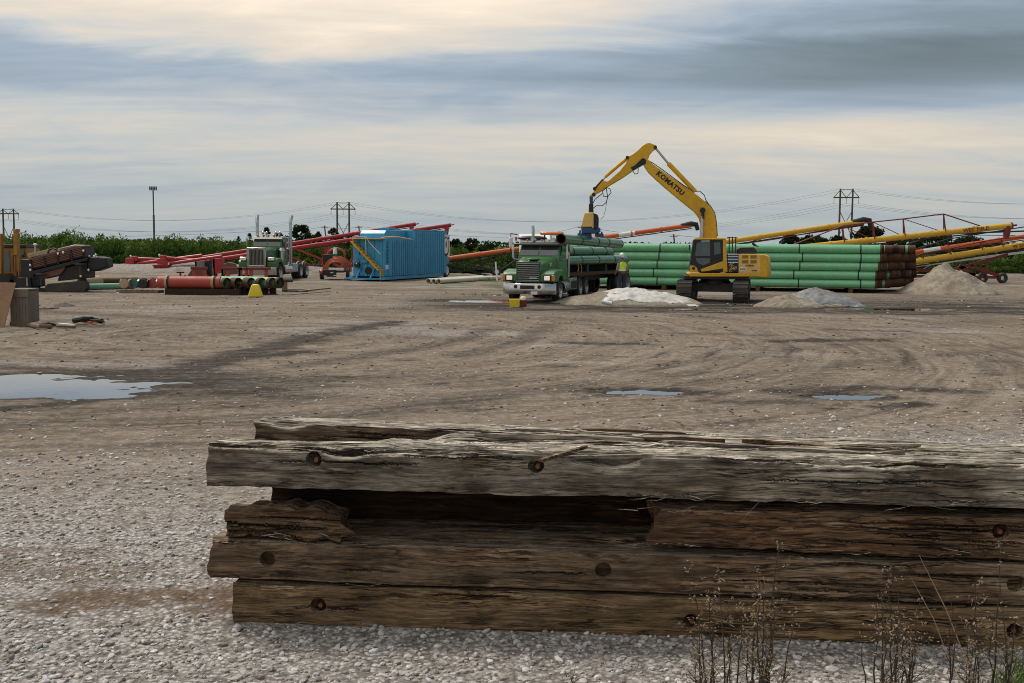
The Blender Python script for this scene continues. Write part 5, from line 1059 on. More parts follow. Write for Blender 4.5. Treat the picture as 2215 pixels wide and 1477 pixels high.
def worker():
    g = hh(*H1); pz = D(1346, 600, 49.6); x0, y0 = pz.x, 49.6; z0 = .42
    p = Vector((x0, y0, z0)); T = thing('person', 'person in white hard hat and lime safety vest standing by the truck load', 'person', p)
    F = Matrix.Translation(p) @ Matrix.Rotation(R(115), 4, 'Z')     # local x = facing
    def skin(name, J, E, mat, sub=2, root=0):
        me = bpy.data.meshes.new(name); me.from_pydata([tuple((F @ Vector(j[:3]))-p) for j in J], E, []); me.materials.append(MATS[mat])
        o = bpy.data.objects.new(name, me); COL.objects.link(o); o.parent = T
        sk = o.modifiers.new('skin', 'SKIN'); sk.use_smooth_shade = True
        for i, j in enumerate(J): d = me.skin_vertices[0].data[i]; d.radius = (j[3], j[4] if len(j) > 4 else j[3]); d.use_root = (i == root)
        ss = o.modifiers.new('sub', 'SUBSURF'); ss.levels = sub; ss.render_levels = sub; return o
    # body: pelvis, spine, neck, head, arms with hands, legs with feet
    J = [(0, 0, .96, .15, .14), (.01, 0, 1.15, .14, .13), (.0, 0, 1.36, .16, .14), (.02, 0, 1.50, .07), (.04, 0, 1.57, .06), (.06, 0, 1.68, .10, .085), (.06, 0, 1.76, .08, .075),
         (0, .19, 1.43, .065), (.0, .25, 1.16, .05), (.16, .24, .95, .04), (.23, .23, .88, .042), (.28, .23, .83, .022),
         (0, -.19, 1.43, .065), (-.02, -.26, 1.15, .05), (.05, -.26, .90, .04), (.07, -.26, .81, .042), (.09, -.25, .73, .022),
         (0, .10, .86, .105), (.02, .12, .48, .07), (-.02, .12, .10, .05), (.02, .13, .04, .05), (.16, .15, .035, .04),
         (0, -.10, .86, .105), (-.01, -.12, .48, .07), (-.05, -.12, .10, .05), (-.01, -.13, .04, .05), (.13, -.15, .035, .04)]
    E = [(0, 1), (1, 2), (2, 3), (3, 4), (4, 5), (5, 6), (2, 7), (7, 8), (8, 9), (9, 10), (10, 11), (2, 12), (12, 13), (13, 14), (14, 15), (15, 16), (0, 17), (17, 18), (18, 19), (19, 20), (20, 21), (0, 22), (22, 23), (23, 24), (24, 25), (25, 26)]
    skin('body', J, E, 'skin')
    skin('trousers', [(0, 0, 1.0, .165, .155), (0, .10, .86, .125), (.02, .12, .48, .088), (-.01, .12, .08, .085), (0, -.10, .86, .125), (-.01, -.12, .48, .088), (-.04, -.12, .08, .085)], [(0, 1), (1, 2), (2, 3), (0, 4), (4, 5), (5, 6)], 'navy_cloth')
    v = skin('safety_vest', [(0, 0, .96, .205, .19), (.01, 0, 1.15, .19, .18), (0, 0, 1.34, .22, .19), (.01, 0, 1.47, .11, .11), (0, .16, 1.43, .10), (0, -.16, 1.43, .10)], [(0, 1), (1, 2), (2, 3), (2, 4), (2, 5)], 'lime')
    skin('sleeve', [(0, .17, 1.43, .08), (.0, .255, 1.17, .066), (.10, .25, 1.03, .058)], [(0, 1), (1, 2)], 'grey_cloth', 1); skin('sleeve', [(0, -.17, 1.43, .08), (-.02, -.265, 1.16, .066), (.02, -.262, 1.02, .058)], [(0, 1), (1, 2)], 'grey_cloth', 1)
    for zz in (1.06,): b = MB(F); b.lathe((.0, 0, zz), (0, 0, 1), [(-.03, .19), (.03, .19)], 20); b.f = b.f[:20]; b.build('reflective_band', MATS['silver_tape'], T)
    h = MB(F); h.sphere((.055, 0, 1.745), (.145, .118, .125), 18, 10); hat = h.build('hard_hat', MATS['white'], T); br = MB(F); br.lathe((.075, 0, 1.73), (0, 0, 1), [(0, .15), (.018, .155), (.02, .10)], 20); br.build('brim', MATS['white'], hat)
    bt = [MB(F).sphere((.04, .13, .05), (.15, .06, .06)), MB(F).sphere((.01, -.13, .05), (.15, .06, .06))]
    for b in bt: b.build('boot', MATS['black'], T)
worker()
def tub(px, py, w_, h, mat, label, name):
    p = G(px, py); b = MB(frame((p.x, p.y, 0), (0, -1, 0))); t0, t1 = w_*.44, w_*.5
    b.loft([[(-t0, -t0, 0), (t0, -t0, 0), (t0, t0, 0), (-t0, t0, 0)], [(-t1, -t1, h), (t1, -t1, h), (t1, t1, h), (-t1, t1, h)], [(-t1*.9, -t1*.9, h), (t1*.9, -t1*.9, h), (t1*.9, t1*.9, h), (-t1*.9, t1*.9, h)], [(-t0*.9, -t0*.9, .04), (t0*.9, -t0*.9, .04), (t0*.9, t0*.9, .04), (-t0*.9, t0*.9, .04)]])
    T = thing(name, label, 'bucket', (p.x, p.y, 0)); b.build('tub', MATS[mat], T, bevel=.02); return T, p
T, p = tub(1113, 664, .44, .34, 'bright_yellow', 'square yellow plastic tub on the ground before the truck bumper', 'plastic_tub')
T, p = tub(1132, 664, .30, .30, 'frame_red', 'dark red bucket with a crumpled bag beside the yellow tub', 'bucket')
s = MB(); s.loft([[(p.x+.14*math.cos(a), p.y+.14*math.sin(a), .28) for a in [k*R(60) for k in range(6)]], [(p.x+.16*math.cos(a+.3), p.y+.12*math.sin(a), .38+.03*(k % 2)) for k, a in enumerate([k*R(60) for k in range(6)])], [(p.x+.05*math.cos(a), p.y+.05*math.sin(a), .46) for a in [k*R(60) for k in range(6)]]]); s.build('crumpled_bag', MATS['cream_pvc'], T)
# ------------------------------------------------------------------ blue steel tank on wheels
TKD = Vector((3.9, 11, 0)).normalized(); tk = G(832, 608)      # front right lower corner as seen from the stairs end
TKM = frame((tk.x, tk.y, 0), -TKD)                              # x forward = towards the stairs end, y left
def tank():
    T = thing('frac_tank', 'blue corrugated steel storage tank with yellow stairs on its end', 'tank', TKM @ Vector((-.2, 0, 0))); M = TKM; L_, Wd = 11.2, 2.5; B = 'tank_blue'
    # local: y = 0 on the long side that shows, running to y = -Wd
    lo = MB(M); lo.box((-L_/2, -Wd/2, 1.66), (L_, Wd, 2.68)); body = lo.build('lower_shell', MATS[B], T, bevel=.03)
    up = MB(M); up.prism([(-1.0, 2.99), (-1.05, 3.35), (-1.35, 3.60), (-4.7, 3.66), (-4.7, 2.99)], -Wd, -.5); up.build('upper_shell', MATS[B], T, bevel=.04)
    ur = MB(M); ur.box((-4.7-(L_-4.7)/2, -Wd/2, 3.33), (L_-4.7, Wd, .66)); ur.build('rear_shell', MATS[B], T, bevel=.03)
    hat = MB(M); hat.box((-2.9, -1.2, 3.72), (1.1, .9, .16)); hat.build('roof_hatch', MATS[B], T, bevel=.03)
    n = 27
    for k in range(n):
        x = -.75-k*(L_-1.3)/n; top = 2.96 if x > -4.6 else 3.60
        r_ = MB(M); r_.add([(x+.13, .002, .36), (x+.07, .17, .36), (x-.07, .17, .36), (x-.13, .002, .36), (x+.13, .002, top), (x+.07, .17, top), (x-.07, .17, top), (x-.13, .002, top)], [(0, 1, 5, 4), (1, 2, 6, 5), (2, 3, 7, 6), (4, 5, 6, 7), (3, 2, 1, 0)])
        r_.build('corrugation', MATS[B], body, smooth=0)
    sk = MB(M); sk.box((-5.0, .03, .20), (10.6, .16, .22)); sk.box((-5.0, -Wd-.03, .20), (10.6, .16, .22)); sk.box((.2, -Wd/2, .16), (.9, Wd+.7, .10)); sk.build('skid', MATS[B], T)
    tr = MB(M); tr.box((-L_/2-2.3, .03, 3.67), (L_-4.9, .12, .08)); tr.build('top_rail', MATS[B], T)
    # end wall with stairs
    for y in (-.25, -.85, -1.45, -2.05): MB(M).box((.03, y, 1.6), (.06, .16, 2.5)).build('end_rib', MATS[B], body)
    pf = MB(M); pf.box((-.1, -1.3, 2.98), (1.2, 2.5, .06)); pf.build('walkway', MATS['pale_yellow'], T)
    a0, a1 = Vector((.22, -2.3, 2.80)), Vector((.22, -.15, .78))
    for dx in (-.02, .42):
        st = MB(M); st.bar(a0+Vector((dx, 0, 0)), a1+Vector((dx, 0, 0)), .06, .26, up=(1, 0, 0)); st.build('stair_stringer', MATS['yellow'], T)
    for k in range(9):
        p = a0.lerp(a1, (k+.5)/9)+Vector((.2, 0, .06)); MB(M).box(p, (.44, .24, .04)).build('stair_tread', MATS['yellow'], T)
    for z in (.2, .38, .56, .72): MB(M).box((.3, -.1, z), (.40, .06, .04)).build('rung', MATS['yellow'], T)
    for dx in (.1, .5): MB(M).box((dx, -.08, .46), (.04, .05, .8)).build('ladder_post', MATS['yellow'], T)
    rl = MB(M); rl.tube([(.45, -2.3, 2.85), (.45, -2.25, 3.1), (.45, -1.2, 3.12), (.45, -1.0, 2.75), (.45, -.1, 1.9)], .03, 6); rl.build('hand_rail', MATS['cream_pvc'], T)
    r2 = MB(M); r2.tube([(.4, -.06, 3.02), (0, .10, 3.10), (-1.5, .13, 3.14), (-3.2, .12, 3.04), (-4.6, .05, 2.95)], .045, 6); r2.build('folded_rail', MATS['pale_yellow'], T)
    r3 = MB(M); r3.tube([(.45, -1.25, 3.1), (.45, -1.22, 1.9)], .025, 6); r3.build('rail_post', MATS['cream_pvc'], T)
    hc = MB(M); hc.lathe((.05, -1.55, 1.62), (1, 0, 0), [(0, .42), (.06, .42), (.06, .36), (.12, .34), (.12, .1), (.2, .08)], 26); h = hc.build('manway_cover', MATS[B], T)
    for k in range(10):
        a = k*R(36); MB(M).lathe((.1, -1.55+.39*math.cos(a), 1.62+.39*math.sin(a)), (1, 0, 0), [(0, .03), (.05, .03)], 6).build('bolt', MATS['black'], h)
    MB(M).box((.2, -2.0, 1.62), (.06, .5, .06)).build('cover_arm', MATS[B], h)
    v = MB(M); v.lathe((.05, -2.05, 1.12), (1, 0, 0), [(0, .16), (.2, .16), (.2, .2), (.26, .2)], 14); v.build('valve', MATS['black'], T); MB(M).sphere((.32, -2.05, 1.22), .06).build('valve_handle', MATS['white'], T)
    MB(M).lathe((.05, -1.25, .72), (1, 0, 0), [(0, .26), (.05, .26), (.05, .22), (.03, .2)], 20).build('outlet', MATS['black'], T)
    for y in (-1.85, -.75):
        br = MB(M); br.bar((.55, y-.1, .2), (.08, y+.06, 1.0), .09, .09); br.build('brace', MATS[B], T)
    for k, ch in enumerate('154288'):
        text('tank_number', ch, M @ Matrix.Translation((-.38, .012, 2.70-k*.27)) @ Matrix.Rotation(R(180), 4, 'Z') @ Matrix.Rotation(R(90), 4, 'X'), .30, MATS['black'], body, bold=.012)
    MB(M).box((-.38, .01, .98), (.5, .012, .30)).build('notice', MATS['white'], body)
    # rear bay with emblem and wheels
    pn_ = MB(M); pn_.box((-L_+.3, .03, 2.55), (1.5, .05, 1.7)); e = pn_.build('emblem_panel', MATS['white'], body)
    el = MB(M); X0 = -L_+.3
    def ring(rx, rz, y0, y1, zc): b = MB(M); b.loft([[(X0+rx*math.cos(k*R(15)), y0, zc+rz*math.sin(k*R(15))) for k in range(24)], [(X0+rx*math.cos(k*R(15)), y1, zc+rz*math.sin(k*R(15))) for k in range(24)]]); return b
    ring(.62, .78, .055, .060, 2.45).build('emblem_ring', MATS['black'], e, smooth=0); ring(.50, .64, .060, .065, 2.50).build('emblem_disc', MATS['white'], e, smooth=0); ring(.12, .26, .065, .07, 2.62).build('emblem_mark', MATS['black'], e, smooth=0)
    for s in (-1, 1): b = MB(M); b.box((X0+s*.5, .062, 3.12), (.22, .012, .16)); b.build('emblem_mark', MATS['black'], e)
    rb = MB(M); rb.box((-L_-.25, -Wd/2, 1.4), (.5, Wd, .5)); rb.bar((-L_-.4, -.1, 1.15), (-L_+1.2, -.1, .85), .1, .12); rb.build('rear_beam', MATS[B], T)
    for y in (-.15, -Wd+.15): wheel(T, M, -L_-.05, y, .52, .28, 1 if y > -1 else -1, 'white')
tank()

# ------------------------------------------------------------------ grain augers
def auger(label, a, b, r, mat, truss=None, hopper=None, spout='down', spmat=None, under=None, text_=None, flange=5, group='grain augers', white_patch=None, name='grain_auger'):
    a = Vector(a); b = Vector(b); d = (b-a).normalized(); ln = (b-a).length; up = Vector((0, 0, 1)); side = d.cross(up).normalized(); nrm = side.cross(d).normalized(); 
    base = Vector((a.x, a.y, 0)); T = thing(name, label, 'auger', base, group)
    t = MB(); t.tube([a, b], r, 16); tb = t.build('tube', MATS[mat], T)
    for k in range(1, flange+1):
        p = a+d*(ln*k/(flange+1)); MB().lathe(p, d, [(-.06, r), (-.06, r*1.22), (.06, r*1.22), (.06, r)], 16).build('flange', MATS[mat], tb)
    dr = MB(); dr.tube([a-nrm*(r*1.45), b-nrm*(r*1.45)], r*.22, 6); dr.build('drive_shaft', MATS['black'], T)
    if spout == 'down':
        s = MB(); s.tube([b-d*.25, b-d*.25+Vector((0, 0, -.45)), b-d*.30+Vector((0, 0, -.85))], [r*1.15, r*1.15, r*.95], 12); s.build('spout', MATS[spmat or mat], T); MB().lathe(b, d, [(0, r*1.1), (.12, r*1.1), (.12, r*.3), (.45, r*.3)], 10).build('end_bearing', MATS[spmat or mat], T)
    if spout == 'hood':
        s = MB(); s.tube([b-d*.9+nrm*r*.4, b+nrm*r*.6, b+d*.45+nrm*.0, b+d*.6+Vector((0, 0, -.5))], [r*.9, r*1.25, r*1.2, r*.9], 12); s.build('spout', MATS[spmat or 'black'], T)
    if truss:
        hts, tm = truss; k = len(hts); pts = [a+d*(ln*f)+nrm*(r+h) for f, h in hts]
        for i in range(k-1): MB().tube([pts[i], pts[i+1]], .045, 6).build('truss_chord', MATS[tm], T)
        for i, (f, h) in enumerate(hts):
            if h > .05:
                for s in (-1, 1): MB().tube([a+d*(ln*f)+side*s*r*.8, pts[i]], .05, 6).build('truss_post', MATS[tm], T)
        for i in range(1, k-2): MB().tube([pts[i], a+d*(ln*hts[i+1][0])], .03, 5).build('truss_brace', MATS[tm], T)
    if under:                       # wheeled undercarriage: fractions along the tube, colour, wheel spot
        f0, f1, um, wx = under; w0 = a+d*(ln*wx); w0.z = 0
        for s in (-1, 1):
            o = side*s*1.1; hub = w0+o+Vector((0, 0, .38))
            MB().bar(hub, a+d*(ln*f0)+side*s*r-nrm*r, .10, .14).build('undercarriage_arm', MATS[um], T); MB().bar(hub+d*.2, a+d*(ln*f1)+side*s*r-nrm*r, .10, .14).build('undercarriage_arm', MATS[um], T)
            q = w0.lerp(a+d*(ln*f1), .45); MB().bar(q+o*.7, a+d*(ln*(wx+f1)/2)+side*s*r-nrm*r, .07, .08).build('strut', MATS[um], T)
            ty = MB(); ty.lathe(w0+side*(s*1.25-.14)+Vector((0, 0, .38)), side, [(0, .2), (0, .34), (.05, .38), (.23, .38), (.28, .34), (.28, .2), (0, .2)], 20); t2 = ty.build('tyre', MATS['rubber'], T)
            MB().lathe(w0+side*(s*1.25-.1)+Vector((0, 0, .38)), side, [(0, .01), (0, .22), (.2, .22), (.2, .01)], 14).build('rim', MATS['white'], t2)
        MB().bar(w0-side*1.25+Vector((0, 0, .38)), w0+side*1.25+Vector((0, 0, .38)), .1, .1).build('axle', MATS[um], T)
    if hopper:                      # swing-away intake: upright leg, jack-knifed tube and hopper box
        hm = hopper
        MB().tube([a, a+d*1.0], r*1.4, 14).build('boot', MATS[hm], T)
    if text_:
        s_, f, sz, tm = text_; p = a+d*(ln*f); toc = -side if (-side).y < 0 else side; m = Matrix((d if toc.cross(Vector((0, 0, 1))).dot(d) < 0 or True else -d, nrm, d.cross(nrm))).transposed().to_4x4(); m.translation = p+d.cross(nrm)*(r+.004)
        text('lettering', s_, m, sz, MATS[tm], tb, depth=.02, bold=.003)
    if white_patch:
        p = a+d*(ln*white_patch); MB().lathe(p, d, [(-.7, r+.004), (.7, r+.004)], 16).build('white_decal', MATS['white'], tb)
    return T, a, b, d, side, nrm
DA = 92
# the two red augers behind the road tractor, with their swing-away intakes
for i, (lo, hi, hop, top, lab, sp_) in enumerate((((412, 561), (896, 485), (283, 576), (292, 559), 'red grain auger with its spout above the blue tank roof', 1), ((455, 563), (972, 487), (352, 576), (354, 557), 'red grain auger with its spout beyond the far end of the blue tank', 0))):
    Y0 = 93.5-2.5*i; T, a, b, d, side, nrm = auger(lab, D(*lo, Y0), D(*hi, Y0+6), .17, 'auger_red', spout='down', flange=6, under=(.35, .62, 'auger_red', .55))
    h0 = D(*hop, Y0-.3); t0 = D(*top, Y0-.3)
    MB().tube([t0, D(lo[0]+18, lo[1]+4, Y0)], .14, 14).build('intake_tube', MATS['auger_red'], T)
    MB().tube([D(hop[0]+15, hop[1]-6, Y0-.4), D(lo[0]+25, lo[1]-9, Y0-.4)], .14, 14).build('swing_tube', MATS['auger_red'], T)
    hb = MB(frame((h0.x, h0.y, 0), (0, -1, 0))); hb.loft([[(-.5, -.55, .42), (.5, -.55, .42), (.5, .55, .42), (-.5, .55, .42)], [(-.65, -.72, .75), (.65, -.72, .75), (.65, .72, .75), (-.65, .72, .75)]]); hb.box((0, 0, 1.0), (.6, .75, .5)); hb.build('hopper', MATS['auger_red'], T, bevel=.03)
    gb = MB(frame((t0.x, t0.y, t0.z), (0, -1, 0))); gb.box((0, 0, 0), (.4, .5, .42)); gb.build('gearbox', MATS['auger_red'], T, bevel=.04); MB().tube([t0, Vector((h0.x, h0.y, 1.0))], .15, 12).build('riser', MATS['auger_red'], T)
    for s in (-.7, .7): MB().tube([(h0.x+s, h0.y, 0), (h0.x+s, h0.y, .6)], .05, 6).build('hopper_leg', MATS['frame_red'], T)
    MB().lathe(t0+Vector((-.26, -.1, .2)), (-1, 0, -.4), [(0, .13), (.1, .13)], 10).build('end_cap', MATS['white'], T)
auger('long orange grain auger rising behind the green truck, black hooded spout', D(905, 568, 90), D(1495, 487, 92), .19, 'auger_orange', spout='hood', flange=8, under=(.12, .42, 'black', .28), truss=None, white_patch=.76)
auger('yellow grain auger with red truss and black spout, rising behind the excavator', D(1345, 556, 84), D(1868, 479, 84), .20, 'auger_yellow', spout='hood', flange=6, truss=([(.2, .0), (.36, -.9), (.5, -.55), (.64, -.55), (.8, -.45), (1.0, -.42)], 'frame_red'))
auger('yellow grain auger with tall red truss above it and a red spout', D(1640, 545, 79), D(2186, 488, 79), .22, 'auger_yellow', spout='down', spmat='frame_red', flange=6, truss=([(.14, .05), (.34, 1.05), (.46, 1.1), (.58, 1.10), (.74, 1.15), (.88, .0)], 'frame_red'), text_=('WESTFIELD', .86, .38, 'frame_red'))
auger('orange grain auger with dark truss posts, behind the conical sand heap', D(1880, 560, 88), D(2330, 495, 88), .19, 'auger_orange', spout='down', flange=7, truss=([(.2, .0), (.38, .5), (.5, .55), (.77, .6), (.85, .6), (1, 0)], 'black'), white_patch=.3)
auger('yellow grain auger on a red wheeled frame, lowest of those by the sand heap', D(1850, 586, 80), D(2340, 510, 80), .22, 'auger_yellow', spout='down', flange=6, truss=([(.2, .0), (.30, .3), (.42, .35), (.56, .5), (.65, .5), (1, 0)], 'frame_red'), text_=('WESTFIELD', .74, .34, 'frame_red'))
# red undercarriage with the white beam, standing under the lowest yellow auger
def red_frame():
    Y0 = 80.5; b0 = D(2130, 601, 84); T = thing('auger_undercarriage', 'dark red wheeled lattice frame below the lowest yellow auger', 'trailer frame', (b0.x, 84, 0))
    def b(p, q, w_, h, mat, nm, Ya=Y0, Yb=None): MB().bar(D(*p, Ya), D(*q, Yb or Ya), w_, h).build(nm, MATS[mat], T)
    for yy, nm in ((Y0, 0), (Y0+2.2, 1)):
        b((1970, 582), (2110, 594), .1, .25, 'frame_red', 'lower_rail', yy); b((2060, 584), (2180, 550), .1, .22, 'frame_red', 'diagonal', yy); b((1970, 597), (2165, 600), .1, .2, 'frame_red', 'bottom_rail', yy)
        b((2137, 563), (2137, 592), .12, .14, 'frame_red', 'post', yy); b((2100, 575), (2165, 598), .1, .25, 'frame_red', 'diagonal', yy); b((2075, 574), (2108, 596), .1, .3, 'frame_red', 'diagonal', yy)
        b((1965, 577), (2235, 543), .08, .16, 'white', 'white_beam', yy)
        w0 = D(2168, 600, yy); ty = MB(); ty.lathe((w0.x, yy-.15, .36), (0, 1, 0), [(0, .2), (0, .34), (.05, .38), (.23, .38), (.28, .34), (.28, .2), (0, .2)], 20); ty.build('tyre', MATS['rubber'], T)
        w0 = D(2125, 602, yy); ty = MB(); ty.lathe((w0.x, yy-.15, .36), (0, 1, 0), [(0, .2), (0, .34), (.05, .38), (.23, .38), (.28, .34), (.28, .2), (0, .2)], 20); ty.build('tyre', MATS['rubber'], T)
    b((2010, 590), (2060, 590), .1, .12, 'frame_red', 'cross_member', Y0, Y0+2.2)
red_frame()
# black truss of a further auger
def black_truss():
    T = thing('truss_frame', 'thin black truss standing behind the pipe stack and the sand heap', 'frame', (D(2040, 560, 95).x, 95, 0)); Y0 = 95
    for p, q in (((1962, 528), (2038, 506)), ((2038, 506), (2260, 498)), ((2038, 506), (2050, 556)), ((2050, 556), (1962, 600)), ((2050, 556), (2110, 600)), ((2230, 498), (2230, 600))): MB().tube([D(*p, Y0), D(*q, Y0)], .07, 6).build('bar', MATS['black'], T)
black_truss()
# black lattice undercarriage showing between the tank and the truck
def black_frame():
    Y0 = 90.5; T = thing('auger_undercarriage', 'black lattice undercarriage below the orange auger, between tank and truck', 'trailer frame', (D(1040, 595, Y0).x, Y0, 0))
    for p, q in (((970, 575), (1080, 592)), ((970, 583), (1080, 599)), ((1012, 574), (1095, 548)), ((1030, 582), (1060, 562)), ((1068, 556), (1070, 592)), ((970, 575), (970, 600)), ((1000, 590), (1070, 582))):
        for yy in (Y0, Y0+1.6): MB().bar(D(*p, yy), D(*q, yy), .1, .16).build('bar', MATS['black'], T)
    MB().tube([D(1073, 568, 66), D(1077, 606, 66)], .05, 6)
black_frame()
s = MB(); s.tube([D(1072, 566, 64), D(1076, 607, 64)], .05, 8); tag(s.build('marker_post', MATS['white'], loc=D(1076, 607, 64)), 'thin white marker post standing beside the truck', 'post')
# pale cab standing right behind the green truck
def white_cab():
    p = D(1153, 640, 60); M = frame((p.x, 60, 0), (-.1, -1, 0)); T = thing('white_truck', 'white truck cab half hidden behind the green truck', 'truck', M.translation)
    c = MB(M); c.loft([[(0, -.75, .6), (0, .9, .6), (0, .9, 2.2), (0, -.75, 2.2)], [(-.3, -.78, .6), (-.3, .95, .6), (-.3, .95, 2.95), (-.3, -.78, 2.95)], [(-.8, -.78, .6), (-.8, .95, .6), (-.8, .9, 3.24), (-.8, -.9, 3.24)], [(-2.2, -.95, .6), (-2.2, .95, .6), (-2.2, .9, 3.2), (-2.2, -.9, 3.2)]]); cb = c.build('cab', MATS['white'], T, bevel=.06, seg=3)
    v = MB(M); v.sphere((-.36, -.1, 3.0), (.28, .85, .14), 16, 8); v.build('sun_visor', MATS['black'], cb)
    for s in (-1, 1):
        m_ = MB(M); m_.box((.05, s*1.28, 2.75), (.12, .22, .6)); o = m_.build('mirror', MATS['white'], T, bevel=.06); MB(M).tube([(-.2, s*.95, 3.2), (.05, s*1.28, 3.25), (.05, s*1.28, 2.0), (-.2, s*.95, 1.9)], .03, 6).build('mirror_arm', MATS['black'], o)
        wheel(T, M, -.6, s*.95, .5, .28, s, 'white')
    MB(M).box((.02, -.98, 2.95), (.1, .12, .2)).build('marker_lamp', MATS['lens_red'], T)
    MB(M).box((-3.5, 0, .8), (3.0, .9, .25)).build('chassis', MATS['black'], T); wheel(T, M, -4.4, .95, .5, .3, 1); wheel(T, M, -4.4, -.95, .5, .3, -1)
white_cab()
# ------------------------------------------------------------------ left side of the yard
def loader():
    Y0 = 57.5; T = thing('backhoe', 'yellow machine with glazed cab and upright boom, partly hidden by the plywood', 'loader', (D(25, 627, Y0).x, Y0+1, 0))
    def pl(nm, pts, mat, y0, y1, par=None, bevel=.03):
        m = MB(); m.loft([[D(*p, y0) for p in pts], [D(*p, y0)+Vector((0, y1-y0, 0)) for p in pts]]); return m.build(nm, MATS[mat], par or T, bevel=bevel)
    cab = pl('cab', [(-40, 534), (56, 534), (62, 560), (60, 592), (-40, 592)], 'old_yellow', Y0, Y0+1.6)
    pl('roof', [(-42, 529), (54, 529), (57, 536), (-42, 536)], 'black', Y0-.1, Y0+1.7, cab); pl('front_window', [(3, 542), (20, 542), (22, 588), (2, 588)], 'glass', Y0-.03, Y0+.02, cab, 0); pl('side_window', [(41, 541), (52, 541), (56, 556), (42, 557)], 'glass', Y0-.03, Y0+.02, cab, 0); pl('rear_window', [(-36, 542), (-4, 542), (-4, 588), (-36, 588)], 'glass', Y0-.03, Y0+.02, cab, 0)
    pl('base', [(-45, 592), (62, 592), (58, 618), (-45, 618)], 'black', Y0-.1, Y0+1.8)
    b = pl('boom', [(28, 496), (36, 496), (38, 552), (29, 552)], 'old_yellow', Y0-.8, Y0-.45); pl('boom_head', [(25, 495), (36, 495), (35, 502), (30, 502)], 'old_yellow', Y0-.85, Y0-.4, b)
    for x in (30, 38): pl('hydraulic_ram', [(x, 552), (x+3, 552), (x+4, 598), (x+1, 598)], 'old_yellow', Y0-.75, Y0-.6)
    pl('dipper', [(24, 553), (29, 550), (31, 596), (27, 594)], 'brown_pipe', Y0-.7, Y0-.5); pl('boom', [(-3, 505), (3, 505), (3, 592), (-3, 592)], 'old_yellow', Y0-.8, Y0-.5)
    for x in (-25, 42):
        p = D(x, 628, Y0); m = MB(); m.lathe((p.x, Y0-.1, .5), (0, 1, 0), [(0, .25), (0, .46), (.06, .5), (.34, .5), (.4, .46), (.4, .25), (0, .25)], 24); t = m.build('tyre', MATS['rubber'], T); MB().lathe((p.x, Y0-.08, .5), (0, 1, 0), [(0, .02), (0, .27), (.2, .27)], 16).build('rim', MATS['old_yellow'], t)
    MB().tube([D(8, 531, Y0), D(8, 526, Y0)], .06, 8).build('beacon', MATS['lens_amber'], cab)
loader()
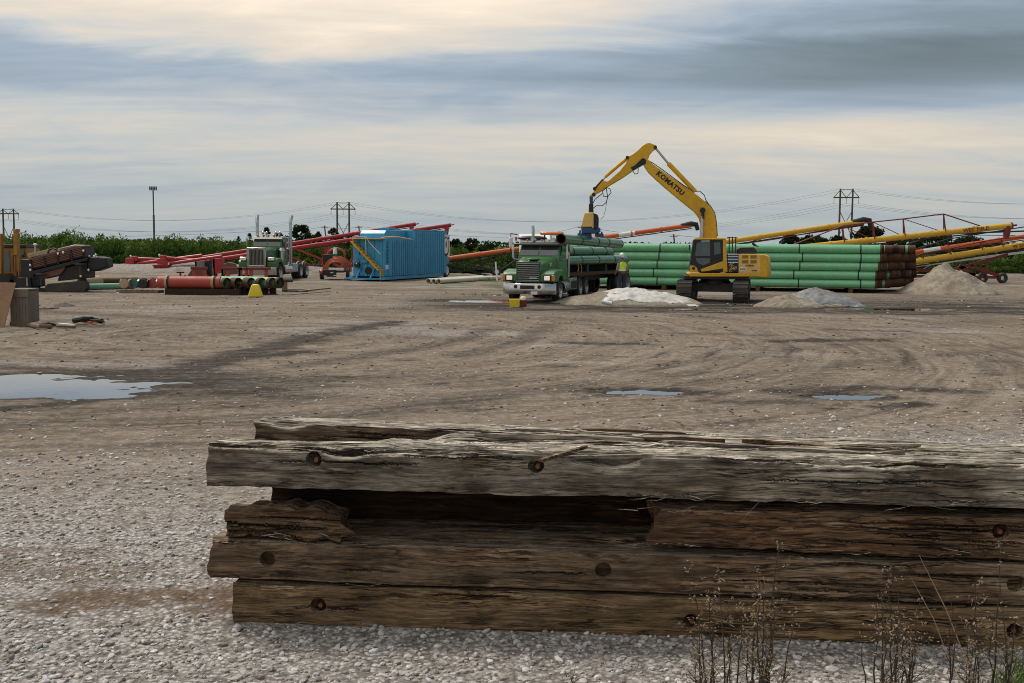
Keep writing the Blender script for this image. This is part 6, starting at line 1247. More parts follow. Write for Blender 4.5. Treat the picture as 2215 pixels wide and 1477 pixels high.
def rig():
    Y0 = 55.5; T = thing('drill_rig', 'black tracked drilling rig carrying a tilted rack of brown drill rods', 'drill rig', (D(130, 629, Y0).x, Y0+1, 0))
    def pl(nm, pts, mat, y0, y1, par=None, bevel=.02):
        m = MB(); m.loft([[D(*p, y0) for p in pts], [D(*p, y0)+Vector((0, y1-y0, 0)) for p in pts]]); return m.build(nm, MATS[mat], par or T, bevel=bevel)
    def Z(x, y): return (x/9.229, 480+y/9.229)
    rk = pl('rack', [Z(600, 760), Z(1680, 490), Z(1720, 690), Z(640, 960)], 'black', Y0+.05, Y0+1.3)
    for k in range(5):
        f = (k+.5)/5
        for j in range(4):
            fa, fb = (.02+.24*j+.01, .02+.24*j+.225); a0 = Vector((*Z(620, 770+f*165), 0)); a1 = Vector((*Z(1690, 505+f*165), 0)); p = a0.lerp(a1, fa); q = a0.lerp(a1, fb)
            MB().tube([D(p.x, p.y, Y0), D(q.x, q.y, Y0)], .038, 8).build('drill_rod', MATS['brown_pipe'], rk)
    for f in (.0, .25, .49, .74, 1.0):
        a = Vector(Z(600, 755)).lerp(Vector(Z(1690, 488)), f); b = Vector(Z(640, 965)).lerp(Vector(Z(1720, 700)), f); MB().bar(D(*a, Y0-.05), D(*b, Y0-.05), .09, .05, up=(0, 1, 0)).build('rack_post', MATS['black'], rk)
    pl('rack_cover', [Z(560, 745), Z(1480, 478), Z(1690, 478), Z(1680, 500), Z(640, 765)], 'brown_pipe', Y0-.02, Y0+1.2); pl('side_cover', [Z(540, 640), Z(960, 545), Z(1120, 560), Z(1110, 600), Z(700, 690), Z(560, 730)], 'tan_pipe', Y0+.9, Y0+1.6)
    pl('walkway', [Z(1150, 530), Z(1480, 455), Z(1690, 460), Z(1690, 490), Z(1480, 480), Z(1160, 555)], 'steel', Y0+.5, Y0+1.2)
    MB().tube([D(*Z(700, 660), Y0+1), D(*Z(700, 450), Y0+1)], .05, 8).build('exhaust', MATS['steel'], T); MB().sphere(D(*Z(700, 450), Y0+1), (.11, .11, .06)).build('exhaust_cap', MATS['white'], T)
    MB().tube([D(*Z(950, 620), Y0), D(*Z(990, 550), Y0), D(*Z(1060, 530), Y0), D(*Z(1140, 560), Y0)], .05, 8).build('hose_loop', MATS['black'], T)
    pl('thrust_frame', [Z(640, 980), Z(1740, 710), Z(1750, 770), Z(650, 1060)], 'black', Y0-.1, Y0+1.2); pl('orange_carriage', [Z(890, 1000), Z(1280, 890), Z(1300, 920), Z(1200, 1050), Z(830, 1140)], 'brown_pipe', Y0-.02, Y0+.9)
    pl('engine_housing', [Z(400, 740), Z(640, 760), Z(680, 1300), Z(420, 1340)], 'black', Y0, Y0+1.4); pl('hydraulic_unit', [Z(1200, 930), Z(1740, 800), Z(1740, 1120), Z(1150, 1180)], 'black', Y0+.1, Y0+1.2)
    dr = pl('pipe_head', [Z(1740, 700), Z(1960, 690), Z(2120, 720), Z(2150, 900), Z(1900, 985), Z(1740, 960)], 'black', Y0+.1, Y0+1.0, bevel=.08)
    for x, y in ((1780, 685), (1880, 690), (1930, 705), (1910, 655)): MB().sphere(D(*Z(x, y), Y0+.3), .06).build('work_lamp', MATS['lens_white'], dr)
    for x, y in ((600, 862), (605, 958), (1155, 632), (1260, 608), (1665, 575), (1765, 958), (1610, 1080)): MB().sphere(D(*Z(x, y), Y0-.08), (.06, .04, .07)).build('lamp', MATS['lens_white'], T)
    for x, y in ((820, 1030), (1600, 830)):
        a = D(*Z(x, y), Y0-.3); MB().lathe(a, (0, 0, -1), [(0, .26), (.05, .26), (.08, .05), (.6, .05)], 14).build('seat', MATS['muddy_steel'], T)
    for yy in (Y0-.2, Y0+1.3):
        pl('track', [Z(890, 1290), Z(940, 1235), Z(1640, 1170), Z(1720, 1210), Z(1740, 1330), Z(1680, 1385), Z(930, 1405), Z(880, 1360)], 'muddy_steel', yy, yy+.45, bevel=.05)
        for k in range(14): x = 930+k*56; pl('track_shoe', [Z(x, 1378), Z(x+40, 1376), Z(x+40, 1398), Z(x, 1400)], 'muddy_steel', yy-.02, yy+.47, bevel=0)
    pl('leg_plate', [Z(340, 1100), Z(600, 1110), Z(640, 1380), Z(350, 1360)], 'black', Y0-.15, Y0+.9); MB().tube([D(*Z(540, 1110), Y0-.3), D(*Z(545, 1280), Y0-.3)], .04, 8).build('jack', MATS['steel'], T)
    pl('skid_foot', [Z(600, 1330), Z(900, 1330), Z(900, 1405), Z(600, 1405)], 'black', Y0, Y0+1.2)
rig()
def block():
    Y0 = 32.8; p = D(38, 705, Y0); T = thing('wooden_crate', 'weathered brown wooden crate with plywood leaning on it', 'crate', (p.x, Y0+.35, 0)); x0 = D(22, 660, Y0).x; x1 = D(62, 660, Y0).x; zt = D(40, 627, Y0).z
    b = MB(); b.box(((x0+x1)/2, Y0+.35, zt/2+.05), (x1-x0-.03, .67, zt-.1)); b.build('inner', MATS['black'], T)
    n = 6; wd = (x1-x0)/n
    for k in range(n): MB().box((x0+wd*(k+.5), Y0, .12+(zt-.16)/2), (wd-.006, .03, zt-.16)).build('plank', MATS['crate_wood'], T, bevel=.004)
    for k in range(6): MB().box((x1, Y0+.06+.115*k, .12+(zt-.16)/2), (.03, .110, zt-.16)).build('plank', MATS['crate_wood'], T, bevel=.004)
    for z, h, m in ((.07, .16, 'pallet_wood'), (zt-.10, .24, 'crate_wood'),): MB().box(((x0+x1)/2+.0, Y0-.028, z), (x1-x0+.04, .03, h)).build('batten', MATS[m], T, bevel=.006)
    MB().box(((x0+x1)/2, Y0+.35, zt+.01), (x1-x0+.04, .74, .05)).build('lid', MATS['crate_wood'], T, bevel=.01)
    q = MB(); pts = [(-30, 611), (34, 612), (9, 707), (-30, 709)]; q.loft([[D(*p, Y0-.55 if p[1] > 650 else Y0-.12) for p in pts], [D(*p, Y0-.55 if p[1] > 650 else Y0-.12)+Vector((0, .03, .004)) for p in pts]]); tag(q.build('plywood_sheet', MATS['plywood'], loc=D(0, 707, Y0-.5), smooth=0), 'brown plywood sheet leaning against the wooden crate', 'plywood')
block()
def bit(name, label, cat, pts, r, mat, grp=None, flat=False):
    m = MB(); P = [G(*p[:2], p[2] if len(p) > 2 else .05) for p in pts]
    if flat: m.bar(P[0], P[-1], r*2.2, r)
    else: m.tube(P, r, 8)
    return tag(m.build(name, MATS[mat], loc=P[0], bevel=.004 if flat else 0), label, cat, grp)
bit('tree_bark', 'curl of brown bark lying by the wooden crate', 'bark', [(62, 702), (85, 706, .1), (110, 706)], .06, 'pallet_wood'); bit('tree_bark', 'dark bark strip between the crate and the scrap heap', 'bark', [(85, 704), (105, 700, .12), (118, 703)], .05, 'rust_dark')
bit('scrap_hose', 'dark hose bundle on the ground among small debris', 'hose', [(160, 693, .1), (178, 690, .16), (200, 690, .12), (220, 694, .08)], .085, 'black'); bit('scrap_hose', 'thin black cable loop beside the dark hose bundle', 'hose', [(195, 693, .1), (215, 692, .18), (225, 696, .05)], .03, 'black')
bit('scrap_board', 'pale broken board lying beside the dark hose bundle', 'board', [(126, 700), (160, 703)], .05, 'white', None, True); bit('scrap_board', 'rust brown board under the pale broken board', 'board', [(124, 706), (162, 707)], .05, 'rust', None, True); bit('scrap_board', 'orange strip lying under the dark hose bundle', 'board', [(180, 696), (208, 698)], .04, 'auger_orange', None, True)
heap('dirt_clod', *G(139, 662)[:2], .42, .4, .17, 31, 'little dark heap of mud standing alone in the yard', .9, MATS['muddy_steel'], 24)
bit('scrap_wire', 'rusty bent wire lying in the yard beside the mud heap', 'wire', [(70, 668), (100, 668, .05), (128, 666)], .02, 'rust_dark')

# --- red manifold and pipe ends
def manifold():
    a = D(344, 620, 53.6); b = D(478, 620, 53.6); a.z = b.z = .62; T = thing('manifold_pipe', 'thick red oxide pipe with strapped flanges on a dark skid', 'pipe', (a.x, a.y, 0))
    m = MB(); m.tube([a, b], .31, 24); m.build('barrel', MATS['oxide_red'], T); d = (b-a).normalized()
    for f in (.13, .88): p = a.lerp(b, f); MB().lathe(p, d, [(-.06, .31), (-.06, .335), (.06, .335), (.06, .31)], 24).build('strap', MATS['tan_pipe'], T); MB().lathe(p+d*.1, d, [(-.05, .31), (-.05, .33), (.05, .33), (.05, .31)], 24).build('strap', MATS['rust_dark'], T)
    for f in (.42, .62, .78): p = a.lerp(b, f)+Vector((0, 0, .30)); MB().tube([p, p+Vector((0, 0, .07))], .05, 8).build('nozzle', MATS['oxide_red'], T)
    c = D(395, 615, 53.9); MB().tube([Vector((c.x-.1, c.y, .85)), Vector((c.x-.1, c.y, 1.1))], .05, 8).build('valve_stem', MATS['oxide_red'], T); MB().lathe((c.x-.1, c.y, 1.08), (0, 0, 1), [(0, .2), (.06, .2)], 12).build('hand_wheel', MATS['rust_dark'], T)
    MB().bar((a.x+.4, a.y, .16), (b.x+1.0, b.y, .16), .7, .3).build('skid', MATS['rust_dark'], T)
manifold()
for k, (px, gb, ex) in enumerate(((492, .34, 0), (516, .2, 1), (544, .28, 1), (567, .32, 0), (590, .34, 0), (607, .3, 0))):
    e = D(px, 618, 53.4+.18*k); e.z = .60; dv = Vector((.80, -.60, 0)); s = e-dv*3.2; T = thing('pipe_spool', 'green pipe end with brown rim, %s of the short row beside the red manifold' % ('first', 'second', 'third', 'fourth', 'fifth', 'sixth')[k], 'pipe', s, 'short row of pipe ends')
    MB().pipe(s, e-dv*.22*(1+ex), .27, .25, 24).build('barrel', MATS['pale_green'], T); q = MB(); q.pipe(e-dv*(.22+.22*ex), e, .275, .25, 24); q.build('bare_end', MATS['rust'], T); i = MB(); i.lathe(e-dv*.5, dv, [(0, .001), (0, .25)], 24); i.build('bore', MATS['rust_dark'], T)
    for f in (.6, 2.6): MB().box(s+dv*f+Vector((0, 0, -.6+.16)), (.3, .3, .34)).build('support_block', MATS['rust_dark'], T)
def sign():
    Y0 = 51.6; p = D(553, 640, Y0); M = frame((p.x, Y0, 0), (0, -1, 0)); T = thing('warning_marker', 'yellow tapering plastic marker standing before the pipe ends', 'marker', (p.x, Y0, 0))
    o = MB(M); h = .62
    def lp(f, z): return [(f*.16, -f*.36, z), (f*.16, f*.36, z), (-f*.16, f*.36, z), (-f*.16, -f*.36, z)]
    o.loft([lp(1.0, 0), lp(.97, .06), lp(.55, h-.06), lp(.42, h)]); o.build('shell', MATS['bright_yellow'], T, bevel=.05, seg=3)
sign()
# red pipe stands and brown plates behind the manifold
for k, (px, py, w_, lb) in enumerate(((432, 603, .9, 'red steel pipe stand next to the leaning brown plates'), (506, 603, 1.0, 'red steel pipe stand with wide twin posts'), (527, 603, .5, 'slender red pipe stand below the lorry bumper edge'), (560, 605, 1.3, 'red double pipe stand before the lorry bumper'))):
    p = D(px, 625, 58.5); M = frame((p.x, 58.5, 0), (0, -1, 0)); T = thing('pipe_stand', lb, 'pipe stand', (p.x, 58.5, 0), 'red pipe stands')
    for s in (-1, 1): MB(M).box((0, s*w_*.32, .62), (.16, .17, 1.1)).build('post', MATS['oxide_red'], T, bevel=.01)
    MB(M).box((0, 0, 1.22), (.25, w_, .14)).build('head_beam', MATS['frame_red'], T, bevel=.01); MB(M).box((0, 0, .06), (.6, w_*1.05, .12)).build('base_plate', MATS['oxide_red'], T); MB(M).box((0, 0, .5), (.12, w_*.6, .12)).build('cross_bar', MATS['oxide_red'], T)
for k, (pts, Yd, mat, lb) in enumerate((([(400, 604), (418, 577), (438, 580), (446, 604)], 62, 'brown_pipe', 'leaning brown steel plate with slanted edge'), ([(420, 566), (437, 563), (440, 603), (433, 603)], 62.5, 'concrete', 'narrow grey brown plate standing upright'), ([(438, 566), (454, 562), (456, 603), (440, 603)], 63, 'black', 'dark upright plate between the brown plate and red stand'), ([(478, 582), (490, 566), (506, 570), (510, 592), (480, 596)], 62, 'brown_pipe', 'brown rounded plate behind the twin post stand'), ([(458, 560), (480, 558), (484, 590), (462, 592)], 66, 'auger_red', 'red hopper plate behind the pipe stands'))):
    m = MB(); P = [D(*p, Yd) for p in pts]; z0 = min(p.z for p in P); m.loft([P, [p+Vector((.05, .35, 0)) for p in P]]); T = thing('steel_plate', lb, 'steel plate', (P[0].x, Yd, 0), 'steel plates by the red stands'); m.build('plate', MATS[mat], T, bevel=.02)
    for s in (0, -1): q = P[s]; MB().box((q.x*.8+P[1].x*.2, Yd+.15, max(.04, q.z)/2), (.1, .3, max(.08, q.z+.03))).build('foot', MATS['rust_dark'], T)
s = MB(); a = D(545, 603, 57.3); b = D(633, 603, 57.3); a.z = b.z = .62; s.tube([a, b], .1, 12); tag(s.build('steel_bar', MATS['muddy_steel'], loc=a), 'long dark steel bar lying behind the pipe ends', 'bar')
for x in (.2, .8): q = a.lerp(b, x); bl = MB(); bl.box((q.x, q.y, .26), (.25, .3, .53)); tag(bl.build('timber_block', MATS['pallet_wood'], loc=q, bevel=.01), 'timber block propping up the long dark steel bar', 'block', 'blocks under the steel bar')
# valves on pallets, loose pipes
for k, (px, mat, lb) in enumerate(((272, 'tan_pipe', 'tan flanged valve on the pallet, farthest from the red manifold'), (292, 'teal', 'teal flanged valve on the pallet between the tan and the dark one'), (312, 'black', 'dark flanged valve on the pallet'), (332, 'oxide_red', 'reddish flanged valve on the pallet beside the red manifold'))):
    p = D(px, 628, 55+.3*(k % 2)); c = Vector((p.x, p.y, .48)); T = thing('flanged_valve', lb, 'valve', (p.x, p.y, .15), 'valves on the pallet')
    MB().lathe(c+Vector((0, -.25, 0)), (0, 1, 0), [(0, .12), (0, .24), (.06, .24), (.06, .14), (.4, .14), (.4, .24), (.46, .24), (.46, .12)], 16).build('body', MATS[mat], T); MB().lathe(c+Vector((-.24, 0, 0)), (1, 0, 0), [(0, .22), (.06, .22), (.06, .13), (.42, .13), (.42, .22), (.48, .22)], 16).build('flange_pair', MATS['steel' if k % 2 else mat], T)
    MB().tube([c, c+Vector((0, 0, .3))], .05, 8).build('stem', MATS['steel'], T); MB().lathe(c+Vector((0, 0, .28)), (0, 0, 1), [(0, .16), (.03, .16)], 12).build('hand_wheel', MATS['black'], T)
def pallet():
    p = D(300, 630, 54.9); T = thing('pallet', 'low wooden pallet carrying the flanged valves', 'pallet', (p.x, p.y+.2, 0))
    for k in range(8): MB().box((p.x-.95+k*.27, p.y+.25, .135), (.2, 1.0, .03)).build('slat', MATS['pallet_wood'], T)
    for y in (-.2, .25, .7): MB().box((p.x, p.y+y, .06), (2.15, .1, .12)).build('runner', MATS['pallet_wood'], T)
pallet()
def lpipe(label, p, q, Y0, Y1, r, mat, z, name='loose_pipe', cat='pipe', hollow=True, grp=None):
    a = D(*p, Y0); b = D(*q, Y1); a.z = b.z = z; m = MB(); m.pipe(a, b, r, r*.88, 20) if hollow else m.tube([a, b], r, 14); return tag(m.build(name, MATS[mat], loc=a), label, cat, grp)
lpipe('pale green pipe lying beyond the drilling rig tracks', (188, 612), (290, 614), 58, 60, .17, 'pale_green', .17); lpipe('brown pole lying behind the pale green pipe', (205, 604), (300, 604), 66, 67, .2, 'rust', .2, hollow=False)
lpipe('short tan pipe with dark open end beside the drilling rig', (178, 602), (212, 602), 60.5, 62.5, .33, 'tan_pipe', .33); lpipe('rusty bar lying behind the valves', (265, 603), (345, 606), 70, 69, .14, 'rust', .14, hollow=False)
for k, (p, q, lb, mat) in enumerate((((614, 625), (680, 627), 'flat grey plank lying past the pipe ends', 'concrete'), ((645, 630), (712, 623), 'plank lying at a slant across the others past the pipe ends', 'pallet_wood'), ((618, 629), (662, 630), 'short dark plank under the slanted plank', 'rust_dark'))):
    a = G(*p, .08+.06*k); b = G(*q, .10+.07*(k == 1)); m = MB(); m.bar(a, b, .24, .07); tag(m.build('plank', MATS[mat], loc=a, bevel=.01), lb, 'plank', 'planks past the pipe ends')
for k, (px, py, lb) in enumerate(((926, 613, 'cream plastic pipe of the three, next to the tank'), (938, 614, 'cream plastic pipe of the three, in the middle'), (949, 614, 'cream plastic pipe of the three, away from the tank'))):
    a = G(px, py); a.z = .17; b = a+Vector((3.4+.25*k, 9.0, 0)); m = MB(); m.pipe(a, b, .165, .14, 20); tag(m.build('plastic_pipe', MATS['cream_pvc'], loc=a), lb, 'pipe', 'cream plastic pipes')
# hose trailer
def hose_trailer():
    Y0 = 77; p = D(722, 604, Y0); M = frame((p.x, Y0, 0), (0, -1, 0)); T = thing('hose_trailer', 'small black trailer heaped with orange red hose', 'trailer', (p.x, Y0, 0))
    MB(M).box((-.6, 0, .62), (2.6, 1.5, .14)).build('bed', MATS['black'], T); MB(M).box((.75, -.2, .5), (.3, 1.0, .5)).build('front_box', MATS['black'], T, bevel=.03)
    for k in range(5):
        r = .62+.10*k; m = MB(M); m.tube([(-.3-.12*k, .12+r*math.cos(a), .72+r*.95*math.sin(a)) for a in [R(-8)+j*R(196)/14 for j in range(15)]], .055, 8); m.build('hose', MATS['hose_red'], T)
    for s in (-1, 1): MB(M).tube([(-1.2, s*.62, .65), (-1.2, s*.62, 2.15)], .05, 8).build('reel_post', MATS['hose_red'], T)
    m = MB(M); m.tube([(-1.2, .62*math.cos(a), 1.75+.5*math.sin(a)) for a in [R(0)+j*R(180)/10 for j in range(11)]], .10, 8); m.build('reel_hoop', MATS['hose_red'], T)
    MB(M).box((-1.0, -.55, 1.45), (.6, .7, .75)).build('pump_box', MATS['black'], T, bevel=.03); MB(M).lathe((-1.0, -.05, 1.85), (0, 0, 1), [(0, .16), (.35, .14), (.5, .05)], 12).build('tank', MATS['white'], T)
    MB(M).sphere((.92, -.75, .62), (.1, .16, .14)).build('marker_lamp', MATS['lens_red'], T); MB(M).sphere((.98, -.70, .66), .05).build('marker_lamp', MATS['lens_amber'], T)
    for s in (-1, 1): wheel(T, M, -.6, s*.95, .36, .24, s, 'white')
    for q in ((.93, .02, .55), (.93, .25, .35), (.93, -.45, .3)): MB(M).box(q, (.03, .22, .06)).build('plate', MATS['white'], T)
hose_trailer()
# ------------------------------------------------------------------ vegetation
def leafmat(name, c0, c1, c2):
    m = bpy.data.materials.new(name); m.use_nodes = True; t = m.node_tree; t.nodes.clear(); MATS[name] = m
    at = N(t, 'ShaderNodeAttribute', attribute_name='tone'); c = RAMP(t, at.outputs['Fac'], [(0, c0), (.55, c1), (1, c2)])
    d = N(t, 'ShaderNodeBsdfDiffuse', ins={'Roughness': .6}); tr = N(t, 'ShaderNodeBsdfTranslucent'); t.links.new(c, d.inputs[0]); t.links.new(c, tr.inputs[0])
    mx = N(t, 'ShaderNodeMixShader', ins={0: .35}); L(t, d, 0, mx, 1); L(t, tr, 0, mx, 2); o = N(t, 'ShaderNodeOutputMaterial'); L(t, mx, 0, o, 0); return m
leafmat('weed_leaf', (.030, .058, .014), (.085, .150, .030), (.22, .28, .075)); leafmat('tree_leaf', (.010, .022, .009), (.028, .055, .018), (.07, .10, .035)); leafmat('dark_leaf', (.016, .018, .011), (.034, .036, .020), (.07, .06, .035))
def leaves(P, size, elong, tone, up=.5, rng=RNG):
    n = len(P); d = rng.normal(size=(n, 3)); d[:, 2] += up; d /= np.linalg.norm(d, axis=1)[:, None]; e = rng.normal(size=(n, 3)); e = np.cross(d, e); e /= np.linalg.norm(e, axis=1)[:, None]
    s = (size*(.5+rng.random(n)))[:, None]; a = d*s*elong; b = e*s*.5
    V = np.stack([P-a*.5, P+b*.7-a*.1, P+a*.5, P-b*.7-a*.1], 1).reshape(-1, 3); F = np.arange(n*4).reshape(n, 4); return V, F, np.repeat(tone, 4)
def thicket(label, pxs, tops, Y0, Y1, nplants, nl, seed, size=.20):
    rg = np.random.default_rng(seed); px = pxs[0]+(pxs[-1]-pxs[0])*rg.random(nplants); y = Y0+(Y1-Y0)*rg.random(nplants)**1.3; tp = np.interp(px, pxs, tops)
    yh = HOR+.007*(px-IMW/2); x = (px-IMW/2)/FPX*y; h = CAMH+(yh-tp)/FPX*y
    clump = 1+.22*fbm(x*.35, y*.3, 3, seed); h = h*clump*(.55+.38*rg.random(nplants)); h *= np.where(y < Y0+1.2, .45, 1); h = np.maximum(h, .15); tall = rg.random(nplants) < .03; h[tall] *= 1.22
    tone = np.clip(.42+.5*fbm(x*.28, y*.4, 3, seed+3)+.22*rg.normal(size=nplants)*.8, 0, 1)
    f = rg.random((nplants, nl))**.75; rad = .42*(1-.65*f)*h[:, None]/3
    P = np.stack([x[:, None]+rg.normal(size=f.shape)*rad, y[:, None]+rg.normal(size=f.shape)*rad, f*h[:, None]], -1).reshape(-1, 3)
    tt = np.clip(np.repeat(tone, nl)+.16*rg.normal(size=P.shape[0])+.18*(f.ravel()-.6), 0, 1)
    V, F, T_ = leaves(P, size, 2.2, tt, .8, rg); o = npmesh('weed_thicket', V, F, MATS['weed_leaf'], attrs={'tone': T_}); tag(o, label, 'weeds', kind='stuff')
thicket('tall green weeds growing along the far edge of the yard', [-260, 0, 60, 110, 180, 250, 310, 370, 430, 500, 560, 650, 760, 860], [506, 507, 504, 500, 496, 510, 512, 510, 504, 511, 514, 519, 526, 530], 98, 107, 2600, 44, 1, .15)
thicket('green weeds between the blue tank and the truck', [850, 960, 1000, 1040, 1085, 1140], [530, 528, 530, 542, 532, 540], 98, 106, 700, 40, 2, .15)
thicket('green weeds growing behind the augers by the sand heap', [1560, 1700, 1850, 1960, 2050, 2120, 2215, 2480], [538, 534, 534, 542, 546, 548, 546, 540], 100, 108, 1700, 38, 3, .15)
for px, py, n_, h_, sp_, lb in ((1015, 606, 260, .42, .5, 'low grass growing beside the cream plastic pipes'), (1060, 609, 300, .45, .6, 'low grass growing beside the white marker post'), (1035, 640, 200, .3, .5, 'low grass growing by the shallow puddle near the truck')): tuft(G(px, py), n_, h_, sp_, lb)
def tree(px, ytop, wpx, Y, seed, label, dark=False, conifer=False):
    rg = np.random.default_rng(seed); c = D(px, ytop, Y); h = c.z; w_ = wpx/FPX*Y; T = thing('tree', label, 'tree', (c.x, Y, 0), 'trees beyond the yard')
    tk = MB(); tk.tube([(c.x, Y, 0), (c.x+.05*h*rg.normal(), Y, h*.35), (c.x+.03*h*rg.normal(), Y, h*.8)], [.05*h*.5, .035*h*.5, .01*h], 8)
    for k in range(6):
        a = rg.random()*6.28; z = h*(.28+.1*k); tk.tube([(c.x, Y, z), (c.x+math.cos(a)*w_*.2, Y+math.sin(a)*w_*.2, z+h*.08), (c.x+math.cos(a)*w_*.34, Y+math.sin(a)*w_*.3, z+h*.2)], [.012*h, .009*h, .003*h], 5)
    tk.build('trunk', MATS['pole_wood'], T)
    Ps = []; nb = 34
    for k in range(nb):
        f = rg.random(); r = w_*.5*((1-f)*.95+.08 if conifer else math.sqrt(max(.05, 1-(2*f-.85)**2/1.35))); a = rg.random()*6.28; q = rg.random()**.5
        ctr = np.array([c.x+math.cos(a)*r*q*1.15, Y+math.sin(a)*r*q, h*(.15+.80*f)]); s = w_*(.09+.10*rg.random())*(.7 if conifer else 1); m_ = 120; v = rg.normal(size=(m_, 3)); v /= np.linalg.norm(v, axis=1)[:, None]; Ps.append(ctr+v*(s*rg.random((m_, 1))**.4)*[1, 1, .75])
    P = np.vstack(Ps); P[:, 2] = np.minimum(P[:, 2], h); tone = np.clip(.45+.35*np.repeat(rg.normal(size=nb), 120)*.5+.2*rg.normal(size=len(P)), 0, 1)
    V, F, T_ = leaves(P, .035*w_+.10, 1.6, tone, .2, rg); npmesh('crown', V, F, MATS['dark_leaf' if dark else 'tree_leaf'], T, {'tone': T_})
TR_ = [(516, 509, 16, 150, 'small pointed tree standing apart above the weeds', 0, 1), (540, 502, 20, 150, 'small conical tree nearest the lorry exhaust stack', 0, 1), (577, 490, 36, 165, 'dark tree rising behind the lorry cab roof', 1, 1), (605, 498, 40, 170, 'rounded dark tree behind the lorry roof lamps', 1, 0), (652, 487, 62, 150, 'broad green tree beside the lorry exhaust stack', 0, 0), (688, 499, 26, 160, 'small tree at the foot of the leaning pole', 0, 0),
       (722, 492, 34, 170, 'dark rounded tree under the H frame pylon', 1, 0), (757, 500, 26, 175, 'little dark tree behind the red auger tube', 1, 0), (985, 517, 42, 130, 'bushy tree beside the far end of the blue tank', 0, 0), (1018, 516, 40, 135, 'dark rounded tree between tank and truck', 1, 0), (1060, 528, 50, 140, 'ragged low tree before the truck mirror', 0, 0),
       (1712, 508, 56, 150, 'dark tree behind the pipe stack beside the excavator', 1, 0), (1760, 505, 60, 150, 'green tree behind the pipe stack under the yellow auger', 0, 0), (1815, 510, 50, 155, 'low tree at the foot of the tall pylon', 0, 0), (1882, 490, 80, 150, 'dark spreading tree under the black auger spout', 1, 0), (1955, 508, 60, 160, 'green tree behind the truss of the yellow auger', 0, 0), (2020, 503, 90, 150, 'wide green tree beyond the rusty pipe ends', 0, 0), (2095, 512, 70, 160, 'low green tree between the yellow and orange augers', 0, 0), (2160, 520, 80, 165, 'hazy low tree behind the orange auger', 0, 0), (2225, 522, 60, 160, 'low tree at the raised end of the orange auger', 0, 0)]
for i, (px, yt, wp, Y, lb, dk, cn) in enumerate(TR_): tree(px, yt, wp, Y, 200+i, lb, dk, cn)
# a far dark tree line closing the plain
rg = np.random.default_rng(77); n = 9000; x = (rg.random(n)*2-1)*420; y = 470+60*rg.random(n); z = (3+3.5*np.abs(fbm(x*.03, x*0, 4, 90)))*rg.random(n)**.6
V, F, T_ = leaves(np.stack([x, y, z], 1), 1.5, 1.4, np.clip(rg.normal(.45, .2, n), 0, 1), .3, rg); tag(npmesh('far_wood', V, F, MATS['tree_leaf'], attrs={'tone': T_}), 'far strip of woodland closing the plain', 'woodland', kind='stuff')

# ------------------------------------------------------------------ pylons, poles and wires
tops_ = []
def pylon(pxl, pxr, ytop, yarm, axl, axr, Y, label):
    a = D(pxl, ytop, Y); b = D(pxr, ytop, Y); T = thing('power_pylon', label, 'pylon', ((a.x+b.x)/2, Y, 0), 'H frame power pylons'); za = D(pxl, yarm, Y).z; l = D(axl, yarm, Y).x; r = D(axr, yarm, Y).x
    for p in (a, b): MB().tube([(p.x, Y, -.5), (p.x, Y, p.z)], [.42, .32], 8).build('post', MATS['pole_wood'], T)
    MB().bar((l, Y, za), (r, Y, za), .3, .45).build('cross_arm', MATS['pole_wood'], T); MB().bar((a.x, Y, a.z-.3), (b.x, Y, b.z-.3), .15, .15).build('top_tie', MATS['tower_steel'], T); m = (a.x+b.x)/2
    for p, q in (((a.x, a.z-.5), (l, za)), ((b.x, b.z-.5), (r, za)), ((a.x, a.z-.5), (m, za)), ((b.x, b.z-.5), (m, za)), ((a.x, za-5), (b.x, za-14)), ((b.x, za-5), (a.x, za-14))): MB().tube([(p[0], Y, p[1]), (q[0], Y, q[1])], .13, 6).build('brace', MATS['tower_steel'], T)
    out = []
    for x in (l+.2, m, r-.2): MB().tube([(x, Y, za), (x, Y, za-2.2)], .09, 6).build('insulator', MATS['wire'], T); out.append((x, Y, za-2.2))
    return out+[(a.x, Y, a.z), (b.x, Y, b.z)]
pa = pylon(6, 29, 451, 462, -8, 41, 430, 'H frame power pylon above the drilling rig'); pb = pylon(729, 755, 437, 452, 715, 769, 430, 'H frame power pylon behind the red auger tubes'); pc = pylon(1818, 1845, 408, 427, 1803, 1859, 400, 'H frame power pylon behind the yellow augers')
def wire(p, q, sag, label, grp, r=.055): 
    p = Vector(p); q = Vector(q); pts = [p.lerp(q, k/16)-Vector((0, 0, sag*4*(k/16)*(1-k/16))) for k in range(17)]; tag(MB().tube(pts, r, 4).build('power_line', MATS['wire'], loc=p), label, 'wire', grp)
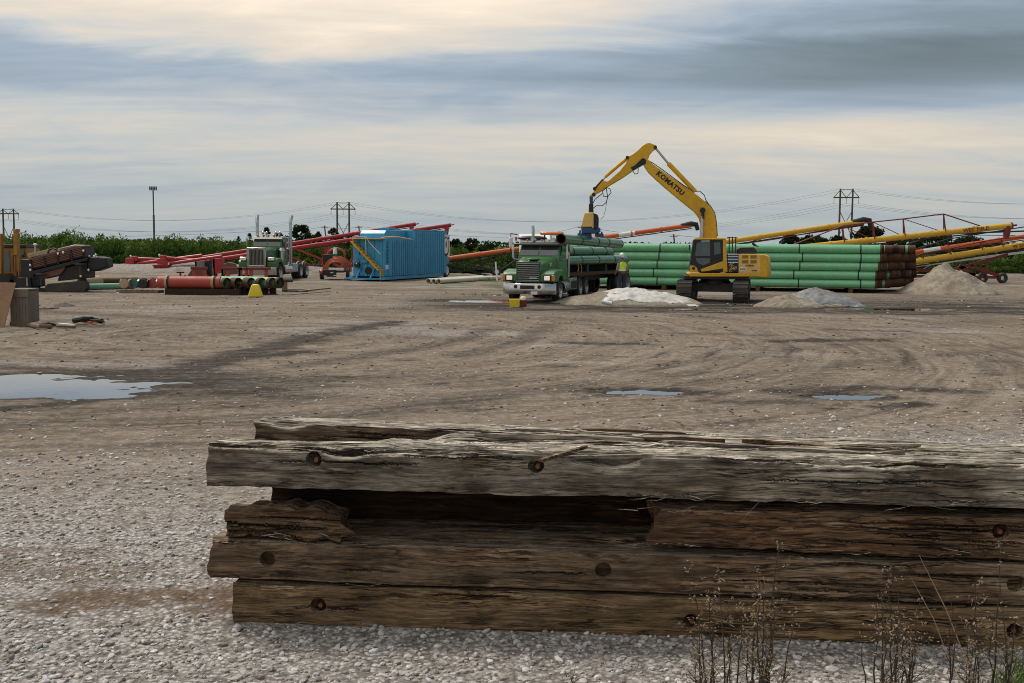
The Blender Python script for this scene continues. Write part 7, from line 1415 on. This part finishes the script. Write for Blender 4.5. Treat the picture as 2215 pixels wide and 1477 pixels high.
off0 = [Vector(p)-Vector((90, -20, 0)) for p in pa]; off1 = [Vector(p)+Vector((150, 10, 2)) for p in pc]
for k in range(5):
    wire(pa[k], off0[k], 3, 'wire strung from the drilling rig pylon away from the yard', 'power lines', .032); wire(pa[k], pb[k], 6, 'wire strung between the rig pylon and the auger pylon', 'power lines', .032); wire(pb[k], pc[k], 10, 'long wire strung behind the excavator between pylons', 'power lines', .032); wire(pc[k], off1[k], 6, 'wire strung from the pylon behind the yellow augers', 'power lines', .032)
def mast():
    Y = 250; t = D(331, 405, Y); T = thing('radio_mast', 'slender radio mast with an antenna head above the weeds', 'mast', (t.x, Y, 0)); z1 = D(331, 465, Y).z
    MB().tube([(t.x, Y, -.3), (t.x, Y, z1)], .24, 8).build('lower_pole', MATS['tower_steel'], T); MB().tube([(t.x, Y, z1), (t.x, Y, t.z)], .16, 8).build('upper_pole', MATS['tower_steel'], T)
    for k in range(5): MB().box((t.x+(k-2)*.38, Y, t.z-.25), (.22, .3, .9)).build('antenna', MATS['tower_steel'], T)
    MB().bar((t.x-.85, Y, t.z-.3), (t.x+.85, Y, t.z-.3), .1, .1).build('antenna_frame', MATS['tower_steel'], T)
mast()
for px, yt, Y, lb in ((702, 488, 210, 'thin leaning utility pole beside the broad green tree'), (776, 488, 210, 'thin utility pole behind the red auger above the tank'), (1258, 487, 190, 'utility pole just behind the vacuum lifter'), (1457, 506, 190, 'short utility pole above the pipe stack')):
    t = D(px, yt, Y); T = thing('utility_pole', lb, 'pole', (t.x+.6, Y, 0), 'utility poles'); MB().tube([(t.x+.6, Y, -.3), (t.x, Y, t.z)], [.16, .12], 8).build('post', MATS['pole_wood'], T); MB().bar((t.x-.7, Y, t.z-.4), (t.x+.7, Y, t.z-.4), .12, .12).build('cross_arm', MATS['pole_wood'], T)
pq = [D(-60, 512, 210), D(560, 500, 210), D(702, 489, 210), D(776, 489, 210), D(1100, 513, 200), D(1258, 488, 190), D(1457, 508, 190), D(1700, 512, 190)]
for i in range(len(pq)-1): wire(pq[i], pq[i+1], .5, 'thin service wire strung low across the horizon', 'service wires', .03)
